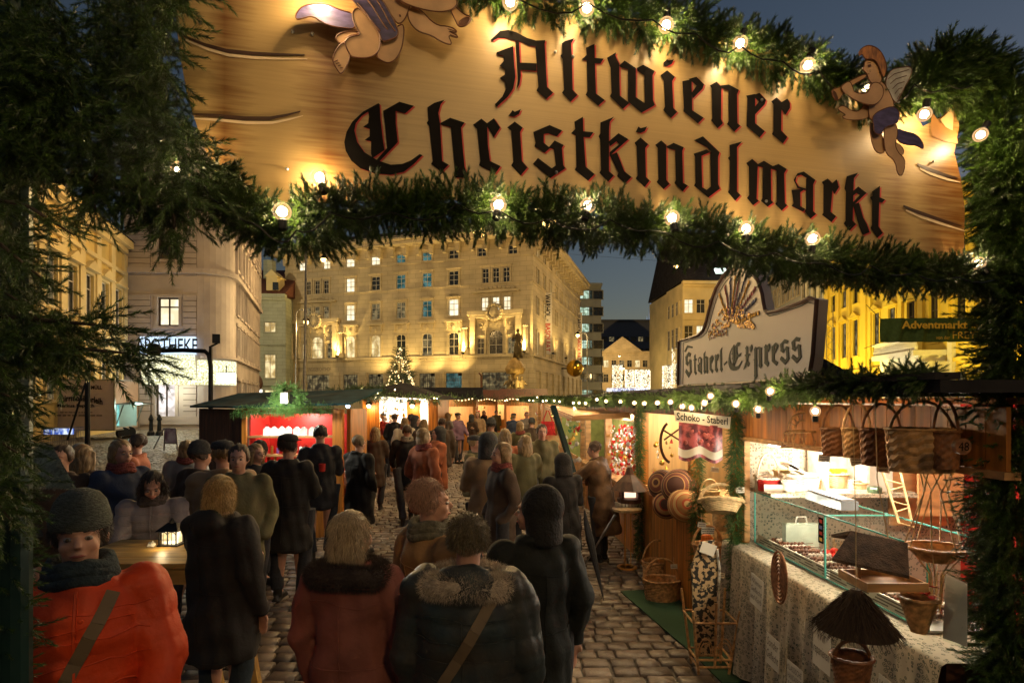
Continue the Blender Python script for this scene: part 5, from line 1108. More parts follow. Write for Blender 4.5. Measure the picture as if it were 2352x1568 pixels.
# card stickers
for k, c in enumerate(((.8, .1, .02), (.8, .2, .05), (.1, .15, .5), (.8, .6, .1))):
    pass
m = MB(); rbox(m, 3.645, 3.70, 1.24, 1.41, -.0585, -.0575); sk = m.build('sticker_strip', MT('ink'), gc)
for k, mt in enumerate(('gold_yellow', 'red_paint', 'sticker_blue', 'red_paint')):
    if mt not in MATS: M(mt, {'gold_yellow': (.75, .5, .08), 'sticker_blue': (.08, .12, .45)}.get(mt, (.5, .02, .01)), rough=.5)
    m = MB(); c = rp(3.672, 1.265+k*.04, -.0570); m.lathe(c, [(.0, 0), (.0, 0)], 3) if 0 else m.box(c, (.001, .032, .022)); m.build('sticker', MT(mt), sk)
M('choc', (.13, .045, .02), rough=.35, var=.4, scale=30); M('choc_white', (.6, .5, .4), rough=.4); M('apple_red', (.55, .015, .01), rough=.12, var=.2); M('foil', (.7, .7, .7), rough=.25, metal=.9)
k = 0
for row, (Y0, Y1) in enumerate(((3.68, 4.50), (2.86, 3.58))):
    Y = Y0; 
    while Y < Y1:
        o_ = -.14-.03*random.random(); mt = 'choc' if (k % 4) else 'choc_white'
        m = MB(); m.smooth = True
        for q in range(6): m.ball(rp(Y+.004*math.sin(q*9), 1.05+.012*(k % 3), o_-q*.028), .0165, 7, 5)
        m.cyl(rp(Y, 1.05+.012*(k % 3), o_-.15), rp(Y, 1.055+.012*(k % 3), o_-.22), .003, n=4)
        o = m.build('chocolate_skewer', [MT(mt)]); tag(o, 'chocolate dipped fruit skewer lying in the glass case, brown' if mt == 'choc' else 'pale white chocolate fruit skewer lying in the glass case', 'sweet', 'chocolate fruit skewers in the glass case'); k += 1; Y += .036
def tray(Y, o, lab):
    t = empty('foil_tray', rp(Y, 1.02, o), lab, 'tray', 'foil trays in the glass case'); m = MB(); c = rp(Y, 1.02, o)
    m.lathe(c, [(.07, .0), (.085, .035), (.092, .037), (.083, .033), (.068, .006)], 12, sx=.9, sy=1.25); m.build('dish', MT('foil'), t); return c
for Y, o, n_, nm in ((4.0, -.36, 7, 'farther'), (3.1, -.22, 6, 'nearer')):
    c = tray(Y, o, f'{nm} foil tray holding shiny red candied apples in the glass case')
    for q in range(n_):
        a = q*6.28/(n_-1); p_ = c+(Vector((.045*math.cos(a), .065*math.sin(a), .05)) if q < n_-1 else Vector((0, 0, .075)))
        e = empty('candied_apple', p_, f'shiny red candied apple in the {nm} foil tray', 'apple', f'candied apples in the {nm} tray'); m = MB(); m.smooth = True; m.ball(p_, (.030, .030, .028), 12, 9); m.build('fruit', MT('apple_red'), e)
        m = MB(); m.cyl(p_+Vector((0, 0, .02)), p_+Vector((0, 0, .10)), .0025, n=5); m.build('stick', MT('wood_light'), e)
# paper bag with handle
e = empty('paper_bag', rp(4.28, 1.02, -.38), 'pale green striped paper bag with white handle in the glass case', 'bag'); m = MB(); m.box(rp(4.35, 1.12, -.32), (.26, .06, .20)); m.build('body', M('bag_green', (.55, .62, .5), rough=.7), e)
m = MB(); m.tube([rp(4.35, 1.22, -.28), rp(4.35, 1.27, -.29), rp(4.35, 1.27, -.36), rp(4.35, 1.22, -.37)], .006, 6); m.build('handle', MT('paper'), e)
# baskets
def basket(name_, c, rx_, ry_, h, mat, lab, cat='basket', group=None, handle=0, flare=1.15, rz=0, n=48, k=14, hmat=None, tilt=0, rim=True, ring_r=.006, hd=None, relief=.018):
    e = empty(name_, c, lab, cat, group); e.rotation_euler = (tilt, 0, rz)
    m = MB(); vs = []; rows2 = [(1-i/k) for i in range(k+1)]
    prof = []
    for side in (1, .93):
        rng_ = range(k+1) if side == 1 else range(k, -1, -1)
        for i in rng_:
            t = i/k; prof.append(((1+(flare-1)*t)/flare*side, h*t if side == 1 else max(.012, h*t)))
    M_ = len(prof)
    for a, (r_, z) in enumerate(prof):
        for j in range(n):
            w_ = 1+(relief if (j//2+a) % 2 else -.006)*(a <= k); th = 2*math.pi*j/n; vs.append((rx_*r_*w_*math.cos(th), ry_*r_*w_*math.sin(th), z))
    fs = [(a*n+j, a*n+(j+1) % n, (a+1)*n+(j+1) % n, (a+1)*n+j) for a in range(M_-1) for j in range(n)]+[tuple(range(n))[::-1], tuple((M_-1)*n+j for j in range(n))]
    m.add(vs, fs); m.build('body', MT(mat), e, local=True)
    if rim:
        m = MB(); m.tube([(rx_*math.cos(t*2*math.pi/32)*(1+.02*(t % 2)), ry_*math.sin(t*2*math.pi/32)*(1+.02*(t % 2)), h+.003*(t % 2)) for t in range(32)], ring_r*1.5, 6, closed=True); m.build('rim', MT(hmat or mat), e, local=True)
    if handle:
        m = MB(); q = [(rx_*math.cos(t*math.pi/14), 0, h*.8+handle*math.sin(t*math.pi/14)) for t in range(15)]; m.tube(q, hd or ring_r*1.4, 7); m.build('handle', MT(hmat or mat), e, local=True)
    return e
for px_, w_, y0_, y1_, mt, nm, oo in ((1925, 74, 985, 1046, 'wicker_dark', 'dark brown', .0), (1968, 64, 985, 1050, 'wicker', 'mid brown', .02), (2024, 92, 987, 1068, 'wicker_dark', 'dark brown larger', .02), (2116, 150, 986, 1082, 'wicker', 'large light brown', .03), (2172, 60, 992, 1076, 'wicker_dark', 'rightmost shaded', .0)):
    oo += .14; Y = yof(px_, oo); s_ = Y/F; c = rp(Y, H-(y1_-HY)*s_, oo)
    basket('hanging_basket', c, w_*s_/2, w_*s_/2*.7, (y1_-y0_)*s_, mt, f'{nm} woven basket with arched handle hanging from the stall beam', 'basket', 'woven baskets hanging in a row from the stall beam', handle=.17, flare=1.12, k=10, n=32, relief=.04, ring_r=.005, hd=.007)
# decorative wicker bench hung on the boarding
e = empty('wicker_shelf', P(1830, 1025, 3.7), 'small wicker bench ornament with rounded back hanging on the boarding', 'ornament'); Yb = 3.72
m = MB(); q = lambda x, y, d=0: P(x, y, Yb)+Vector((-.0, -d, 0))
m.tube([q(1843+32*math.cos(t*math.pi/12), 985-38*math.sin(t*math.pi/12)) for t in range(13)], .007, 6); m.tube([q(1843+16*math.cos(t*math.pi/10), 985-20*math.sin(t*math.pi/10)) for t in range(11)], .005, 6)
for t in range(1, 8): a = t*math.pi/8; m.cyl(q(1843+16*math.cos(a), 985-20*math.sin(a)), q(1843+32*math.cos(a), 985-38*math.sin(a)), .004, n=5)
for x in (1811, 1875): m.cyl(q(x, 985), q(x, 1022), .006, n=6)
for a, b_ in (((1781, 992), (1878, 988)), ((1775, 1023), (1880, 1022))): m.cyl(q(*a, .12), q(*b_, .12), .007, n=6); m.cyl(q(a[0]+30, a[1]-2), q(b_[0], b_[1]-2), .006, n=6); m.cyl(q(*a, .12), q(a[0]+32, a[1]-3), .006, n=6); m.cyl(q(*b_, .12), q(b_[0], b_[1]-3), .006, n=6)
for t in range(8): m.cyl(q(1783+t*12, 992, .12), q(1790+t*12 if t % 2 else 1776+t*12, 1022, .12), .003, n=4)
for t in range(9): m.cyl(q(1812+t*7.5, 990), q(1818+t*7 if t % 2 else 1808+t*7, 1020), .003, n=4)
m.build('frame', MT('wicker'), e)
# shelf goods
def at_shelf(px_, Y, z): return Vector(((px_-CX)/F*Y, Y, z))
basket('shelf_basket', at_shelf(1765, 4.45, 1.46), .09, .06, .10, 'red_cloth', 'small basket with tall white handle and red spotted lining on the stall shelf', handle=.22, hmat='wicker_white')
basket('shelf_basket', at_shelf(1838, 4.42, 1.46), .15, .10, .13, 'wicker_white', 'white wicker hamper with lid on the stall shelf', handle=0)
e = empty('hamper_lid', at_shelf(1838, 4.42, 1.62), 'loose white wicker lid leaning over the white hamper on the shelf', 'lid'); m = MB(); m.box(at_shelf(1830, 4.42, 1.63), (.22, .14, .02), M3=Matrix.Rotation(R(28), 3, 'Y')); m.box(at_shelf(1822, 4.36, 1.66), (.08, .02, .05)); m.build('panel', MT('wicker_white'), e)
e = empty('wicker_box', at_shelf(1925, 4.5, 1.46), 'open fronted white wicker cube standing on the stall shelf', 'box'); cx_, cz_ = at_shelf(1925, 4.5, 0).x, 1.46
m = MB()
for (x, z, w_, h_) in ((-.16, .17, .022, .34), (.16, .17, .022, .34), (0, .011, .298, .022), (0, .329, .298, .022)): m.box((cx_+x, 4.5, cz_+z), (w_, .26, h_))
m.box((cx_, 4.64, cz_+.17), (.34, .015, .34)); m.build('frame', MT('wicker_white'), e)
basket('shelf_basket', at_shelf(1922, 4.45, 1.484), .09, .07, .11, 'wicker_pale', 'small pale bucket basket inside the white wicker cube', flare=1.3)
m = MB(); m.box(at_shelf(1925, 4.52, 1.58), (.12, .05, .09)); o = m.build('yellow_packet', M('yellow_pack', (.8, .65, .02), rough=.6)); tag(o, 'bright yellow packet standing in the pale bucket basket', 'packet')
for i, (px_, w_, h_) in enumerate(((2000, .22, .16), (2006, .19, .10))): m = MB(); m.box(at_shelf(px_, 4.5, 1.46+.08+i*.13), (w_, .2, h_)); o = m.build('carton', MT('paper')); tag(o, ('lower' if i == 0 else 'upper')+' white carton stacked at the right end of the stall shelf', 'box')
m = MB(); m.lathe(at_shelf(2008, 4.36, 1.46), [(.05, 0), (.055, .03), (.05, .045)], 14); o = m.build('tin', M('tin_green', (.12, .2, .12), rough=.3, metal=.4)); tag(o, 'round dark green tin on the stall shelf', 'tin')
m = MB(); m.box(rp(3.95, 1.475, -.30), (.12, .45, .06)); m.box(rp(3.95, 1.51, -.30), (.10, .43, .012)); o = m.build('foil_box', M('grey_box', (.18, .2, .22), rough=.3)); tag(o, 'long grey foil roll box lying on top of the glass case', 'box')
m = MB(); m.box(at_shelf(1778, 4.38, 1.49), (.16, .005, .06)); o = m.build('price_card', MT('paper')); tag(o, 'white price card before the red lined basket on the shelf', 'card')
# wooden boards at the back
for i, (px_, py_, w_, h_) in enumerate(((2110, 1130, .5, .55), (2160, 1110, .35, .5))):
    m = MB(); c = P(px_, py_, 4.6-.3*i); m.box(c, (w_, .02, h_)); o = m.build('cutting_board', WL); tag(o, ['wider pale board leaning at the back of the stall', 'narrower pale board leaning at the back right of the stall'][i], 'board')
# rattan rack leaning
e = empty('rattan_rack', P(2050, 1180, 3.6), 'tall narrow rattan rack with crossed canes leaning inside the stall', 'rack'); m = MB()
A_, B_ = P(2010, 1030, 3.6), P(2065, 1200, 3.5); C_, D_ = P(2055, 1030, 3.7), P(2095, 1200, 3.6)
m.cyl(A_, B_, .008, n=6); m.cyl(C_, D_, .008, n=6)
for t in range(8): a = A_.lerp(B_, t/7); b_ = C_.lerp(D_, (t+(1 if t % 2 else -1)*.4)/7); m.cyl(a, b_, .005, n=5)
m.build('canes', MT('wicker_pale'), e)
# paper notices on the cloth
def notice(Yc, zc, w_, h_, lines, lab, tilt=0, off=.245, seed=1):
    c = rp(Yc, zc, off); e = empty('notice', c, lab, 'notice', 'paper notices pinned to the counter cloth'); ct, st_ = math.cos(tilt), math.sin(tilt)
    fn = lambda x, y, o: rp(Yc-(x*ct-y*st_), zc+(x*st_+y*ct), off+o)
    m = MB(); m.prism([(-w_/2, -h_/2), (w_/2, -h_/2), (w_/2, h_/2), (-w_/2, h_/2)], fn, (.0, -.002)); m.build('sheet', MT('paper'), e)
    n = len(lines)
    for i, s in enumerate(lines):
        y1 = h_*.40-h_*.8*i/n; wd = min(.9, .12*len(s)+.15)*w_
        text_mb(s, fn, -wd/2, wd/2, y1-h_*.8/n*.68, y1, MT('ink_soft'), parent=e, off=.002, shear=.2)
notice(yof(1752, .2), .83, .17, .22, ['Wiener', 'Geflecht', 'und Korb'], 'paper notice pinned at the far top of the counter cloth', R(-6))
notice(yof(1790, .2), .50, .16, .21, ['Sonder', 'Geflecht'], 'paper notice reading Sonder Geflecht low on the counter cloth', R(-3))
notice(yof(1842, .2), .44, .17, .20, ['KLASSISCHE', 'HANDARBEIT', 'SCHNUR'], 'paper notice in capitals at the foot of the counter cloth', R(0))
notice(yof(1905, .2), .77, .16, .26, ['Wir', 'reparieren'], 'paper notice half hidden behind the hanging straw figure', R(-3))
notice(yof(2072, .2), .72, .20, .24, ['Wir flechten', 'Ihre Sessel', 'gerne neu'], 'paper notice reading Wir flechten Ihre Sessel gerne neu at the near end', R(-4))
notice(yof(2000, .2), .58, .13, .14, ['Wir'], 'small paper notice near the bottom of the cloth beside the long one', R(0))
# woven seat panel hanging before the cloth
Yc = yof(1790, .2); m = MB(); c = P(1793, 1325, Yc-.1)
m.lathe((0, 0, 0), [(.0, 0)], 3) if 0 else None
for i in range(7): m.tube([c+Vector((0, 0, 0))+Vector((-.01-.004*math.cos(t), .013*(i+1)*math.cos(t), .024*(i+1)*math.sin(t))) for t in np.arange(0, 6.28, .35)], .008, 6, closed=True)
o = m.build('woven_mat', MT('wicker_dark')); tag(o, 'oval reddish brown woven mat hanging before the counter cloth', 'mat')
# hanging bird feeder with dark roof
Yh = 2.62; hb = lambda x, y, d=0: P(x, y, Yh)+Vector((0, d, 0))
e = empty('bird_feeder', hb(2010, 1340), 'hanging wooden bird feeder with dark sloping roof before the glass case', 'bird feeder')
m = MB(); A1, B1, C1, D1 = hb(1872, 1262, -.14), hb(2040, 1300, -.14), hb(1955, 1218, 0), hb(2085, 1246, 0)
A2, B2 = hb(1965, 1250, .2), hb(2105, 1272, .2)
m.add([A1, B1, D1, C1, A2, B2]+[v-Vector((0, 0, .014)) for v in (A1, B1, D1, C1, A2, B2)], [(0, 1, 2, 3), (3, 2, 5, 4), (6, 9, 8, 7), (9, 10, 11, 8), (0, 6, 7, 1), (4, 5, 11, 10), (0, 3, 9, 6), (3, 4, 10, 9), (1, 7, 8, 2), (2, 8, 11, 5)]); m.build('roof', M('feeder_roof', (.10, .06, .035), rough=.9, var=.4, scale=25, bump=.5), e)
m = MB(); c = hb(2025, 1338); m.box(c, (.26, .20, .012)); 
for dx, dy, sx_, sy_ in ((0, -.105, .28, .012), (0, .105, .28, .012), (-.135, 0, .012, .198), (.135, 0, .012, .198)): m.box(c+Vector((dx, dy, .014)), (sx_, sy_, .04))
for dx in (-.11, .11): m.box(c+Vector((dx, 0, .09)), (.014, .014, .15))
m.build('tray', MT('wood_light'), e)
m = MB(); m.tube([hb(2040, 1235), hb(2015, 1100), hb(2010, 930)], .0025, 5); m.build('cord', MT('wicker_pale'), e)
# straw witch like bell with small basket
Yw = 2.45; e = empty('straw_bell', P(1955, 1480, Yw), 'dark straw skirt shaped hanger with a small woven basket below, hanging before the cloth', 'ornament')
m = MB(); c = P(1966, 1440, Yw); r = np.random.default_rng(9); n_ = 2600; a = r.uniform(0, 6.283, n_); t = r.uniform(0, 1, n_)
rr = .03+.13*t; pos = np.stack([c.x+rr*np.cos(a), c.y+rr*np.sin(a), c.z+.16-.16*t], 1); d = np.stack([np.cos(a)*.8, np.sin(a)*.8, -.9+0*a], 1)+r.normal(size=(n_, 3))*.15
dn = d/np.linalg.norm(d, axis=1)[:, None]; s_ = np.cross(dn, r.normal(size=(n_, 3))); s_ /= np.linalg.norm(s_, axis=1)[:, None]; tri = np.stack([pos-s_*.0015, pos+s_*.0015, pos+dn*.06], 1); np_mesh('straw', tri, 3, M('straw_dark', (.06, .036, .02), rough=.9, island=.4), e)
m = MB(); m.lathe(c, [(.16, -.01), (.10, .06), (.04, .14), (.02, .17)], 16); m.build('skirt', MT('straw_dark'), e)
m = MB(); m.tube([c+Vector((0, 0, .17)), c+Vector((.0, 0, .45)), P(1958, 930, Yw)], .002, 4); m.build('cord', MT('wicker_pale'), e)
basket('hanging_basket', P(1956, 1580, Yw), .085, .07, .14, 'wicker_dark', 'small dark basket hanging under the straw skirt at the bottom', 'basket', handle=.10, flare=1.3)
# macrame hanger and shallow basket
Ym = 2.72; top = P(2152, 930, Ym); e = empty('macrame_hanger', top, 'knotted cord plant hanger tied to the stall beam at right', 'plant hanger')
m = MB(); bc = P(2150, 1262, Ym)
for k_ in range(8):
    a = k_*6.283/8; b_ = bc+Vector((.125*math.cos(a), .125*math.sin(a), .02)); kn = P(2150, 1085, Ym)+Vector((.065*math.cos(a+.4), .065*math.sin(a+.4), 0)); kn2 = P(2150, 1130, Ym)+Vector((.05*math.cos(a-.3), .05*math.sin(a-.3), 0))
    m.tube([top, P(2150, 1000, Ym)+Vector((.02*math.cos(a), .02*math.sin(a), 0)), kn, kn2, b_], .0035, 5); m.tube([b_, bc+Vector((.03*math.cos(a), .03*math.sin(a), -.12)), bc+Vector((.02*math.cos(a), .02*math.sin(a), -.3+.03*(k_ % 3)))], .003, 5); m.ball(kn, .008, 6, 4)
m.build('cords', MT('wicker_pale'), e)
basket('shallow_basket', bc-Vector((0, 0, .055)), .135, .11, .065, 'wicker', 'shallow round basket held by the knotted plant hanger', 'basket', flare=2.0)
# cone basket with poinsettia
cb = P(2110, 1450, 2.62); basket('cone_basket', cb, .085, .07, .16, 'wicker', 'cone shaped basket with red flowers beside the glass case', 'basket', flare=2.4)
e = empty('poinsettia', cb+Vector((0, 0, .15)), 'red poinsettia blooms standing in the cone basket', 'flowers')
m = MB(); r = random.Random(3)
for q in range(5):
    c = cb+Vector((r.uniform(-.07, .07), r.uniform(-.05, .05), .18+r.uniform(0, .05)))
    for k_ in range(9): a = k_*.698+r.random(); l_ = r.uniform(.035, .055); dx = Vector((math.cos(a), math.sin(a), r.uniform(-.1, .5))); sd = Vector((-math.sin(a), math.cos(a), 0))*.012; m.quad(c, c+dx*l_*.5+sd, c+dx*l_, c+dx*l_*.5-sd)
m.build('petals', MT('red_cloth'), e)
# brochure holder
e = empty('brochure_holder', P(2190, 1480, 2.45), 'clear acrylic brochure holder with papers at the near end of the counter', 'holder'); m = MB(); b0 = P(2165, 1470, 2.5); b1 = P(2222, 1490, 2.35)
f_ = [b0, b1, P(2222, 1345, 2.35), P(2172, 1320, 2.5)]; m.quad(*f_); m.quad(*[v+Vector((.04, .05, 0)) for v in f_]); m.quad(f_[0], f_[1], f_[1]+Vector((.04, .05, 0)), f_[0]+Vector((.04, .05, 0))); m.build('case', MT('clear_glass'), e)
m = MB(); m.quad(*[v+Vector((.02, .025, 0)) for v in f_]); m.build('leaflets', MT('paper'), e)
# number disc
e = empty('number_disc', P(2213, 1025, 2.36), 'round wooden slice with the number 48 fixed among the fir twigs', 'number plate'); c = P(2213, 1025, 2.28); m = MB(); m.cyl(c, c+Vector((0, .02, 0)), .034, n=20); m.build('slice', MT('wicker_dark'), e)
text_mb('48', lambda x, y, o: c+Vector((x, -o, y)), -.022, .022, -.018, .018, MT('ink'), parent=e, off=.002)
# ---- Staberl sign on the roof ----
S2 = Fac((1.96, 6.4), (.12, -2.6))
s2 = lambda px, py, off=0: (lambda uz: S2.pt(uz[0], uz[1], off))(S2.uz(px, py)) if 0 else S2.pt(*S2.uz(px, py), off)
z3 = lambda x, y: (1530.7+x/6, 597.3+y/6)
e = empty('stall_sign', S2.pt(1.2, 2.32), 'arched white stall sign with blackletter words and a painted bouquet on the stall roof', 'sign')
o3 = [(180,1120),(300,1085),(450,1035),(520,965),(560,850),(600,690),(640,540),(700,380),(800,210),(900,112),(1020,75),(1130,95),(1210,160),(1265,250),(1300,340),(1340,470),(1360,600),(1380,690),(1430,722),(1550,700),(1700,645),(1900,572),(1990,520),(2095,545),(2040,1300),(1990,1620),(1000,1700),(175,1740)]
P3 = [z3(*q) for q in o3]
m = MB(); m.prism(P3, s2, (0, -.07)); m.build('board', M('sign_white', (.56, .46, .38), rough=.35, var=.06, scale=1.5), e)
m = MB(); m.tube([s2(x, y, .012) for x, y in P3], .016, 6, closed=True); m.build('border', MT('wood_brown'), e)
cxs, cys = 1720, 800
m = MB(); inn = [(cxs+(x-cxs)*.95+1, cys+(y-cys)*.93+2) for x, y in P3]; m.tube([s2(x, y, .002) for x, y in inn], .0035, 5, closed=True); m.build('painted_line', M('ink_green', (.03, .045, .03), rough=.7), e)
def glyph(polys, u0, z0, s, fn, mb, kx=1.0, off=.004):
    us = [q[0] for p_ in polys for q in p_]; zs = [q[1] for p_ in polys for q in p_]; um, zb = min(us), min(zs)
    for i, p_ in enumerate(polys): mb.prism([(u0+(q[0]-um)*s*kx, z0+(q[1]-zb)*s) for q in p_], lambda a, b, o: fn(a, b, o), (off+.0004*i, .0006))
    return (max(us)-um)*s*kx
GL['p'] = GL['n']+[[(q[0], q[1]-.085) for q in GL['n'][0]]]
_u0 = min(q[0] for q in GL['l'][0]); _z0 = min(q[1] for q in GL['l'][0]); _nr = GL['n'][1]; _nz = min(q[1] for q in _nr); _nu = min(q[0] for q in _nr)
GL['b'] = [GL['l'][0], [(_u0+.035+q[0]-_nu, _z0+q[1]-_nz) for q in _nr]]
_r0 = GL['r'][0]; _ru = min(q[0] for q in _r0); _rz = min(q[1] for q in _r0)
GL['x'] = [_r0, [(q[0]+.03, q[1]) for q in GL['r'][1]], [(_ru-.03, _rz-.02), (_ru+.01, _rz+.0), (_ru+.07, _rz+.11), (_ru+.05, _rz+.11)], [(_ru-.005, _rz+.095), (_ru+.08, _rz+.095), (_ru+.08, _rz+.105), (_ru-.005, _rz+.105)]]
cu_ = [q[0] for p_ in GL['C'] for q in p_]; cz_ = [q[1] for p_ in GL['C'] for q in p_]; cm, cM, zm, zM = min(cu_), max(cu_), min(cz_), max(cz_)
GL['E'] = GL['C']+[[(cm+(cM-cm)*.55, zm+(zM-zm)*.52), (cm+(cM-cm)*.95, zm+(zM-zm)*.60), (cm+(cM-cm)*.85, zm+(zM-zm)*.50), (cm+(cM-cm)*.55, zm+(zM-zm)*.45)]]
sh = min(q[0] for p_ in GL['s'] for q in p_); sz_ = min(q[1] for p_ in GL['s'] for q in p_)
GL['S'] = [[(sh+(q[0]-sh)*1.5, sz_+(q[1]-sz_)*1.5) for q in p_] for p_ in GL['s']]+[[(sh-.03, sz_+.30), (sh+.06, sz_+.36), (sh+.2, sz_+.33), (sh+.19, sz_+.315), (sh+.07, sz_+.335), (sh+.0, sz_+.29)]]
GL['-'] = [[(0, .06), (.06, .085), (.065, .07), (.005, .045)]]
us0 = S2.u(1572); us1 = S2.u(1842); word = ['S', 't', 'a', 'b', 'e', 'r', 'l', '-', 'E', 'x', 'p', 'r', 'e', 's', 's']; sc2 = 1.02
wd = [(max(q[0] for p_ in GL[c_] for q in p_)-min(q[0] for p_ in GL[c_] for q in p_))*sc2 for c_ in word]; tot = sum(wd)+.022*(len(word)-1); kx = (us1-us0)/tot
sgn_u = 1
u = us0; zb = 2.455; mbx = MB()
for c_, w_ in zip(word, wd):
    zo = {'p': -.09, '-': .06, 'E': .0, 'S': -.02}.get(c_, 0); o_ = MB(); glyph(GL[c_], u, zb+zo, sc2, S2.pt, o_, kx); o_.build('letter', MT('ink_green'), e); u += (w_+.022)*kx
# painted bouquet on the arch
e2 = e; m = MB(); bc_ = z3(890, 900)
r = random.Random(4)
cols = ['gold_paint', 'wine_paint', 'blue_paint']; M('gold_paint', (.55, .30, .05), rough=.3, metal=.6, var=.5, scale=60); M('wine_paint', (.25, .04, .05), rough=.4); M('blue_paint', (.05, .05, .12), rough=.4)
MBs = [MB() for _ in cols]
for k_, (tx, ty) in enumerate(((740, 480), (815, 370), (885, 265), (950, 235), (1010, 250), (1100, 220), (1145, 310), (1225, 390), (1235, 550), (1270, 730))):
    a = z3(tx, ty); mm = MBs[k_ % 3]
    for q_ in range(12):
        t = q_/11; x = a[0]+(bc_[0]-a[0])*t*.8; y = a[1]+(bc_[1]-a[1])*t*.8; mm.ball(s2(x+r.uniform(-1, 1), y, .006), (.006, .012+.006*(q_ == 0), .022), 6, 4)
for k_ in range(260):
    a = r.uniform(math.pi*.95, 2.05*math.pi); rr = r.uniform(.2, 1)*300; x, y = z3(930+rr*math.cos(a), 860+rr*math.sin(a)*.95*(.6 if abs(math.cos(a)) > .8 else 1)+60); MBs[0 if k_ % 5 else 1].ball(s2(x, y, .006), (.005, .012, .010), 5, 4)
for k_ in range(60): x, y = z3(r.uniform(590, 840), 1000-r.uniform(-60, 60)); MBs[1 if k_ % 2 else 0].ball(s2(x, y-(x-1650)*.25, .006), (.005, .008, .014), 5, 4)
for mm, c_ in zip(MBs, cols): mm.build('painted_bouquet', MT(c_), e)
m = MB(); a, b_ = s2(1868, 862, -.07), s2(1868, 822, -.07); c_ = a+Vector((.34, .12, -.02)); m.add([a, b_, c_, a+Vector((0, .03, 0)), b_+Vector((0, .03, 0)), c_+Vector((0, .03, 0))], [(0, 1, 2), (3, 5, 4), (0, 3, 4, 1), (1, 4, 5, 2), (2, 5, 3, 0)]); m.build('brace', MT('roof_dark'), e)
lamp('sign_lamp', s2(1600, 800, 1.4), 5, (1, .75, .45), .2)
# ---- Schoko sign: board with picture banner ----
Ys = 4.2; fs_ = lambda x, y, o: P(x, y, Ys)+Vector((0, -o+(x-1615)*.0012, 0))
e = empty('hanging_sign', P(1615, 950, Ys), 'white hanging board with black words above a red fruit picture banner', 'shop sign')
m = MB(); m.prism([(1540, 942), (1689, 958), (1686, 986), (1545, 966)], fs_, (.004, -.008)); m.build('board', MT('paper'), e)
sy = lambda x, y, o: fs_(x, y+(x-1540)*.105, o)
text_mb('Schoko - Staberl', sy, 1546, 1680, 962, 945, MT('ink'), parent=e, off=.008, bold=.012)
m = MB(); N = 20; vs = []
for i in range(N+1):
    for j in range(9):
        x = 1552+(1668-1552)*i/N; y = 968+(x-1552)*.1+j/8*(82+6*math.sin(i*.5)); vs.append(fs_(x, y, .0)+Vector((0, .012*math.sin(i*.7), 0)))
m.add(vs, [(i*9+j, i*9+j+1, (i+1)*9+j+1, (i+1)*9+j) for i in range(N) for j in range(8)]); m.build('picture_cloth', M('picture', (.10, .012, .02), rough=.5, c2=(.50, .10, .11), scale=18, contrast=(.42, .6)), e, shade=True)
m = MB(); vs = []
for i in range(N+1):
    for j in range(3): x = 1550+(1668-1550)*i/N; y = 1024+(x-1552)*.1+6*math.sin(i*.5)+j*9; vs.append(fs_(x, y, .004)+Vector((0, .012*math.sin(i*.7), 0)))
m.add(vs, [(i*3+j, i*3+j+1, (i+1)*3+j+1, (i+1)*3+j) for i in range(N) for j in range(2)]); m.build('white_band', MT('paper'), e, shade=True)
r = random.Random(6); m = MB(); m.smooth = True
for k_ in range(16): x = 1560+r.uniform(0, 98); y = 985+(x-1552)*.1+r.uniform(0, 34); rr = r.uniform(.010, .017); m.ball(fs_(x, y, .006), (rr, .004, rr*1.25), 9, 6)
m.build('printed_fruit', M('fruit_pink', (.55, .13, .12), rough=.5, var=.35, scale=20), e)
m = MB()
for x in (1560, 1660): m.cyl(fs_(x, 946+(x-1540)*.1, 0), fs_(x, 912, 0), .003, n=5)
m.build('wire', MT('metal_black'), e)
# ---- middle part: wicker goods bay and orange panel ----
st2 = empty('market_stall', rp(6.3, 0, -.8), 'orange panelled stall with hats and lit cream boards left of the wicker bay', 'market stall')
m = MB(); planks(m, 5.75, 7.38, .02, 1.02, .03, 12); m.build('counter_front', WO, st2)
m = MB(); rbox(m, 5.72, 7.40, 1.02, 1.06, .1, -.4); m.build('counter', WL, st2)
m = MB(); planks(m, 4.8, 7.4, 2.02, 2.2, .02, 20); m.build('boarding', MT('wood_red'), st2)
for Y in (5.66, 7.38): m = MB(); rbox(m, Y, Y+.08, 0, 2.2, .04, -.06); m.build('post', WO, st2)
m = MB(); rbox(m, 4.76, 7.5, 0, 2.2, -1.5, -1.55); rbox(m, 7.42, 7.45, 0, 2.2, -.06, -1.5); m.build('back_wall', M('wood_cream', (.60, .36, .15), rough=.6, var=.15, scale=3, stretch=(6, 6, .6)), st2)
lamp('stall_light', rp(6.9, 1.95, -.35), 24, (1, .82, .52), .1, parent=st2); lamp('stall_light', rp(5.3, 1.85, -.15), 26, (1, .80, .5), .1, parent=st2)
m = MB(); rbox(m, 4.8, 5.66, 1.25, 1.28, -.1, -.5); rbox(m, 4.8, 5.66, .75, .78, -.1, -.5); m.build('shelf', WL, st2)
m = MB(); rbox(m, 5.0, 5.6, 1.55, 1.75, -.35, -.37); m.build('red_cover', MT('red_cloth'), st2)
TH = MT('needle_thuja')
def col_garland(px_, z0, z1, lab, seed, off=.08, rad=.05, Y=None):
    Y = Y or yof(px_, off); o = garland('garland', [rp(Y, z1, off), rp(Y, (z0+z1)/2, off+.01), rp(Y, z0, off)], rad, 900, TH, seed=seed, sc_=(.28, .5), droop=.6, lib=SPR); tag(o, lab, 'garland')
col_garland(1690, .35, 2.1, 'upright green garland on the post beside the sweets stall', 51); col_garland(1603, .45, 1.95, 'upright green garland between the orange panel and the wicker bay', 52); col_garland(1470, .1, 2.1, 'upright green garland on the corner post left of the orange panel', 53, rad=.06)
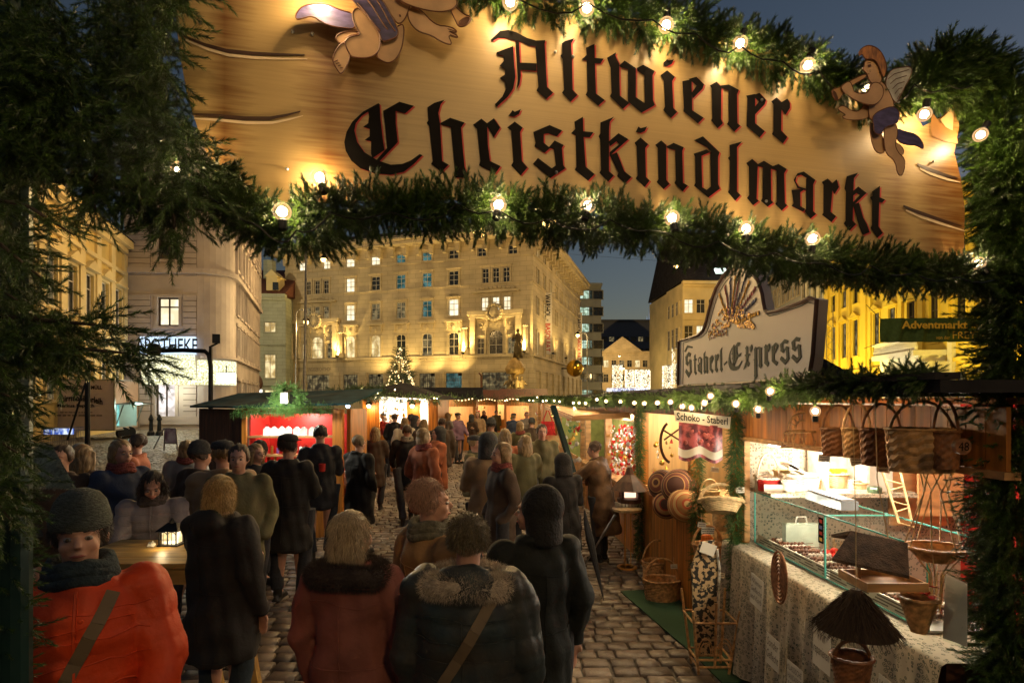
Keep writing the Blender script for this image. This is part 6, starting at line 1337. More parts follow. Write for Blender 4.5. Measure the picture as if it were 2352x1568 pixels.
# hats / bowls of striped weave
def hat(c, r_, lab, mat, tilt, seed):
    e = empty('woven_bowl', c, lab, 'basket', 'striped woven bowls hanging over the orange panel'); e.rotation_euler = tilt
    m = MB(); m.smooth = True; k = 12; prof = [(r_*math.sin(math.pi/2*i/k)+.001, -r_*.75*math.cos(math.pi/2*i/k)) for i in range(k+1)]
    m.lathe((0, 0, 0), prof+[(r_*.93, 0)]+[(p_[0]*.92, p_[1]*.9) for p_ in prof[::-1][1:]], 28); m.build('body', mat, e, local=True)
def striped(name_, c1, c2, c3):
    m = bpy.data.materials.new(name_); m.use_nodes = True; n = m.node_tree.nodes; l = m.node_tree.links; b = n['Principled BSDF']; tc = n.new('ShaderNodeTexCoord'); w_ = n.new('ShaderNodeTexWave'); w_.bands_direction = 'Z'; w_.inputs['Scale'].default_value = 7; w_.inputs['Distortion'].default_value = .4
    l.new(tc.outputs['Object'], w_.inputs[0]); r_ = n.new('ShaderNodeValToRGB'); l.new(w_.outputs[0], r_.inputs[0]); r_.color_ramp.interpolation = 'CONSTANT'; e_ = r_.color_ramp.elements; e_[0].color = cc(c1); e_[1].position = .7; e_[1].color = cc(c3); q = e_.new(.4); q.color = cc(c2)
    l.new(r_.outputs[0], b.inputs[0]); b.inputs['Roughness'].default_value = .8; MATS[name_] = m; return m
S1, S2m, S3 = striped('stripe_a', (.45, .26, .10), (.35, .04, .02), (.07, .03, .02)), striped('stripe_b', (.08, .03, .02), (.40, .22, .08), (.16, .05, .03)), striped('stripe_c', (.55, .36, .15), (.42, .08, .03), (.35, .18, .06))
for i, (px_, py_, r_, mt, nm) in enumerate(((1520, 1112, .17, S2m, 'dark patterned woven bowl, upper left of the group'), (1560, 1118, .19, S2m, 'large tan and dark woven bowl, upper right of the group'), (1530, 1160, .15, S1, 'black and red striped woven bowl, lower left of the group'), (1572, 1160, .17, S3, 'red and tan striped woven bowl, lower right of the group'))):
    Y = yof(px_, .12); hat(P(px_, py_, Y), r_, nm, mt, (R(-105), 0, R(-50+i*15)), i)
# curved horn shaped wreath, hanging bits
e = empty('wicker_ring', P(1545, 1010, 6.2), 'large dark bent twig ring with ornaments hanging left of the picture banner', 'wreath'); m = MB(); m.tube([P(1545-28*math.cos(t), 1015-48*math.sin(t), 6.2) for t in np.arange(-1.3, 1.2, .2)], .016, 7); m.cyl(P(1520, 985, 6.2), P(1560, 1010, 6.2), .01); m.cyl(P(1525, 1010, 6.2), P(1560, 985, 6.2), .01); m.build('twigs', MT('wood_brown'), e)
def small_item(kind, c, s, mat, lab, grp, hang=0):
    e = MB(); e.smooth = kind == 'bauble'
    if kind == 'bauble': e.ball(c, s, 8, 6); e.cyl(c+Vector((0, 0, s*.9)), c+Vector((0, 0, s*1.25)), s*.25, n=6)
    elif kind == 'heart': e.prism([(0, -1), (.9, .1), (.85, .7), (.4, .9), (0, .55), (-.4, .9), (-.85, .7), (-.9, .1)], lambda x, y, o: c+Vector((x*s, -o, y*s)), (.006, -.006))
    elif kind == 'star': e.prism([((1 if k % 2 == 0 else .42)*math.sin(k*math.pi/5), (1 if k % 2 == 0 else .42)*math.cos(k*math.pi/5)) for k in range(10)], lambda x, y, o: c+Vector((x*s, -o, y*s)), (.005, -.005))
    elif kind == 'figure': e.lathe(c-Vector((0, 0, s)), [(s*.5, 0), (s*.55, .2*s), (s*.2, 1.1*s), (s*.3, 1.3*s), (s*.3, 1.6*s), (s*.05, 2.1*s)], 8)
    elif kind == 'bell': e.lathe(c-Vector((0, 0, s)), [(s*.8, 0), (s*.6, .3*s), (s*.4, 1.2*s), (s*.1, 1.7*s)], 10)
    if hang: e.cyl(c+Vector((0, 0, s)), c+Vector((0, 0, s+hang)), .0012, n=3)
    o = e.build('ornament', mat); tag(o, lab, 'ornament', grp); return o
M('orn_white', (.8, .78, .74), rough=.4); M('orn_red', (.6, .02, .015), rough=.3); M('orn_gold', (.7, .42, .08), rough=.3, metal=.8); M('orn_green', (.05, .22, .08), rough=.4); M('orn_wood', (.5, .3, .12), rough=.6)
r = random.Random(11)
KN = {'bauble': 'ball', 'heart': 'flat heart', 'star': 'flat star', 'figure': 'tiny figure', 'bell': 'little bell'}
def orn_field(n, px0, px1, py0, py1, Y0, Y1, where, seed, sizes=(.018, .034), mats=('orn_red', 'orn_white', 'orn_red', 'orn_white', 'orn_gold')):
    r = random.Random(seed)
    for _ in range(n):
        k = r.choice(list(KN)); mt = r.choice(mats); t = r.random(); px_ = px0+(px1-px0)*t; Y = Y0+(Y1-Y0)*t; c = P(px_, r.uniform(py0, py1), Y+r.uniform(-.1, .1))
        small_item(k, c, r.uniform(*sizes), MT(mt), f'{mt[4:]} {KN[k]} among many ornaments {where}', f'ornaments {where}', .05)
# ---- ornament stall with raised shutter ----
st3 = empty('market_stall', rp(9, 0, -.8), 'ornament stall with raised wooden shutter and curtain of red and white ornaments', 'market stall')
m = MB(); planks(m, 7.55, 11.2, .02, .95, .03, 22); m.build('counter_front', WO, st3)
m = MB(); rbox(m, 7.5, 11.2, .95, .99, .18, -.5); m.build('counter', WL, st3)
for Y in (7.52, 9.4, 11.15): m = MB(); rbox(m, Y, Y+.09, 0, 2.2, .045, -.06); m.build('post', MT('wood_light'), st3)
m = MB(); rbox(m, 7.46, 11.3, 2.22, 2.28, .4, -1.9); m.build('roof', MT('roof_dark'), st3)
m = MB(); planks(m, 7.5, 11.2, 1.98, 2.2, .02, 24); m.build('boarding', MT('wood_red'), st3)
m = MB(); rbox(m, 7.5, 11.2, 0, 2.2, -1.3, -1.35); m.build('back_wall', M('wall_green', (.35, .38, .12), rough=.7), st3)
for z in (1.2, 1.5, 1.8): m = MB(); rbox(m, 9.5, 11.1, z, z+.025, -.5, -1.28); m.build('shelf', WL, st3)
m = MB(); A_ = [rp(7.9, 1.98, .05), rp(11.1, 1.98, .05), rp(11.1, 2.06, .85), rp(7.9, 1.93, .85)]; n_ = Vector((0, 0, .03))
m.add(A_+[v+n_ for v in A_], [(0, 1, 2, 3), (7, 6, 5, 4), (0, 4, 5, 1), (1, 5, 6, 2), (2, 6, 7, 3), (3, 7, 4, 0)])
for a, b_ in ((0, 3), (3, 2), (2, 1)): m.bar(A_[a]-Vector((0, 0, .02)), A_[b_]-Vector((0, 0, .02)), .05, .045)
m.build('shutter', WL, st3)
lamp('stall_light', rp(8.3, 1.75, -.5), 46, (1, .85, .7), .1, parent=st3); lamp('stall_light', rp(10.3, 1.9, -.5), 24, (1, .88, .5), .1, parent=st3); lamp('stall_light', rp(8.7, 1.9, .3), 8, (1, .8, .5), .08, parent=st3)
orn_field(140, 1396, 1463, 985, 1150, 9.4, 7.7, 'on the white and red curtain of the ornament stall', 21)
orn_field(24, 1496, 1545, 1010, 1110, 7.2, 6.3, 'on the cream boards left of the picture banner', 22, mats=('orn_gold', 'orn_white', 'orn_red', 'orn_wood'))
orn_field(24, 1290, 1335, 960, 1060, 11.0, 10.0, 'hung at the green lit shelves', 23, (.03, .05), ('orn_red', 'orn_white', 'orn_green', 'orn_gold'))
M('box_mix', (.5, .1, .06), rough=.6, c2=(.6, .5, .2), scale=9)
for i in range(22):
    px_ = 1342+r.uniform(0, 44); zi = (1.225, 1.525, 1.825)[i % 3]; Y = 9.9+r.uniform(-.2, 1.0); h_ = r.uniform(.1, .2); m = MB(); c = rp(Y, zi+h_/2, -.65-r.uniform(0, .3)); m.box(c, (.12, .14, h_)); m.box(c+Vector((0, 0, h_/2+.012)), (.124, .144, .02)); cn = r.choice(('orn_red', 'orn_white', 'orn_green', 'box_mix'))
    o = m.build('gift_box', MT(cn)); tag(o, f"small {'mixed colour' if cn=='box_mix' else cn[4:]} lidded box on the green lit shelves", 'box', f'boxes on the green lit shelves {cn}')
m = MB(); r3_ = random.Random(77)
for _ in range(420): t = r3_.random(); px_ = 1392+74*t; Y = 9.6-1.75*t; m.ball(P(px_, r3_.uniform(975, 1165), Y+.12), (r3_.uniform(.012, .024),)*2+(r3_.uniform(.015, .04),), 6, 4); m.mi = r3_.choice((0, 0, 1, 1, 2))
o = m.build('small_ornaments', [MT('orn_red'), MT('orn_white'), MT('orn_gold')]); tag(o, 'dense mass of tiny red and white ornaments behind the nearer ones in the ornament stall', 'ornaments', None, 'stuff')
# bags and cloths hanging
def bag(c, w_, h_, mat, lab):
    e = empty('tote_bag', c, lab, 'bag'); m = MB(); m.prism([(-.5, -.5), (.5, -.5), (.42, .5), (-.42, .5)], lambda x, y, o: c+Vector((x*w_, -o, y*h_)), (.03, -.03)); m.build('body', MT(mat), e)
    m = MB(); m.tube([c+Vector((-.3*w_, 0, .5*h_)), c+Vector((-.05*w_, 0, 1.2*h_)), c+Vector((.05*w_, 0, 1.2*h_)), c+Vector((.3*w_, 0, .5*h_))], .01, 5); m.build('handle', MT('red_cloth'), e)
bag(P(1258, 985, 9.3), .26, .26, 'red_cloth', 'bright red cloth tote hanging left of the green brace'); bag(P(1265, 1012, 9.2), .30, .18, 'box_mix', 'patterned beige pouch under the red tote'); bag(P(1252, 1038, 9.25), .26, .16, M('teal_cloth', (.02, .2, .25), rough=.7).name, 'teal cloth bag under the beige pouch'); bag(P(1272, 1053, 9.1), .30, .2, 'wine_cloth' if 'wine_cloth' in MATS else M('wine_cloth', (.3, .03, .04), rough=.8, c2=(.6, .4, .3), scale=14).name, 'lowest red and white patterned bag by the green brace')
m = MB(); m.bar(P(1270, 932, 8.4), P(1322, 1100, 7.9), .075, .05); o = m.build('brace', MT('metal_green')); tag(o, 'dark green slanting brace propping the raised shutter', 'post')
# ---- eave garland and its bulbs ----
o = garland('garland', [rp(Y, 2.20+.07*max(0, min(1, (4.1-Y)/1.2))+.02*math.sin(Y*3), .36) for Y in (2.25, 3, 4, 5, 6, 7, 8, 10, 12, 15, 19, 24)], .055, 620, MT('needle_near'), seed=61, sc_=(.5, .85), droop=.4, lib=SPRG); tag(o, 'long fir garland with bulbs running along the eaves of the right hand stalls', 'garland')
eb = ((1510, 925), (1457, 925), (1480, 926), (1632, 909), (1618, 925), (1588, 936), (1567, 933), (1690, 927), (1769, 898), (1371, 917), (1317, 925), (1330, 925), (1319, 937), (1273, 920), (1285, 922), (1234, 912), (1216, 919), (1225, 920), (1255, 920), (1247, 921), (1205, 916), (1189, 917), (1165, 919), (1160, 920), (1345, 926), (1392, 921), (1425, 922), (1540, 923))
for i, (x, y) in enumerate(sorted(eb)):
    Y = yof(x, .50) if x > 1215 else 24; Y = min(Y, 24); c = P(x, y, Y); bulb(0, 0, 0, f'glowing bulb on the right stall eaves, number {i+1} counted from the left', (R(random.uniform(-40, 40)), 0, 0), 9 if Y < 9 else 5.5, loc=c, grp='bulbs along the eaves of the right hand stalls')
    if Y > 7: bpy.context.scene.collection.objects[-1] if 0 else None
for Y, n_ in ((3.55, 'farther'), (2.95, 'nearer')): bulb(0, 0, 0, f'{n_} bulb nestling in the eaves garland above the hanging baskets', (0, 0, 0), 3.5, loc=rp(Y, 2.13, .42), grp='bulbs along the eaves of the right hand stalls')  # extra bulbs added to brighten the baskets below
r = random.Random(19)
for i in range(7):
    px_ = (1752, 1795, 1866, 1892, 1955, 1975, 1812)[i]; basket('shelf_basket', at_shelf(px_, 4.56-.03*i, 1.46+(.0 if i % 2 else .0)), r.uniform(.05, .075), r.uniform(.04, .06), r.uniform(.06, .15), ('wicker_white', 'wicker_pale')[i % 2], f'{ords[i]} of the little pale baskets crowded along the back of the stall shelf', 'basket', 'little pale baskets at the back of the shelf', handle=.06 if i % 3 == 0 else 0, n=28, k=8)
for i, (Yq, zq, w_, h_) in enumerate(((4.2, 1.75, .3, .2), (3.6, 1.7, .34, .3), (3.1, 1.75, .25, .3), (3.85, 1.4, .4, .25), (3.3, 1.35, .3, .2))):
    e = empty('poster', rp(Yq, zq, -1.87), f'{ords[i]} paper sheet pinned to the red back wall of the sweets stall', 'poster', 'papers on the red back wall'); fn = lambda x, y, o: rp(Yq-x, zq+y, -1.87+o); m = MB(); m.prism([(-w_/2, -h_/2), (w_/2, -h_/2), (w_/2, h_/2), (-w_/2, h_/2)], fn, (.004, 0)); m.build('sheet', MT('paper'), e)
    m = MB(); lines_mb(m, fn, -w_*.4, w_*.4, -h_*.4, h_*.4, 5, .006, i); m.build('print', MT('ink_soft'), e)
for i, (px_, py_, Yq) in enumerate(((1642, 1078, 5.0), (1612, 1205, 4.8), (1700, 1125, 4.55), (1968, 1058, 3.1), (2030, 1075, 2.95), (1655, 1320, 4.6), (1548, 1300, 5.8), (1893, 1052, 3.3))):
    m = MB(); c = P(px_, py_, Yq); m.box(c, (.07, .003, .045), M3=Matrix.Rotation(R(r.uniform(-18, 18)), 3, 'Y')); m.cyl(c+Vector((0, 0, .02)), c+Vector((0, .02, .09)), .001, n=3); o = m.build('price_tag', MT('paper')); tag(o, f'{ords[i]} small white price tag from a list of tags tied to the wicker goods', 'tag', 'price tags on the wicker goods') if 0 else tag(o, 'small white price tag tied to the wicker goods, ' + ('below the picture banner', 'over the raised basket', 'beside the corner post', 'on the light hanging basket', 'between the dark hanging baskets', 'on the square basket', 'on the nearest mat basket', 'at the leftmost hanging basket')[i], 'tag', 'price tags on the wicker goods')
    q_ = MB(); lines_mb(q_, lambda x, y, o_: c+Vector((x, -o_, y)), -.028, .028, -.015, .015, 2, .003, i); q_.build('writing', MT('ink_soft'), o)
# ---- things on the ground ----
mt_ = MB(); q = [G(1425, 1360), G(1562, 1352), G(1700, 1400), G(1760, 1560), G(1668, 1560), G(1600, 1512)]; q[3] = Vector((1.98, 4.3, 0)); q[4] = Vector((1.62, 4.25, 0)); mt_.add([v+Vector((0, 0, .018)) for v in q]+[v+Vector((0, 0, .006)) for v in q], [tuple(range(6))]+[(i, (i+1) % 6, 6+(i+1) % 6, 6+i) for i in range(6)])
o = mt_.build('ground_mat', M('green_felt', (.018, .06, .025), rough=.95, var=.2, scale=60)); tag(o, 'dark green felt mat on the cobbles beside the basket stall', 'mat')
def onground(px_, pyb): g_ = G(px_, pyb); return g_+Vector((0, 0, .02))
basket('wicker_basket', onground(1520, 1378), .20, .14, .21, 'wicker', 'large rectangular-ish brown basket with arched handle nearest on the green mat', handle=.27, hd=.013, flare=1.12, ring_r=.009)
basket('wicker_basket', onground(1510, 1338), .18, .13, .24, 'wicker', 'tall brown basket with high handle standing behind the nearest basket', handle=.30, hd=.011, flare=1.1, ring_r=.008)
basket('wicker_basket', onground(1563, 1335)+Vector((0, 0, .16)), .15, .14, .2, 'wicker', 'tilted basket with turquoise lining beside the orange panel', handle=.12, hd=.011, tilt=R(70), rz=R(20), ring_r=.01)
m = MB(); m.smooth = True; m.ball(onground(1563, 1335)+Vector((.0, -.16, .17)), (.10, .04, .10), 12, 8); o = m.build('lining', M('turquoise', (.02, .22, .22), rough=.8)); tag(o, 'turquoise cloth bunched in the tilted basket', 'cloth')
basket('wicker_basket', onground(1582, 1350), .14, .12, .16, 'wicker', 'round basket on the mat behind the patterned cloth', handle=0)
basket('wicker_basket', P(1625, 1280, 4.9), .13, .10, .12, 'wicker', 'brown and pale basket with orange fruit raised on the rattan chair', handle=.19, hd=.011, flare=1.2)
m = MB(); m.smooth = True
for k_ in range(7): m.ball(P(1617+k_ % 4*5, 1238-(k_//4)*5, 4.9), .028, 8, 6)
o = m.build('oranges', M('orange_fruit', (.7, .16, .01), rough=.5)); tag(o, 'orange goods heaped in the raised basket', 'goods')
m = MB(); m.box(P(1626, 1218, 4.8), (.11, .004, .06), M3=Matrix.Rotation(R(5), 3, 'Y')); lines = MB(); o = m.build('price_card', MT('paper')); tag(o, 'white price card stuck in the basket of orange goods', 'card'); lines_mb(lines, lambda x, y, o_: P(x, y, 4.8)+Vector((0, -o_, 0)), 1612, 1640, 1226, 1212, 3, .004); lines.build('writing', MT('ink_soft'), o)
e = basket('wicker_basket', P(1664, 1165, 4.75), .17, .12, .09, 'wicker_pale', 'pale shallow trug with wide arched handle hanging beside the post', handle=.16, hd=.014, flare=1.5, tilt=R(-22), rz=R(-12), ring_r=.012); e.location.x -= .10; e.location.y -= .2
basket('wicker_basket', P(1630, 1155, 5.3), .09, .08, .12, 'wicker_pale', 'small pale basket with handle behind the trug', handle=.13, hd=.01)
basket('wicker_basket', P(1655, 1215, 5.0), .09, .07, .2, 'wicker_pale', 'slim pale woven quiver under the trug', flare=1.4, tilt=R(10))
# rattan chair
e = empty('rattan_chair', onground(1660, 1430), 'bent rattan chair frame standing on the green mat', 'chair'); b = onground(1650, 1440)+Vector((0, .1, 0)); m = MB()
for sx in (0, 1):
    x = b.x-.06+.18*sx; m.tube([(x, b.y-.15, 0.02), (x, b.y-.15, .55), (x, b.y-.1, .85), (x, b.y, .98), (x, b.y+.2, .9), (x, b.y+.3, .02)], .016, 7)
m.build('side_frame', MT('wicker_pale'), e)
m = MB()
for z in (.35, .55, .7): m.cyl((b.x-.06, b.y-.15, z), (b.x+.12, b.y-.15, z), .012, n=6)
m.tube([(b.x+.03+.06*math.cos(t), b.y-.15, .62+.05*math.sin(t)) for t in np.arange(0, 6.28, .5)], .008, 6, closed=True); m.box((b.x+.03, b.y, .5), (.17, .28, .02)); m.build('seat', MT('wicker_pale'), e)
# magazine rack of canes
b = onground(1630, 1540); e = empty('rattan_rack', b, 'low rattan magazine rack with arched canes nearest at the front of the stall', 'rack'); m = MB(); w2, d2, h2 = .16, .15, .52
for sx in (-1, 1):
    for sy_ in (-1, 1): m.cyl(b+Vector((sx*w2*.75, sy_*d2*.6, 0)), b+Vector((sx*w2*1.15, sy_*d2, h2 if sy_ < 0 else h2+.08)), .011, n=7)
for z, k_ in ((.06, .8), (.12, .85), (.42, 1.08)):
    for sy_ in (-1, 1): m.cyl(b+Vector((-w2*k_, sy_*d2*k_*.85, z)), b+Vector((w2*k_, sy_*d2*k_*.85, z)), .009, n=6)
    for sx in (-1, 1): m.cyl(b+Vector((sx*w2*k_, -d2*k_*.85, z)), b+Vector((sx*w2*k_, d2*k_*.85, z)), .009, n=6)
m.cyl(b+Vector((0, -d2*.75, .06)), b+Vector((0, -d2, .58)), .010, n=7)
for sx in (-1, 1):
    for q_ in (.06, .045): m.tube([b+Vector((sx*w2*.48+q_*math.cos(t), -d2*.82, .16+q_*2.2*math.sin(t))) for t in np.arange(0, 3.3, .35)], .005, 5)
m.build('canes', MT('wicker'), e)
# black and cream patterned board standing in it
m = MB(); c = b+Vector((-.03, 0, .62)); m.prism([(-.09, -.5), (.07, -.5), (.10, .25), (.06, .42), (-.05, .40), (-.12, .2)], lambda x, y, o: c+Vector((x, -o, y)), (.012, -.012))
o = m.build('patterned_cloth', M('star_cloth', (.02, .018, .015), rough=.8, c2=(.55, .38, .2), scale=26, contrast=(.48, .52))); tag(o, 'black and cream patterned folded cloth standing in the rattan rack', 'cloth')
m = MB(); m.tube([c+Vector((.085, -.02, -.35)), c+Vector((.10, -.02, .2)), c+Vector((.08, -.02, .35))], .012, 6); o = m.build('birch_stick', M('birch', (.6, .55, .45), rough=.8, c2=(.1, .08, .06), scale=30, contrast=(.5, .7))); tag(o, 'pale birch stick leaning along the patterned cloth', 'stick')
m = MB(); m.box(c+Vector((-.0, -.05, .36)), (.12, .004, .09), M3=Matrix.Rotation(R(20), 3, 'Y')); o = m.build('price_card', MT('paper')); tag(o, 'tilted white card clipped to the patterned cloth', 'card')
basket('square_basket', onground(1675, 1478), .14, .12, .26, 'wicker_dark', 'dark square woven basket filled with upright oval hoops beside the counter', flare=1.05, n=32)
for k_ in range(7):
    c = onground(1650+k_*7, 1478)+Vector((0, .02*(k_ % 3)-.02, .30)); h_ = (.16, .26, .14, .17, .22, .20, .2)[k_]; m = MB(); m.tube([c+Vector((.035*math.cos(t)*.6, .05*math.cos(t), h_*.5*math.sin(t)+.08)) for t in np.arange(0, 6.28, .4)], .007, 6, closed=True); m.tube([c+Vector((.02*math.cos(t)*.6, .03*math.cos(t), h_*.36*math.sin(t)+.08)) for t in np.arange(0, 6.28, .5)], .012, 6, closed=True)
    o = m.build('oval_hoop', MT('wicker_pale')); tag(o, f'{ords[k_]} from the left of the pale oval wicker hoops standing in the dark square basket', 'hoop', 'oval hoops in the dark square basket')
# twig lantern house on a stand
b = G(1440, 1305); Yl = b.y; e = empty('plant_stand', b, 'thin orange metal stand with round foot and plate before the ornament stall', 'stand'); zp = H-(1172-HY)/F*Yl
m = MB(); m.lathe(b+Vector((0, 0, .015)), [(.13, 0), (.13, .012), (.09, .012), (.09, 0)], 24)
for k_ in range(3): a = k_*2.09; m.cyl(b+Vector((.05*math.cos(a), .05*math.sin(a), .02)), b+Vector((.05*math.cos(a), .05*math.sin(a), zp)), .006, n=6)
m.build('legs', M('orange_metal', (.6, .25, .03), rough=.4), e); m = MB(); m.lathe(b+Vector((0, 0, zp)), [(.19, .03), (.18, 0), (.0, 0)], 20); m.build('plate', MT('wicker_pale'), e)
e = empty('lantern_house', b+Vector((0, 0, zp+.1)), 'small dark twig birdhouse lantern with pointed thatched roof and lit openings', 'lantern'); s_ = Yl/F; zc_ = lambda py: H-(py-HY)*s_
c = P(1446, 1100, Yl-.2); m = MB(); m.lathe((c.x, c.y, 0), [(42*s_, zc_(1118)), (26*s_, zc_(1098)), (10*s_, zc_(1084)), (6*s_, zc_(1068))], 8); m.build('roof', MT('wood_brown'), e)
m = MB()
for dx in (-1, 1):
    for dy in (-1, 1): m.box((c.x+dx*.10, c.y+dy*.08, (zc_(1118)+zc_(1136))/2), (.03, .03, zc_(1118)-zc_(1136)))
m.lathe((c.x, c.y, zc_(1146)), [(.15, 0), (.16, .05), (.12, .06)], 10); m.build('body', MT('wood_brown'), e); m = MB(); m.box((c.x, c.y, zc_(1128)), (.14, .1, .07)); m.build('light', EMI('lant', (1, .6, .4), 1.4), e)
m = MB(); a, b_ = G(1342, 1297), P(1413, 1182, Yl-.1); m.cyl(a, a.lerp(b_, .55), .012, n=7); m.cyl(a.lerp(b_, .55), b_, .02, n=7); o = m.build('stand_pole', MT('metal_grey')); tag(o, 'slanting tripod pole leaning under the small plate stand', 'pole')
m = MB()
for k_ in range(9): m.box(P(1416+k_*7, 1160+(k_ % 2)*2, Yl+.1), (.035, .05, .09), rz=k_*.2)
o = m.build('soap_bars', MT('paper')); tag(o, 'row of small wrapped bars on the plate under the lantern house', 'goods')
# ======================= left side stalls =======================
# candle stall
Yc = 8.8; fx = lambda px, Y=Yc: (px-CX)/F*Y
x0, x1 = fx(567), fx(770); xl = fx(457, 9.6)
cs = empty('market_stall', ((x0+x1)/2, Yc+.9, 0), 'low candle stall with teal tin roof, red interior and white candles on a shelf', 'market stall')
zt_ = lambda py, Y=Yc: H-(py-HY)/F*Y
m = MB()
n = 12; a = Vector((xl, 9.6, 0)); b_ = Vector((x0, Yc, 0)); d = (b_-a)/n
for i in range(n): p_ = a+d*i; q_ = a+d*(i+.94); m.add([p_, q_, q_+Vector((0, 0, 2.04)), p_+Vector((0, 0, 2.04)), p_+Vector((.03, .03, 0)), q_+Vector((.03, .03, 0)), q_+Vector((.03, .03, 2.04)), p_+Vector((.03, .03, 2.04))], [(0, 1, 2, 3), (4, 7, 6, 5), (0, 3, 7, 4), (1, 5, 6, 2), (3, 2, 6, 7)])
m.build('side_boards', MT('wood_brown'), cs)
for pc_, pd_ in (((x0-.03, Yc, 1.02), (.07, .07, 2.04)), ((x1+.05, Yc, 1.02), (.16, .1, 2.04))): m = MB(); m.box(pc_, pd_); m.build('post', MT('wood_orange'), cs)
m = MB(); m.box((x1+.2, Yc+.55, 1.02), (.06, 1.0, 2.04)); m.build('side_wall', MT('wood_orange'), cs)
m = MB(); m.box(((x0+x1)/2, Yc+.75, 1.0), (x1-x0+.3, .04, 1.9)); m.box((x0+.02, Yc+.4, 1.0), (.03, .7, 1.9)); m.build('back_wall', MT('red_paint'), cs)
for z in (zt_(1003), zt_(1046), zt_(1072)): m = MB(); m.box(((x0+x1)/2, Yc+.12, z), (x1-x0-.02, .24, .03)); m.build('shelf', MT('wood_light'), cs)
m = MB(); m.box(((x0+x1)/2, Yc+.05, .45), (x1-x0+.1, .1, .9)); m.build('counter_front', MT('wood_orange'), cs)
m = MB(); z0 = 2.06; m.add([(xl-.1, 9.5, z0), (x0-.1, Yc-.25, z0-.0), (x1+.3, Yc-.25, z0+.05), (x1+.4, 10.3, z0+.3), (xl+.2, 10.6, z0+.22)]+[(xl-.1, 9.5, z0+.03), (x0-.1, Yc-.25, z0+.03), (x1+.3, Yc-.25, z0+.08), (x1+.4, 10.3, z0+.34), (xl+.2, 10.6, z0+.26)], [(0, 1, 2, 3, 4), (9, 8, 7, 6, 5), (0, 5, 6, 1), (1, 6, 7, 2), (2, 7, 8, 3), (3, 8, 9, 4), (4, 9, 5, 0)]); m.build('roof', M('tin_teal', (.016, .05, .06), rough=.9, spec=.1, var=.4, scale=4), cs)
m = MB(); m.box(((x0+x1)/2, Yc-.02, 2.02), (x1-x0+.1, .05, .07)); m.build('fascia', MT('wood_red'), cs)
lamp('stall_light', ((x0+x1)/2, Yc+.35, 1.95), 26, (1, .82, .70), .1, parent=cs); lamp('stall_spot', ((x0+x1)/2+.1, Yc-.8, 2.15), 42, (1, .95, .75), .05, parent=cs)
o = garland('garland', [(x0-.05, Yc-.3, 2.02), ((x0+x1)/2, Yc-.32, 2.05), (x1+.05, Yc-.3, 2.06)], .065, 420, MT('needle_thuja'), seed=71, sc_=(.4, .7), droop=.4); tag(o, 'bright lit green garland along the front edge of the candle stall', 'garland')
c = Vector(((x0+x1)/2+.1, Yc-.36, 2.2)); o = garland('wreath', [c+Vector((.2*math.cos(t), 0, .2*math.sin(t))) for t in np.arange(0, 6.6, .5)], .05, 420, MT('needle_thuja'), seed=72, sc_=(.4, .7)); tag(o, 'round fir wreath glowing above the candle stall front', 'wreath')
m = MB(); m.box(c+Vector((0, -.12, .02)), (.11, .08, .16)); m.bar(c+Vector((0, -.12, .1)), c+Vector((0, .1, .15)), .03); o = m.build('spotlight', MT('metal_grey')); tag(o, 'small metal spotlight hung in front of the glowing wreath', 'spotlight')
for i, px_ in enumerate((607, 623, 641, 656, 676, 692, 712, 732)):
    c = Vector((fx(px_), Yc+.1, zt_(1001))); s_ = Yc/F; e = empty('candle', c, f'{ords[i]} white pointed pillar candle from the left on the candle stall shelf', 'candle', 'white candles on the upper shelf')
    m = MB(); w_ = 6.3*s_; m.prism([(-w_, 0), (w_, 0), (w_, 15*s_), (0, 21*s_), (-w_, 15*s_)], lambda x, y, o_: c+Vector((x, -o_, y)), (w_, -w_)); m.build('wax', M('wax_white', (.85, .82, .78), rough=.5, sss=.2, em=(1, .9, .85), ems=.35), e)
    m = MB(); m.tube([c+Vector((0, 0, 20*s_)), c+Vector((.004, 0, 23*s_)), c+Vector((-.006, 0, 25*s_))], .003, 5); m.build('wick', MT('ink'), e)
r = random.Random(5)
for i in range(26):
    px_ = 582+i*6.6; c = Vector((fx(px_), Yc+.14+r.uniform(-.04, .04), zt_(1045) if i % 2 else zt_(1071))); h_ = r.uniform(.08, .17); cn = r.choice(('orn_red', 'orn_gold', 'wax_white', 'orn_red', 'violet')); 
    if cn == 'violet': M('violet', (.25, .10, .35), rough=.5)
    m = MB(); m.lathe(c+Vector((0, 0, .015)), [(.022, 0), (.022, h_), (.018, h_+.004)], 10); m.cyl(c+Vector((0, 0, h_)), c+Vector((0, 0, h_+.035)), .002, n=4); o = m.build('candle', MT(cn)); tag(o, f"slim {cn.replace('orn_', '').replace('wax_', '')} candle on the lower shelves of the candle stall", 'candle', f'slim {cn[-4:]} candles on the lower shelves')
# hut with dark tent roof
Yh = 17.0; hx = lambda px: (px-CX)/F*Yh; hz = lambda py: H-(py-HY)/F*Yh
hut = empty('market_hut', (hx(915), Yh+1, 0), 'orange hut with dark peaked tent roof and dazzling white lit windows', 'market stall')
wins_ = ((873, 934), (966, 983)); xs = [hx(834), hx(1002)]
m = MB(); segs = [834, 873, 934, 966, 983, 1002]
for a, b_ in ((834, 872), (935, 966), (984, 1002)): m.box(((hx(a)+hx(b_))/2, Yh, 1.1), (hx(b_)-hx(a), .1, 2.2))
m.box((hx(918), Yh, .55), (hx(1002)-hx(834), .098, 1.1)); m.box((hx(1002), Yh+1.5, 1.1), (.1, 3, 2.2)); m.build('wall', MT('wood_orange'), hut)
m = MB(); m.box((hx(918), Yh+1.2, 1.2), (hx(1000)-hx(836), .05, 2.2)); m.build('back_wall', MT('paper'), hut)
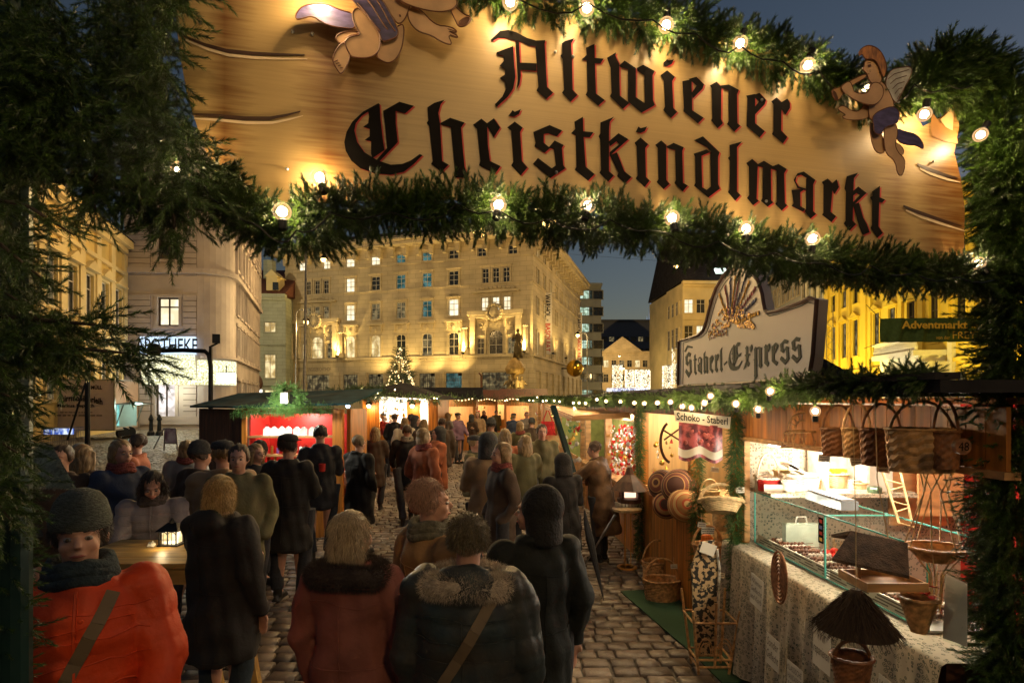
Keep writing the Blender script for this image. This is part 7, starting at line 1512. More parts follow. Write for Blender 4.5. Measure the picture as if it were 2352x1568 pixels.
m = MB(); apex = Vector((hx(910), Yh+1.3, hz(875))); e_ = [Vector((hx(812), Yh-.5, hz(906))), Vector((hx(1014), Yh-.5, hz(918))), Vector((hx(1014)+.3, Yh+3, hz(918))), Vector((hx(830), Yh+3, hz(906)))]; m.add(e_+[apex], [(0, 1, 4), (1, 2, 4), (2, 3, 4), (3, 0, 4), (3, 2, 1, 0)]); m.build('roof', MT('roof_dark'), hut)
lamp('stall_light', (hx(903), Yh+.5, 1.9), 90, (1, .9, .75), .15, parent=hut); lamp('stall_light', (hx(975), Yh+.5, 1.9), 50, (1, .9, .75), .15, parent=hut)
for i, px_ in enumerate((852, 950)):
    c = Vector((hx(px_), Yh-.25, hz(929))); e = empty('wall_lamp', c, f"{'left' if i == 0 else 'right'} black shaded lamp glowing on the orange hut wall", 'lamp', 'lamps on the orange hut'); m = MB(); m.lathe(c, [(.12, 0), (.05, .12), (.02, .2)], 10); m.build('shade', MT('metal_black'), e); m = MB(); m.ball(c-Vector((0, 0, .04)), .06, 8, 6); m.build('bulb', MT('filament'), e); lamp('bulb_light', c-Vector((0, .1, .1)), 16, (1, .6, .25), .05, parent=e)
orn_field(40, 874, 933, 930, 972, 17.3, 17.3, 'in the dazzling window of the orange hut', 31, (.03, .07), ('orn_white', 'orn_gold', 'orn_white'))
o = garland('garland', [(hx(812), Yh-.55, hz(908)), (hx(870), Yh-.55, hz(909)), (hx(940), Yh-.55, hz(915)), (hx(1014), Yh-.55, hz(918))], .12, 160, MT('needle_near'), seed=73, sc_=(.8, 1.3)); tag(o, 'fir garland with bulbs along the eaves of the orange hut', 'garland')
o = garland('garland', [P(745, 912, 12), P(790, 905, 13), P(835, 900, 14), P(880, 898, 15)], .12, 200, MT('needle_near'), seed=74, sc_=(.8, 1.3)); tag(o, 'fir garland with bulbs between the candle stall and the orange hut', 'garland')
lb = ((831, 897, 13.8), (868, 903, 14.6), (907, 895, 16.2), (942, 915, 16.3), (911, 917, 16.3), (965, 917, 16.3), (976, 917, 16.3), (997, 914, 16.3), (1003, 915, 16.3), (863, 912, 16.3), (878, 914, 16.3), (812, 910, 13), (803, 922, 13))
for i, (x, y, Y) in enumerate(sorted(lb)): bulb(0, 0, 0, f'glowing bulb on the left garlands by the orange hut, number {i+1} from the left', (0, 0, 0), 5, loc=P(x, y, Y), grp='bulbs on the left garlands')
m = MB(); m.ball(P(799, 932, 13), .05, 8, 6); o = m.build('blue_lamp', EMI('blue_lamp', (.5, .7, 1), 8)); tag(o, 'cold bluish white lamp beside the candle stall', 'lamp')
# small stand between: red board, mugs, white crate
m = MB(); 
for z in (.75,): m.box((fx(785, 9.4), 9.4, z), (.35, .5, .04))
for dx in (-.15, .15): m.box((fx(785, 9.4)+dx, 9.4, .37), (.04, .4, .73))
o = m.build('side_table', MT('wood_light')); tag(o, 'small wooden table with candles and a white crate right of the candle stall', 'table')
m = MB(); m.box((fx(787, 9.4), 9.3, .84), (.26, .2, .12)); o = m.build('crate', MT('paper')); tag(o, 'white crate on the small side table', 'crate')
for i, (dx, h_, mt) in enumerate(((-.06, .16, 'orn_red'), (.02, .2, 'orn_white'), (.1, .14, 'orn_red'))): m = MB(); m.lathe((fx(785, 9.4)+dx, 9.45, .77), [(.04, 0), (.04, h_), (.035, h_+.005)], 12); o = m.build('candle', MT(mt)); tag(o, ['left red', 'middle tall white', 'right red'][i]+' candle on the small side table', 'candle')
# far generic stalls
def far_stall(cx_, Y, w_, lab, face, seed, wl='wood_orange', pw=40):
    e = empty('market_stall', (cx_, Y, 0), lab, 'market stall'); m = MB(); m.box((cx_, Y, .5), (w_, .1, 1.0)); 
    for s_ in (-1, 1): m.box((cx_+s_*w_/2, Y, 1.1), (.12, .12, 2.2)); m.box((cx_+s_*w_/2, Y+1, 1.1), (.06, 2, 2.2))
    m.box((cx_, Y, 2.05), (w_, .08, .3)); m.build('front', MT(wl), e); m = MB(); m.box((cx_, Y+1.6, 1.1), (w_, .06, 2.2)); m.build('back_wall', MT('wood_cream'), e)
    m = MB(); m.add([(cx_-w_/2-.3, Y-.4, 2.2), (cx_+w_/2+.3, Y-.4, 2.2), (cx_+w_/2+.3, Y+2.2, 2.2), (cx_-w_/2-.3, Y+2.2, 2.2), (cx_-w_/2-.3, Y+.9, 2.75), (cx_+w_/2+.3, Y+.9, 2.75)], [(0, 1, 5, 4), (2, 3, 4, 5), (1, 2, 5), (3, 0, 4), (3, 2, 1, 0)]); m.build('roof', MT('roof_dark' if seed % 2 else 'wood_red'), e)
    m = MB(); r = random.Random(seed)
    for k in range(int(w_*7)): m.ball((cx_-w_/2+w_*(k+.5)/int(w_*7), Y-.42, 2.2+.04*math.sin(k)), .035, 6, 4)
    o = m.build('fairy_lights', MT('led_warm'), e); o['kind'] = 'stuff'
    lamp('stall_light', (cx_, Y+.6, 1.85), pw, (1, .75, .42), .2, parent=e); lamp('stall_light', (cx_, Y-.7, 2.2), pw*.4, (1, .7, .35), .2, parent=e)
    g_ = garland('garland', [(cx_-w_/2-.2, Y-.42, 2.22), (cx_+w_/2+.2, Y-.42, 2.22)], .1, 90, MT('needle_near'), seed=seed, sc_=(1, 1.6), lib=SPRL); tag(g_, 'short fir garland on '+lab.split(' with ')[0], 'garland')
    for k in range(6): c = Vector((cx_+r.uniform(-.45, .45)*w_, Y+r.uniform(.1, .4), r.uniform(1.1, 1.8))); small_item(r.choice(list(KN)), c, r.uniform(.05, .1), MT(r.choice(('orn_red', 'orn_white', 'orn_gold', 'orn_green'))), 'small coloured ornament in '+lab.split(' with ')[0], 'ornaments in '+lab.split(' with ')[0])
far_stall(P(1032, 0, 24).x, 24, 2.2, 'golden lit stall just right of the orange hut with glowing star', 0, 81, pw=60)
far_stall(P(1085, 0, 30).x, 30, 2.6, 'distant orange stall left of the monument with a row of lights', 0, 82, pw=70)
far_stall(P(1143, 0, 34).x, 34, 3.0, 'distant stall under the monument with reddish goods', 0, 83, pw=80)
far_stall(P(1203, 0, 27).x, 27, 1.8, 'stall with red gabled roof right of the monument', 0, 84, pw=60)
for i, (Y0, lab, mt) in enumerate(((11.6, 'yellow lit stall beyond the green shelves with cloth bags', 'wood_light'), (15.5, 'stall with small pale birdhouse at the right row', 'wood_orange'), (20.0, 'farthest stall of the right hand row with red goods', 'wood_light'))):
    e = empty('market_stall', rp(Y0+1.7, 0, -.8), lab, 'market stall'); m = MB(); planks(m, Y0, Y0+3.4, .02, .95, .03, 14); m.build('counter_front', MT(mt), e)
    m = MB(); 
    for Y in (Y0, Y0+3.4): m = MB(); rbox(m, Y, Y+.1, 0, 2.2, .05, -.06); m.build('post', MT(mt), e)
    m = MB(); rbox(m, Y0, Y0+3.4, 0, 2.2, -1.2, -1.25); rbox(m, Y0+3.4, Y0+3.45, 0, 2.2, -.06, -1.2); m.build('back_wall', MT('wall_green' if i == 0 else 'wood_cream'), e)
    m = MB(); rbox(m, Y0-.05, Y0+3.5, 2.2, 2.26, .4, -1.5); m.build('roof', MT('roof_dark'), e); lamp('stall_light', rp(Y0+1.5, 1.85, -.3), 34, (1, .82, .5), .1, parent=e); lamp('stall_light', rp(Y0+1.5, 1.95, .4), 12, (1, .75, .42), .1, parent=e)
    orn_field(11, 1176+1270*(rx(Y0)-.02)/(Y0+.2)-22/(i+1), 1176+1270*(rx(Y0)-.02)/(Y0+.2), 945, 1010-i*22, Y0+1.2, Y0+.3, 'in the '+lab.split(' with ')[0], 40+i, (.04, .07), ('orn_red', 'orn_white', 'orn_gold', 'orn_green'))
# ======================= trailer and street things at left =======================
YT = 30; tx = lambda px, Y=YT: (px-CX)/F*Y; tz = lambda py, Y=YT: H-(py-HY)/F*Y
tr = empty('catering_trailer', (tx(190), YT+1.5, 0), 'cream dish rental trailer with dark lettering and open lit serving hatch', 'trailer')
fr0, fr1 = Vector((tx(106), YT, 0)), Vector((tx(263), YT, 0)); sd = Vector((tx(318, 33), 33, 0)); zb, zt2 = .55, tz(872)
fT2 = lambda x, y, o: Vector((tx(x), YT-o, tz(y)))
m = MB(); up = Vector((0, 0, 1)); M('trailer_cream', (.55, .44, .38), rough=.4, var=.08, scale=1.5, bump=.05)
m.quad(fr0+up*zb, fr1+up*zb, fr1+up*zt2, fr0+up*zt2); hA, hB = fr1.lerp(sd, .08), fr1.lerp(sd, .92); z1_, z2_ = tz(980, 31), tz(929, 31)
m.quad(fr1+up*zb, sd+up*zb, sd+up*z1_, fr1+up*z1_); m.quad(fr1+up*z2_, sd+up*z2_, sd+up*zt2, fr1+up*zt2); m.quad(fr1+up*z1_, hA+up*z1_, hA+up*z2_, fr1+up*z2_); m.quad(hB+up*z1_, sd+up*z1_, sd+up*z2_, hB+up*z2_)
bk = Vector((-1.0, 3.2, 0)); m.quad(fr0+up*zb, fr0+up*zt2, fr0+bk+up*zt2, fr0+bk+up*zb); m.quad(fr0+up*zt2, fr1+up*zt2, sd+up*zt2, fr0+bk+up*zt2); m.quad(fr0+up*zb, fr0+bk+up*zb, sd+up*zb, fr1+up*zb); m.quad(sd+up*zb, sd+up*zt2, fr0+bk+up*zt2, fr0+bk+up*zb); m.build('body', MT('trailer_cream'), tr)
m = MB()
for q in ((fr0+up*zb, fr1+up*zb), (fr0+up*zt2, fr1+up*zt2), (fr0+up*zb, fr0+up*zt2), (fr1+up*zb, fr1+up*zt2), (fr1+up*zt2, sd+up*zt2), (fr1+up*zb, sd+up*zb), (sd+up*zb, sd+up*zt2)): m.bar(*q, .07)
m.build('edge_trim', MT('metal_grey'), tr)
m = MB(); q = (hB-hA).normalized(); nb = Vector((-q.y, q.x, 0)); m.quad(hA+nb*.9+up*z1_, hB+nb*.9+up*z1_, hB+nb*.9+up*z2_, hA+nb*.9+up*z2_); m.build('interior', EMI('teal_glow', (.35, .85, .75), .75, c2=(.15, .45, .42), scale=2.5), tr)
m = MB(); out_ = Vector((.85, -.45, 0)); m.quad(fr1+up*z2_, sd+up*z2_, sd+out_*2+up*(z2_+.0), fr1+out_*2+up*(z2_+.15)); m.quad(fr1+up*(z2_+.04), sd+up*(z2_+.04), sd+out_*2+up*(z2_+.04), fr1+out_*2+up*(z2_+.19)); m.build('hatch', MT('trailer_cream'), tr)
m = MB(); m.bar(hA+up*(z1_+.2), hA+out_*.7+up*z2_, .04); m.bar(hB+up*(z1_+.2), hB+out_*.7+up*z2_, .04); m.add([hA+out_*.05+up*(z1_-.5), hB+out_*.05+up*(z1_-.5), hB+out_*.6+up*(z1_-.45), hA+out_*.6+up*(z1_-.45)], [(0, 1, 2, 3)]); m.bar(hA+out_*.5+up*(z1_-.5), hA+out_*.05, .05); m.bar(hB+out_*.5+up*(z1_-.5), hB+out_*.05, .05); m.build('sink_stand', MT('metal_grey'), tr)
for t in (.35, .6): c = fr1.lerp(sd, t)+up*.33; m = MB(); m.cyl(c+out_*.05, c-out_*.15, .33, n=18); m.build('wheel', MT('metal_black'), tr)
m = MB(); c = fT2(249, 1055-55+0, 0); m.prism([(246, 1058), (256, 1058), (251, 1050)], lambda x, y, o: fT2(x, y, o), (.03, 0)); m.build('reflector', MT('orn_red'), tr)

def tline(s, xa, xb, ya, yb, **k): text_mb(s, fT2, xa, xb, ya, yb, MT('ink'), parent=tr, off=.05, **k)
tline('FESTE FEIERN OHNE MÜLL', 115, 236, 894, 883, bold=.03); tline('Geschirrmobilverleih', 113, 237, 930, 915, bold=.03, arc=-9); tline('Markus Leprich', 133, 218, 937, 927, bold=.03)
m = MB(); lines_mb(m, fT2, 138, 214, 949, 944, 1, .05, 3); lines_mb(m, fT2, 118, 236, 957, 950, 1, .05, 4); m.build('small_print', MT('ink_soft'), tr)
lamp('hatch_light', hA.lerp(hB, .5)+nb*.3+up*2.1, 60, (.5, 1, .9), .2, parent=tr); lamp('hatch_light', hA.lerp(hB, .5)+out_*1.2+up*1.9, 25, (.6, 1, .9), .2, parent=tr)
# railing with blue white banner
Yr = 20; m = MB(); a, b_ = P(95, 980, Yr), P(196, 982, Yr+1.5); a.z = 1.15; b_.z = 1.15
e = empty('crowd_barrier', (a.x, Yr, 0), 'grey crowd barrier with close bars before the trailer', 'barrier')
for z in (1.15, .2): m.cyl(Vector((a.x, a.y, z)), Vector((b_.x, b_.y, z)), .02, n=6)
for i in range(26): p_ = a.lerp(b_, i/25); m.cyl((p_.x, p_.y, .2), (p_.x, p_.y, 1.15), .009, n=5)
m.build('bars', MT('metal_grey'), e)
m = MB(); c = a.lerp(b_, .42)+Vector((0, -.08, -.13)); m.box(c, (1.1, .03, .22)); o = m.build('barrier_banner', EMI('ban_blue', (.75, .85, 1), .8, c2=(.05, .12, .5), scale=9, stretch=(1, 1, .3))); tag(o, 'narrow lit blue and white strip hung on the crowd barrier', 'banner')
for i, (px_, py_, Y, r_, h_) in enumerate(((186, 1006, 16, .24, .95), (160, 1020, 15, .26, .80))):
    g_ = P(px_, 0, Y); m = MB(); m.smooth = True; m.lathe((g_.x, Y, 0), [(r_, 0), (r_*.98, h_*.7), (r_*.85, h_*.9), (r_*.5, h_*.99), (.02, h_*1.01)], 18); o = m.build('stone_bollard', MT('stone_grey')); tag(o, ['taller rounded stone bollard nearer the railing', 'shorter wide stone bollard in front of the taller one'][i], 'bollard')
for i, px_ in enumerate((347, 366)):
    Y = 34; g_ = P(px_, 0, Y); m = MB(); m.lathe((g_.x, Y, 0), [(.22, 0), (.2, .2), (.12, .3), (.10, .9), (.16, 1.0), (.12, 1.1), (.04, 1.3)], 10); o = m.build('iron_bollard', MT('metal_black')); tag(o, ['left', 'right'][i]+' of two black iron bollards before the pharmacy', 'bollard')
# A-frame board
e = empty('pavement_sign', G(392, 1040), 'pavement A-frame poster board before the pharmacy window', 'sign'); Ya = 24; q = lambda x, y, d=0: P(x, y, Ya)+Vector((0, d, 0))
m = MB(); m.prism([(378, 1016), (407, 1018), (404, 984), (380, 984)], lambda x, y, o: q(x, y, -o), (.03, 0)); m.build('poster', M('poster', (.45, .40, .45), rough=.5, c2=(.20, .10, .16), scale=3), e)
m = MB()
for a, b_ in (((378, 1035), (380, 983)), ((409, 1036), (405, 983)), ((378, 1017), (407, 1018)), ((379, 983), (405, 983)), ((354, 1030), (378, 983))): m.bar(q(*a, -.03), q(*b_, -.03), .04)
m.build('frame', MT('metal_grey'), e)
# light stand tripod at left and gantry with speaker
e = empty('truss_stand', G(200, 1180), 'dark upright lighting pole with slanting stay before the trailer', 'stand'); Yp = 12
m = MB(); m.cyl(P(201, 850, Yp), (P(201, 850, Yp).x, Yp, 0), .05, n=8); m.cyl(P(196, 880, Yp), P(155, 1010, Yp), .02, n=6); m.build('pole', MT('metal_black'), e)
e = empty('speaker_gantry', G(485, 1100), 'black pole gantry with a small loudspeaker at its top beside the pharmacy', 'gantry'); Yp = 11.2
m = MB(); m.tube([P(330, 806, Yp), P(420, 804, Yp), P(470, 806, Yp), P(480, 815, Yp), P(484, 840, Yp), (P(484, 840, Yp).x, Yp, 0)], .045, 8); m.bar(P(484, 795, Yp), P(484, 925, Yp), .05); m.bar(P(476, 925, Yp), P(560, 912, Yp+.5), .06); m.build('pole', MT('metal_black'), e)
m = MB(); m.box(P(497, 778, Yp), (.14, .12, .18), rz=.4); m.bar(P(484, 796, Yp), P(500, 788, Yp), .03); m.build('loudspeaker', MT('metal_black'), e)
m = MB(); m.smooth = True; m.ball(P(355, 803, Yp-.1), .13, 12, 8); m.build('floodlamp', MT('metal_black'), e)
# fleece covered roof at the far left
e = empty('fleece_roof', P(120, 1110, 2.3), 'pale greenish fleece covered pointed roof shape behind the left garland', 'roof'); q = lambda x, y, d: P(x, y, 2.3+d)
vs = [q(62, 1120, 0), q(176, 1122, -.1), q(118, 1020, .15), q(50, 1010, .3), q(60, 1100, .6)]; m = MB(); m.add(vs, [(0, 1, 2, 3), (0, 4, 1), (1, 4, 2), (2, 4, 3), (3, 4, 0)]); m.build('panel', M('fleece', (.30, .34, .25), rough=1, var=.4, scale=30, bump=.8, bscale=60), e)
r = np.random.default_rng(3); n_ = 9000; u_ = r.random(n_); v_ = r.random(n_); A0, B0, C0_, D0 = [np.array(v[:]) for v in vs[:4]]
pos = (A0*(1-u_)[:, None]+B0*u_[:, None])*(1-v_)[:, None]+(D0*(1-u_)[:, None]+C0_*u_[:, None])*v_[:, None]; d = np.array([0, -1, -.5])+r.normal(size=(n_, 3))*.6; d /= np.linalg.norm(d, axis=1)[:, None]; s_ = np.cross(d, r.normal(size=(n_, 3))); s_ /= np.linalg.norm(s_, axis=1)[:, None]
np_mesh('fleece_hair', np.stack([pos-s_*.0008, pos+s_*.0008, pos+d*.014], 1), 3, M('fleece_hair', (.36, .40, .30), rough=1, island=.3), e)
# bar table
tbm = empty('bar_table', (-2.5, 3.9, 0), 'tall golden wooden bar table with slanted legs at lower left', 'table')
zT = 1.10; xa, xb = -3.0, -2.06; ya, yb = 3.62, 4.25
m = MB()
for i in range(4): m.box(((xa+xb)/2, ya+(i+.5)*(yb-ya)/4, zT), (xb-xa, (yb-ya)/4-.006, .035))
m.build('table_top', MT('wood_table'), tbm)
m = MB(); m.box(((xa+xb)/2, ya+.05, zT-.075), (xb-xa-.08, .03, .11)); m.box((xb-.05, (ya+yb)/2, zT-.075), (.03, yb-ya-.08, .11)); m.build('apron', MT('wood_table'), tbm)
for (x, y, dx) in ((xb-.07, ya+.07, .22), (xa+.07, ya+.07, -.15), (xb-.07, yb-.07, .2), (xa+.07, yb-.07, -.15)): m = MB(); m.bar((x, y, zT-.02), (x+dx, y-.04, 0), .10, .045, up=(0, 1, 0)); m.bar((x+.03, y+.02, zT-.02), (x+dx+.035, y-.02, 0), .03, .04, up=(0, 1, 0)); m.build('leg', MT('wood_table'), tbm)
# table lantern with lit windows
c = Vector((-2.52, 4.10, zT+.018)); e = empty('table_lantern', c, 'small black lantern with arched glowing windows on the bar table', 'lantern'); m = MB(); w_ = .062
m.box(c+Vector((0, 0, .006)), (.15, .13, .012))
for sx in (-1, 0, 1):
    for sy_ in (-1, 1): m.box(c+Vector((sx*w_, sy_*.055, .06)), (.007, .007, .10))
for sx in (-1, 1):
    for t in range(6): a0, a1 = t*math.pi/6, (t+1)*math.pi/6; m.bar(c+Vector((sx*.031+.028*math.cos(a0), -.057, .085+.02*math.sin(a0))), c+Vector((sx*.031+.028*math.cos(a1), -.057, .085+.02*math.sin(a1))), .004)
    m.bar(c+Vector((sx*.031, -.057, .012)), c+Vector((sx*.031, -.057, .105)), .003); m.bar(c+Vector((sx*.031-.03, -.057, .05)), c+Vector((sx*.031+.03, -.057, .05)), .003)
m.add([c+Vector(q_) for q_ in ((-.085, -.075, .11), (.085, -.075, .11), (.085, .075, .11), (-.085, .075, .11), (-.03, 0, .165), (.03, 0, .165))], [(0, 1, 5, 4), (2, 3, 4, 5), (1, 2, 5), (3, 0, 4), (3, 2, 1, 0)]); m.lathe(c+Vector((0, 0, .16)), [(.018, 0), (.018, .02), (.002, .04)], 8); m.build('frame', MT('metal_black'), e)
m = MB(); m.box(c+Vector((0, 0, .055)), (.10, .08, .08)); m.build('glow', EMI('lantern_glow', (1, .86, .55), 1.8, c2=(.5, .35, .15), scale=14), e); lamp('lantern_light', c+Vector((0, -.12, .07)), .6, (1, .75, .4), .03, parent=e)
m = MB(); m.smooth = True
for k in range(5): m.tube([c+Vector((-.1-.012*k, -.04+.02*math.sin(k), .0)), c+Vector((-.1-.01*k, -.04, .02+.008*(k % 3))), c+Vector((-.09-.01*k, -.08, .004))], .006, 5)
o = m.build('napkin', MT('paper')); tag(o, 'crumpled white napkin beside the table lantern', 'napkin')
# ======================= people =======================
def remesh(mb, voxel, mat, name, parent=None, smooth=3, disp=None, mats=None):
    me = bpy.data.meshes.new('t'); me.from_pydata(mb.v, [], mb.f); o = bpy.data.objects.new('t', me); col.objects.link(o)
    r = o.modifiers.new('r', 'REMESH'); r.mode = 'VOXEL'; r.voxel_size = voxel
    s = o.modifiers.new('s', 'SMOOTH'); s.factor = .5; s.iterations = smooth
    dg = bpy.context.evaluated_depsgraph_get(); me2 = bpy.data.meshes.new_from_object(o.evaluated_get(dg)); bpy.data.objects.remove(o); bpy.data.meshes.remove(me)
    n = len(me2.vertices)
    if disp is not None and n:
        co = np.empty(n*3, np.float32); me2.vertices.foreach_get('co', co); co = co.reshape(-1, 3); no = np.empty(n*3, np.float32); me2.vertices.foreach_get('normal', no); no = no.reshape(-1, 3)
        co += no*disp(co)[:, None]; me2.vertices.foreach_set('co', co.ravel())
    me2.name = name; me2.materials.clear(); me2.materials.append(mat); me2.polygons.foreach_set('use_smooth', [True]*len(me2.polygons)); me2.update()
    ob = bpy.data.objects.new(name, me2); col.objects.link(ob)
    if parent is not None: ob.parent = parent
    return ob
def folds(amp=.009, seed=0, quilt=0, qf=60):
    def f(c):
        x, y, z = c[:, 0], c[:, 1], c[:, 2]
        w_ = np.sin(x*21+z*13+seed)+np.sin(y*27-z*19+seed*2)+.7*np.sin(z*38+x*17+np.sin(y*20))+.6*np.sin((x+y)*45-z*9)
        d = amp*w_*.45
        if quilt: d = d+quilt*(np.abs(np.sin(z*qf))**.5-.7)
        return d
    return f
ARM = {  # elbow, wrist relative, for the right-hand side (x>0); facing -Y, height 1.75
 'down': ((.27, .02, 1.13), (.26, -.06, .88)), 'pocket': ((.275, .06, 1.13), (.20, -.09, .94)), 'table': ((.25, -.20, 1.14), (.08, -.34, 1.12)),
 'hold': ((.25, -.05, 1.14), (.12, -.27, 1.16)), 'reach': ((.30, -.22, 1.28), (.22, -.50, 1.32)), 'swing': ((.27, .10, 1.15), (.25, .16, .92)), 'fwd': ((.27, -.10, 1.15), (.22, -.26, .98)), 'face': ((.24, -.22, 1.20), (.09, -.16, 1.45))}
def hand_mb(m, wpos, dirv, side, curl=.5, sc_=1.0):
    w_ = Vector(wpos); d = Vector(dirv).normalized(); up = Vector((0, 0, 1)) if abs(d.z) < .8 else Vector((0, -1, 0)); x = d.cross(up).normalized()*side; nrm = x.cross(d)*side
    pal = w_+d*.05*sc_; Mx = Matrix((x, d, nrm)).transposed(); m.ball(pal, (.040*sc_, .050*sc_, .016*sc_), 12, 8, M3=Mx)
    for k, L_ in enumerate((.070, .080, .074, .058)):
        b_ = pal+d*.040*sc_+x*(-.030+.020*k)*sc_; c_ = curl*(.9+.1*k); p1 = b_+(d*math.cos(c_*.6)-nrm*math.sin(c_*.6))*L_*.5*sc_; p2 = p1+(d*math.cos(c_*1.6)-nrm*math.sin(c_*1.6))*L_*.32*sc_; p3 = p2+(d*math.cos(c_*2.4)-nrm*math.sin(c_*2.4))*L_*.25*sc_
        m.tube([b_-d*.012, p1, p2, p3], [.0090*sc_, .0086*sc_, .0078*sc_, .0065*sc_], 8)
    t0 = w_+d*.022*sc_-x*.028*sc_; m.tube([t0, t0-x*.022*sc_+d*.024*sc_-nrm*.006, t0-x*.026*sc_+d*.052*sc_-nrm*.016*curl*2], [.011*sc_, .0095*sc_, .0075*sc_], 8)
def person(loc, h=1.72, yaw=0, label='', group=None, coat=(.02, .02, .02), coat_len=.75, trousers=(.03, .03, .035), arms=('down', 'down'), hair='short', hair_col=(.06, .035, .02), hat=None, hat_col=(.05, .05, .05), hatz=0,
           head_turn=0, head_tilt=0, lean=0, quilt=0, bulk=1.0, vox=.013, face=True, scarf=None, fur=None, legs='stand', hood=False, strap=None, skin='skin', coat_rough=.75, seedn=0, fingers=True, armdy=(0, 0), collar=True, tail=False, coat_c2=None):
    s = h/1.75; r = random.Random(seedn*31+7)
    HM = Matrix.Translation((0, .0, 1.50)) @ Matrix.Rotation(R(head_turn), 4, 'Z') @ Matrix.Rotation(R(head_tilt), 4, 'X') @ Matrix.Translation((0, 0, -1.50))
    S = Matrix.Scale(s, 4); LN = Matrix.Translation((0, 0, .95)) @ Matrix.Rotation(R(lean), 4, 'X') @ Matrix.Translation((0, 0, -.95))
    TU = S @ LN; TH_ = S @ LN @ HM
    skm = MT(skin); b = MB()
    b.T = TH_
    b.ball((0, .018, 1.662), (.078, .096, .088), 16, 12); b.ball((0, -.018, 1.605), (.062, .074, .085), 14, 10); b.ball((0, -.068, 1.547), (.024, .02, .018), 8, 6)
    b.tube([(0, -.088, 1.640), (0, -.103, 1.618), (0, -.112, 1.603)], [.008, .011, .014], 8); b.ball((0, -.076, 1.657), (.050, .017, .011), 10, 6)
    for q in (-1, 1): b.ball((q*.036, -.064, 1.602), (.024, .022, .024), 8, 6); b.ball((q*.080, .012, 1.618), (.009, .021, .031), 8, 6)
    b.ball((0, -.086, 1.573), (.026, .012, .013), 8, 6)
    b.T = TU; b.tube([(0, .02, 1.40), (0, .012, 1.50), (0, .005, 1.58)], [.062, .054, .056], 12)
    b.loft([(.86, .15, .10, 0, 0), (1.0, .155, .105, 0, 0), (1.12, .135, .095, 0, 0), (1.30, .165, .11, 0, 0), (1.42, .16, .09, 0, .01), (1.48, .08, .06, 0, .015)], 16)
    wr = []
    for i, q in enumerate((-1, 1)):
        el, wp = ARM[arms[i]]; el = Vector((q*el[0], el[1]+armdy[i], el[2])); wp = Vector((q*wp[0], wp[1]+armdy[i], wp[2])); sh = Vector((q*.185, .01, 1.405)); wr.append((sh, el, wp))
        b.tube([sh, el, wp], [.048, .038, .026], 10); hd = (wp-el).normalized()
        if arms[i] == 'table': hd = Vector((-q*.9, -.35, 0)).normalized()
        if arms[i] != 'pocket' and fingers: hand_mb(b, wp, hd, q, .55 if arms[i] != 'down' else .35)
    b.T = S
    st_ = {'stand': ((-.10, 0), (.10, 0)), 'walk': ((-.09, -.26), (.09, .24)), 'wide': ((-.15, .02), (.14, -.04))}[legs]; lg = []
    for i, q in enumerate((-1, 1)):
        fx_, fy_ = st_[i]; hip = Vector((q*.09, 0, .92)); kn = Vector((q*.095+fx_*.3*0, fy_*.42-.03, .49)); an = Vector((fx_, fy_+(.04 if fy_ > .1 else 0), .09)); lg.append((hip, kn, an)); b.tube([hip, kn, an], [.075, .05, .036], 10); b.tube([an, an+Vector((0, -.12, -.045))], [.036, .03], 8)
    body = remesh(b, vox*.72 if fingers else vox, skm, 'person', smooth=2); tag(body, label, 'person', group)
    cm = M('coat_%.3f_%.3f_%.3f_%s' % (*coat, coat_rough), coat, rough=coat_rough, var=.14, scale=5, bump=.18, bscale=45, spec=.3, c2=coat_c2)
    tm = M('trouser_%.3f_%.3f_%.3f' % trousers, trousers, rough=.85, var=.25, scale=9, bump=.3, bscale=40)
    # coat
    c = MB(TU); B = bulk; hem = .92-(coat_len-.5)*.95 if coat_len > .5 else .88
    rings = [(hem, .215*B, .165*B, 0, .01), (hem+.06, .215*B, .165*B, 0, .01), (.98, .20*B, .150*B, 0, 0), (1.12, .185*B, .142*B, 0, 0), (1.28, .205*B, .150*B, 0, 0), (1.38, .205*B, .135*B, 0, .01), (1.445, .155*B, .105*B, 0, .015), (1.50, .088, .082, 0, .015)]
    rings = sorted(set(rings)); c.loft(rings, 24)
    if collar: c.tube([(.083*math.cos(t), .018+.083*math.sin(t), 1.49+.012*math.sin(t)) for t in np.arange(0, 6.28, .5)], .026, 8, closed=True)
    if hood: c.ball((0, .12, 1.46), (.135, .085, .10), 12, 8)
    for sh, el, wp in wr: c.tube([sh+Vector((0, 0, -.01)), sh.lerp(el, .5), el, wp.lerp(el, -.02)+(wp-el)*.0], [.086*B, .075*B, .067*B, .054], 12); c.ball(sh, .088*B, 12, 8)
    ct = remesh(c, vox, cm, 'coat', body, smooth=4, disp=folds(.013, seedn, quilt, 42))
    from mathutils.bvhtree import BVHTree
    bv = BVHTree.FromPolygons([v.co[:] for v in ct.data.vertices], [tuple(p_.vertices) for p_ in ct.data.polygons]) if vox <= .014 else None
    def onc(x, z, back=1, up=.003):   # point on the coat's back (+1) or front (-1)
        q = TU @ Vector((x, 0, z)); h_ = bv.ray_cast(Vector((q.x, back*1.2, q.z)), Vector((0, -back, 0)))
        return h_[0]+h_[1]*up if h_[0] is not None else None
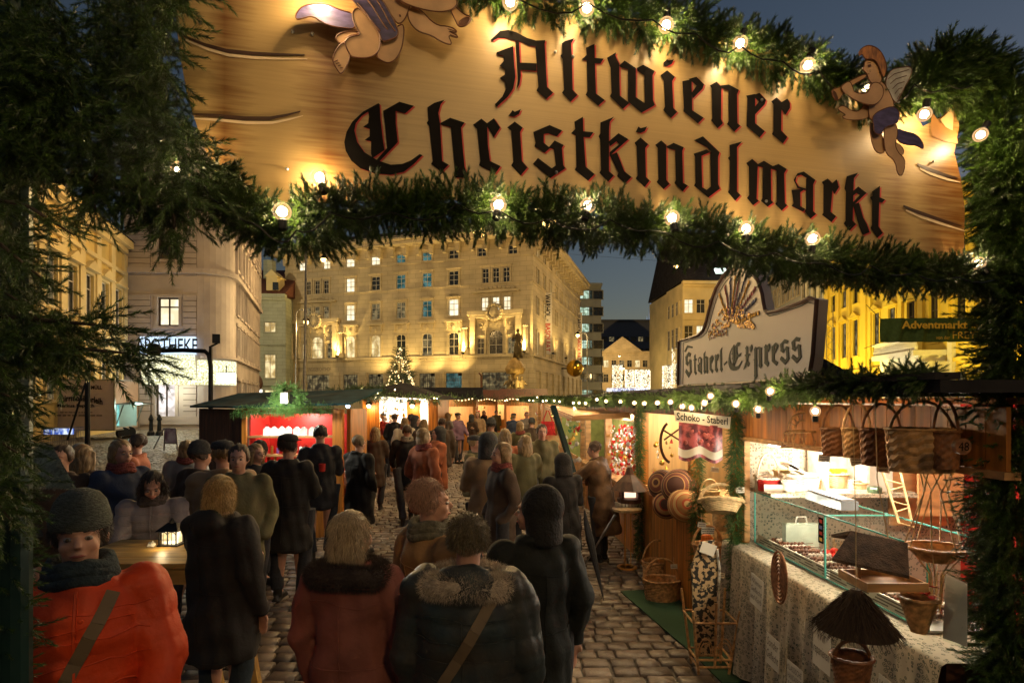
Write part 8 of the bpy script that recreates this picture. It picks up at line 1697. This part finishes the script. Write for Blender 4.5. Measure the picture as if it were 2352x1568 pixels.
    if bv is not None:
        for bk in (1, -1):
            sm = MB()
            for ln in (*([[(-.22+.04*i, zq+.006*math.sin(i*2+zq*30)) for i in range(12)] for zq in np.arange(hem+.1, 1.40, .085)] if quilt else []), [(-.17+.034*i, 1.335-.012*math.sin(i*.6)) for i in range(11)], [(0, 1.33-.06*i) for i in range(int((1.33-hem-.05)/.06))], [(-.19+.038*i, 1.03) for i in range(11)], [(-.19+.038*i, hem+.035) for i in range(11)]):
                pts = [p_ for p_ in (onc(x, z, bk) for x, z in ln) if p_ is not None]
                if len(pts) > 2: sm.tube(pts, .0028, 5)
            if bk < 0:
                if quilt:
                    zp_ = [p_ for p_ in (onc(0, hem+.05+.03*i, bk, .004) for i in range(int((1.44-hem)/.03))) if p_ is not None]
                    if len(zp_) > 2: sm.tube(zp_, .006, 5)
                for i in range(5):
                    p_ = onc(.018, 1.36-.11*i, bk)
                    if p_ is not None: sm.ball(p_, (.009, .004, .009), 8, 5)
            if sm.v: sm.build('seams', cm, ct, local=True)
    t = MB(S)
    for hip, kn, an in lg: t.tube([hip+Vector((0, 0, .02)), kn+Vector((0, 0, .2))*0+kn, an+Vector((0, 0, .03))], [.105, .075, .068], 12)
    t.ball((0, 0, .93), (.165, .12, .10), 14, 8); remesh(t, vox*1.1, tm, 'trousers', body, smooth=3, disp=folds(.005, seedn+3))
    sh_ = MB(S)
    for hip, kn, an in lg: sh_.ball(an+Vector((0, -.065, -.045)), (.046, .135, .042), 12, 8); sh_.cyl(an+Vector((0, 0, -.03)), an+Vector((0, 0, .06)), .048, .05, n=10); sh_.box(an+Vector((0, -.06, -.08)), (.085, .25, .018))
    remesh(sh_, .012, M('shoe', (.018, .015, .012), rough=.4), 'shoes', body, smooth=2)
    hm = M('hair_%.3f_%.3f_%.3f' % hair_col, hair_col, rough=.5, var=.5, scale=40, stretch=(6, 6, .7), bump=.6, bscale=60)
    if hair and hat != 'hood':
        hh = MB(TH_)
        hh.ball((0, .030, 1.678), (.086, .098, .088), 16, 12)
        for q in (-1, 1): hh.ball((q*.070, .020, 1.640), (.020, .05, .045), 8, 6)
        if hair == 'long': hh.loft([(1.44, .085, .05, 0, .075), (1.50, .10, .065, 0, .065), (1.60, .102, .08, 0, .045), (1.70, .08, .075, 0, .03)], 16); [hh.tube([(q*.078, -.02, 1.68), (q*.088, .0, 1.58), (q*.085, .01, 1.47)], [.025, .03, .02], 8) for q in (-1, 1)]
        if hair == 'bob': hh.loft([(1.53, .088, .07, 0, .05), (1.60, .096, .08, 0, .04), (1.70, .08, .075, 0, .03)], 16)
        ho = remesh(hh, .010, hm, 'hair', body, smooth=2, disp=lambda c: .003*np.sin(c[:, 0]*130+np.sin(c[:, 2]*30)*2)+.002*np.sin(c[:, 0]*310))
        if vox <= .013:   # loose strands
            me = ho.data; n_ = len(me.vertices); co = np.empty(n_*3, np.float32); me.vertices.foreach_get('co', co); co = co.reshape(-1, 3); no = np.empty(n_*3, np.float32); me.vertices.foreach_get('normal', no); no = no.reshape(-1, 3); rg = np.random.default_rng(seedn); ix = rg.integers(0, n_, 6000)
            d = no[ix]*.35+np.array([0, .05, -1 if hair != 'short' else -.5])+rg.normal(size=(6000, 3))*.22; d /= np.linalg.norm(d, axis=1)[:, None]; sd_ = np.cross(d, rg.normal(size=(6000, 3))); sd_ /= np.linalg.norm(sd_, axis=1)[:, None]; L_ = rg.uniform(.02, .055 if hair != 'short' else .028, 6000)[:, None]
            np_mesh('strands', np.stack([co[ix]-sd_*.0008, co[ix]+sd_*.0008, co[ix]+d*L_+no[ix]*.002], 1), 3, M('strand_%.3f_%.3f' % hair_col[:2], [min(1, x*1.3) for x in hair_col], rough=.4, island=.4), ho)
    if hat == 'beanie':
        k = MB(TH_); k.smooth = True; k.lathe((0, .018, 0), [(.088, 1.655), (.096, 1.66), (.098, 1.69), (.094, 1.70), (.090, 1.72), (.080, 1.755), (.058, 1.785), (.025, 1.80), (.002, 1.803)], 24, sy=1.16); k.build('hat', M('knit_%.3f_%.3f_%.3f' % hat_col, hat_col, rough=.95, var=.3, scale=50, stretch=(1, 1, 3), bump=.8, bscale=90), body, local=True)
    if hat == 'hood':
        k = MB(TH_); k.ball((0, .045, 1.665), (.115, .118, .12), 16, 12); k.loft([(1.47, .12, .09, 0, .06), (1.58, .118, .10, 0, .05), (1.66, .11, .10, 0, .045)], 16); remesh(k, .012, M('hood_%.3f_%.3f_%.3f' % hat_col, hat_col, rough=.85, var=.3, scale=12, bump=.5), 'hood', body, smooth=3)
    if hat == 'cap': k = MB(TH_); k.smooth = True; k.lathe((0, .015, 0), [(.086, 1.69), (.094, 1.70), (.098, 1.72), (.085, 1.755), (.03, 1.775), (.002, 1.777)], 20, sy=1.15); k.ball((0, -.11, 1.70), (.07, .05, .008), 12, 6); k.build('hat', M('knit_%.3f_%.3f_%.3f' % hat_col, hat_col, rough=.9), body, local=True)
    if face:
        e = MB(TH_); e.smooth = True
        for q in (-1, 1): e.ball((q*.030, -.0790, 1.633), (.0135, .0115, .0085), 12, 8)
        e.build('eyes', MT('eye_white'), body, local=True); e = MB(TH_); e.smooth = True
        for q in (-1, 1): e.ball((q*.030, -.0885, 1.633), (.0062, .0030, .0062), 10, 6)
        e.build('iris', MT('iris'), body, local=True)
        e = MB(TH_); e.smooth = True; e.tube([(-.023, -.088, 1.572), (-.010, -.0965, 1.5745), (0, -.098, 1.573), (.010, -.0965, 1.5745), (.023, -.088, 1.572)], [.002, .0048, .005, .0048, .002], 8); e.build('lips', MT('lip'), body, local=True)
        e = MB(TH_); [e.tube([(q*.048, -.080, 1.655), (q*.032, -.0925, 1.662), (q*.016, -.092, 1.657)], [.002, .004, .003], 6) for q in (-1, 1)]; e.build('eyebrows', hm, body, local=True)
    if scarf:
        k = MB(TU); k.smooth = True
        for zz_, rr_ in ((1.475, .098), (1.505, .092), (1.525, .086)): k.tube([(rr_*math.cos(t), .012+rr_*math.sin(t), zz_+.01*math.sin(3*t)) for t in np.arange(0, 6.28, .35)], .026, 8, closed=True)
        (k.tube([(.03, -.10, 1.48), (.045, -.17, 1.35), (.05, -.185, 1.2)], [.03, .035, .03], 8) if tail else 0); k.build('scarf', M('scarf_%.3f_%.3f_%.3f' % scarf, scarf, rough=.95, var=.3, scale=30, bump=.6, bscale=70), body, local=True)
    if fur:
        rg = np.random.default_rng(seedn); n_ = 26000; a = rg.uniform(0, 6.283, n_); ph = rg.uniform(0, 6.283, n_); Rr, rr_ = .165, .052; cx_ = np.cos(a)*(Rr+rr_*np.cos(ph)); cy_ = .05+np.sin(a)*(Rr*.62+rr_*np.cos(ph)); cz_ = 1.47+rr_*np.sin(ph)-.02*np.cos(a)**2
        pos = np.stack([cx_, cy_, cz_], 1); d = np.stack([np.cos(a)*np.cos(ph), np.sin(a)*np.cos(ph), np.sin(ph)-.3], 1)+rg.normal(size=(n_, 3))*.35; d /= np.linalg.norm(d, axis=1)[:, None]; sd_ = np.cross(d, rg.normal(size=(n_, 3))); sd_ /= np.linalg.norm(sd_, axis=1)[:, None]
        V = np.stack([pos-sd_*.0009, pos+sd_*.0009, pos+d*rg.uniform(.014, .032, n_)[:, None]], 1)*s; fo = np_mesh('fur_collar', V, 3, M('fur_%.2f' % fur[0], fur, rough=.9, island=.45, var=.3, scale=12), body)
        k = MB(TU); k.tube([(np.cos(t)*Rr, .05+np.sin(t)*Rr*.62, 1.47-.02*math.cos(t)**2) for t in np.arange(0, 6.28, .3)], .044, 10, closed=True); k.build('fur_base', MT('fur_%.2f' % fur[0]), fo, local=True)
    if strap:
        k = MB(TU); side = strap[0]; pts = []
        for t in np.linspace(0, 1, 14):
            a = math.pi*(.5); x = side*(.13-.33*t)*(1 if seedn != 1 else .8); z = 1.43-.56*t; p_ = onc(x, z, 1 if seedn != 1 else -1, .008); pts += [p_] if p_ is not None else []
        k.T = None
        for i in range(len(pts)-1): k.bar(pts[i], pts[i+1], .045, .006, up=(0, 1, 0))
        k.build('bag_strap', M('strap', (.16, .11, .06), rough=.7), body, local=True)
    body.location = loc; body.rotation_euler = (0, 0, yaw)
    return body, wr, TU
# ---- foreground people ----
K = (.016, .014, .013)
person((-1.64, 2.10, 0), 1.80, R(32), 'person in bright orange jacket and grey knit hat facing the viewer at lower left', coat=(.62, .06, .012), arms=('pocket', 'fwd'), hat='beanie', hat_col=(.10, .11, .09), hair_col=(.05, .04, .03), head_turn=2, bulk=1.14, vox=.010, scarf=(.02, .035, .045), quilt=.0045, strap=(1,), coat_rough=.55, seedn=1, trousers=(.02, .02, .025))
person((-2.98, 4.62, 0), 1.62, R(22), 'person in pale grey puffer jacket leaning both arms on the bar table', coat=(.24, .20, .19), arms=('table', 'table'), hair='long', hair_col=(.03, .02, .015), head_tilt=16, lean=10, bulk=1.08, vox=.010, quilt=.008, scarf=(.08, .06, .05), seedn=2, head_turn=10, coat_rough=.5)
person((-1.86, 3.55, 0), 1.70, R(160), 'person with blond hair and long black coat seen from behind at the bar table', coat=(.02, .018, .017), coat_len=.86, arms=('down', 'hold'), hair='bob', hair_col=(.36, .24, .09), bulk=1.22, vox=.011, face=True, head_turn=18, seedn=3, trousers=(.018, .03, .04), hood=True)
person((-2.42, 6.0, 0), 1.80, R(178), 'person in long dark coat seen from behind before the candle stall', coat=(.022, .019, .016), coat_len=.88, arms=('hold', 'down'), hair_col=(.02, .015, .012), bulk=1.12, head_turn=-15, seedn=4, legs='wide', hat='cap', hat_col=(.015, .013, .012))
person((-2.62, 7.55, 0), 1.84, R(205), 'tall person in dark jacket and jeans holding a red mug', coat=(.025, .025, .028), arms=('hold', 'down'), hair_col=(.03, .02, .015), seedn=5, trousers=(.02, .025, .035), vox=.014)
person((-3.05, 6.7, 0), 1.66, R(185), 'person in pinkish brown jacket between the two dark coats and the candle stall', coat=(.17, .09, .07), arms=('hold', 'hold'), hat='beanie', hat_col=(.03, .025, .02), seedn=6, vox=.014)
person((-2.18, 7.9, 0), 1.68, R(150), 'stout person in knee length black coat with short fair hair', coat=(.014, .012, .011), coat_len=1.0, arms=('pocket', 'hold'), hair_col=(.22, .15, .08), seedn=7, bulk=1.15, vox=.014, trousers=(.10, .09, .07))
person((-1.88, 9.9, 0), 1.74, R(195), 'person in open dark coat with pale lining walking away', coat=(.016, .015, .015), coat_len=.85, arms=('swing', 'fwd'), hair_col=(.08, .05, .03), seedn=8, legs='walk', vox=.016, scarf=(.3, .26, .2))
person((-.43, 2.95, 0), 1.76, R(128), 'elderly person in tan coat with thin reddish grey hair at centre', coat=(.30, .17, .07), arms=('down', 'pocket'), hair='short', hair_col=(.38, .22, .15), head_turn=-25, seedn=9, vox=.012, scarf=(.14, .13, .09), skin='skin')
person((-.19, 2.42, 0), 1.69, R(176), 'person in dark teal jacket with pale fur collar and tan bag strap, seen from behind', coat=(.030, .045, .048), coat_len=.62, arms=('down', 'down'), hair='short', hair_col=(.11, .085, .045), bulk=1.30, vox=.010, fur=(.50, .42, .32), hood=True, strap=(-1,), quilt=.004, coat_rough=.45, seedn=10, face=True, trousers=(.02, .02, .02), coat_c2=(.055, .045, .035))
person((.12, 2.9, 0), 1.72, R(200), 'person with black hood and black coat beside the fur collar', coat=(.012, .014, .012), coat_len=.95, arms=('down', 'down'), hat='hood', hat_col=(.010, .009, .008), head_turn=48, seedn=11, vox=.012, bulk=.98)
person((-.75, 2.62, 0), 1.66, R(170), 'person in dusty rose coat with dark fur collar seen from behind left of centre', coat=(.24, .085, .065), coat_len=1.0, arms=('down', 'down'), hair='bob', hair_col=(.34, .26, .16), fur=(.05, .035, .03), seedn=12, vox=.011, bulk=1.05, head_turn=-20)
person((.60, 6.3, 0), 1.56, R(200), 'small person in black carrying a folded dark umbrella near the ornament stall', coat=(.014, .012, .012), coat_len=.9, arms=('hold', 'down'), hat='hood', hat_col=(.02, .016, .014), seedn=13, vox=.014, lean=8)
person((1.22, 7.55, 0), 1.62, R(240), 'person in mottled brown fur coat reaching towards the twig lantern', coat=(.20, .11, .055), coat_len=1.05, arms=('hold', 'reach'), hair_col=(.10, .06, .04), seedn=14, vox=.014, lean=10, bulk=1.2, coat_c2=(.05, .025, .012))
# umbrella
e = MB(); a = Vector((.80, 6.1, .92)); b_ = Vector((.98, 5.9, .05)); e.tube([a+Vector((0, 0, .05)), a.lerp(b_, .1), a.lerp(b_, .3), a.lerp(b_, .75), b_], [.008, .03, .045, .02, .004], 10); o = e.build('umbrella', MT('trouser_0.030_0.030_0.035') if 'trouser_0.030_0.030_0.035' in MATS else MT('ink')); tag(o, 'folded dark umbrella pointing down beside the small person in black', 'umbrella')
# red mug
c = P(740, 1082, 7.25); e = empty('mug', c, 'red mug held by the tall person before the candle stall', 'mug'); m = MB(); m.lathe(c, [(.035, 0), (.040, .02), (.042, .10), (.037, .10), (.034, .01)], 16); m.build('cup', MT('red_paint'), e)
# ---- crowd: templates copied with their own coats ----
def recolor(o, rc):
    for ob in [o]+list(o.children):
        base = ob.name.split('.')[0]
        if base in rc: ob.material_slots[0].link = 'OBJECT'; ob.material_slots[0].material = rc[base]
TPL = []
for k, kw in enumerate((dict(arms=('down', 'pocket'), hair='short', legs='walk'), dict(arms=('hold', 'down'), hair='long', coat_len=.95), dict(arms=('fwd', 'swing'), hat='beanie', legs='walk', bulk=1.15), dict(arms=('pocket', 'pocket'), hair='bob', coat_len=.85, scarf=(.2, .05, .04)), dict(arms=('hold', 'hold'), hat='hood', coat_len=.8, bulk=1.1), dict(arms=('down', 'fwd'), hair='short', coat_len=.6, quilt=.008, bulk=1.2, hat='cap'))):
    TPL.append((person((0, -30, 0), 1.72, 0, 'x', vox=.02, fingers=True, seedn=40+k, **kw)[0], k))
used = set()
coats = {'dark brown': (.05, .03, .018), 'black': (.014, .013, .013), 'tan': (.26, .17, .09), 'rust': (.28, .08, .03), 'olive': (.09, .08, .035), 'wine red': (.22, .02, .02), 'grey': (.14, .13, .12), 'cream': (.42, .35, .25), 'navy': (.02, .03, .06), 'violet': (.14, .08, .12)}
heads = {0: 'short haired', 1: 'long haired', 2: 'knit hatted', 3: 'scarf wearing', 4: 'hooded', 5: 'capped'}
cl = [(800, 953, 'wine red', 1), (847, 951, 'black', 0), (882, 950, 'wine red', 5), (907, 950, 'black', 0), (929, 959, 'cream', 3), (945, 954, 'dark brown', 2), (957, 955, 'black', 4), (973, 963, 'dark brown', 1), (1015, 960, 'dark brown', 0), (1052, 949, 'violet', 5), (1070, 943, 'wine red', 2), (1097, 945, 'tan', 1), (1140, 942, 'olive', 0),
      (1128, 963, 'olive', 2), (1005, 981, 'rust', 4), (862, 981, 'dark brown', 1), (975, 984, 'rust', 3), (1121, 996, 'tan', 4), (1092, 1002, 'olive', 5), (1160, 985, 'rust', 1), (1196, 968, 'olive', 3), (1222, 962, 'dark brown', 2), (1150, 1018, 'dark brown', 3), (1205, 1000, 'olive', 1), (1180, 950, 'navy', 5), (1210, 946, 'grey', 0), (1112, 940, 'black', 3), (1085, 952, 'dark brown', 4), (1030, 948, 'grey', 1), (990, 950, 'navy', 0), (1245, 975, 'olive', 0),
      (195, 1022, 'dark brown', 1), (312, 998, 'rust', 0), (428, 1012, 'grey', 3), (462, 1020, 'dark brown', 2), (512, 1016, 'tan', 5), (548, 1022, 'olive', 0), (590, 1020, 'black', 1), (140, 1024, 'dark brown', 0), (280, 1012, 'navy', 3),]
r = random.Random(17); sk2 = set()
for i, (px_, py_, cn, k) in enumerate(cl):
    h_ = r.uniform(1.64, 1.80); Y = min(28, (H-h_)*F/(py_-HY)); x = (px_-CX)/F*Y
    tp = TPL[k][0]
    if k in used: o = copy_tree(tp)
    else: o = tp; used.add(k)
    o.location = (x, Y, 0); o.scale = (h_/1.72,)*3; o.rotation_euler = (0, 0, R(r.choice((0, 180, 180, 90, -90, 150, 30))+r.uniform(-30, 30)))
    cm = M('crowd_'+cn, [min(.6, v*1.35) for v in coats[cn]], rough=.8, var=.14, scale=5, bump=.18, bscale=45); rc = {'coat': cm}
    if cn in ('tan', 'cream', 'wine red'): rc['hair'] = M('hair_fair', (.25, .16, .07), rough=.5, var=.4, scale=40, stretch=(6, 6, .7))
    recolor(o, rc)
    where = 'in the left crowd near the railing' if px_ < 620 else ('before the orange hut' if px_ < 985 else ('in the middle of the market lane' if px_ < 1150 else 'near the right hand stalls'))
    o['label'] = f"{heads[k]} person in {cn} coat {where}"; o['category'] = 'person'; o['group'] = 'people in the market crowd'
    lb_ = o['label']; n_ = sum(1 for q in col.objects if q.get('label') == lb_)
    if n_ > 1: o['label'] = lb_+(', farther back' if Y > 10 else ', nearer')+(' and to the right' if n_ > 2 else '')
for t, k in TPL:
    if k not in used:
        for ch_ in list(t.children): bpy.data.objects.remove(ch_)
        bpy.data.objects.remove(t)
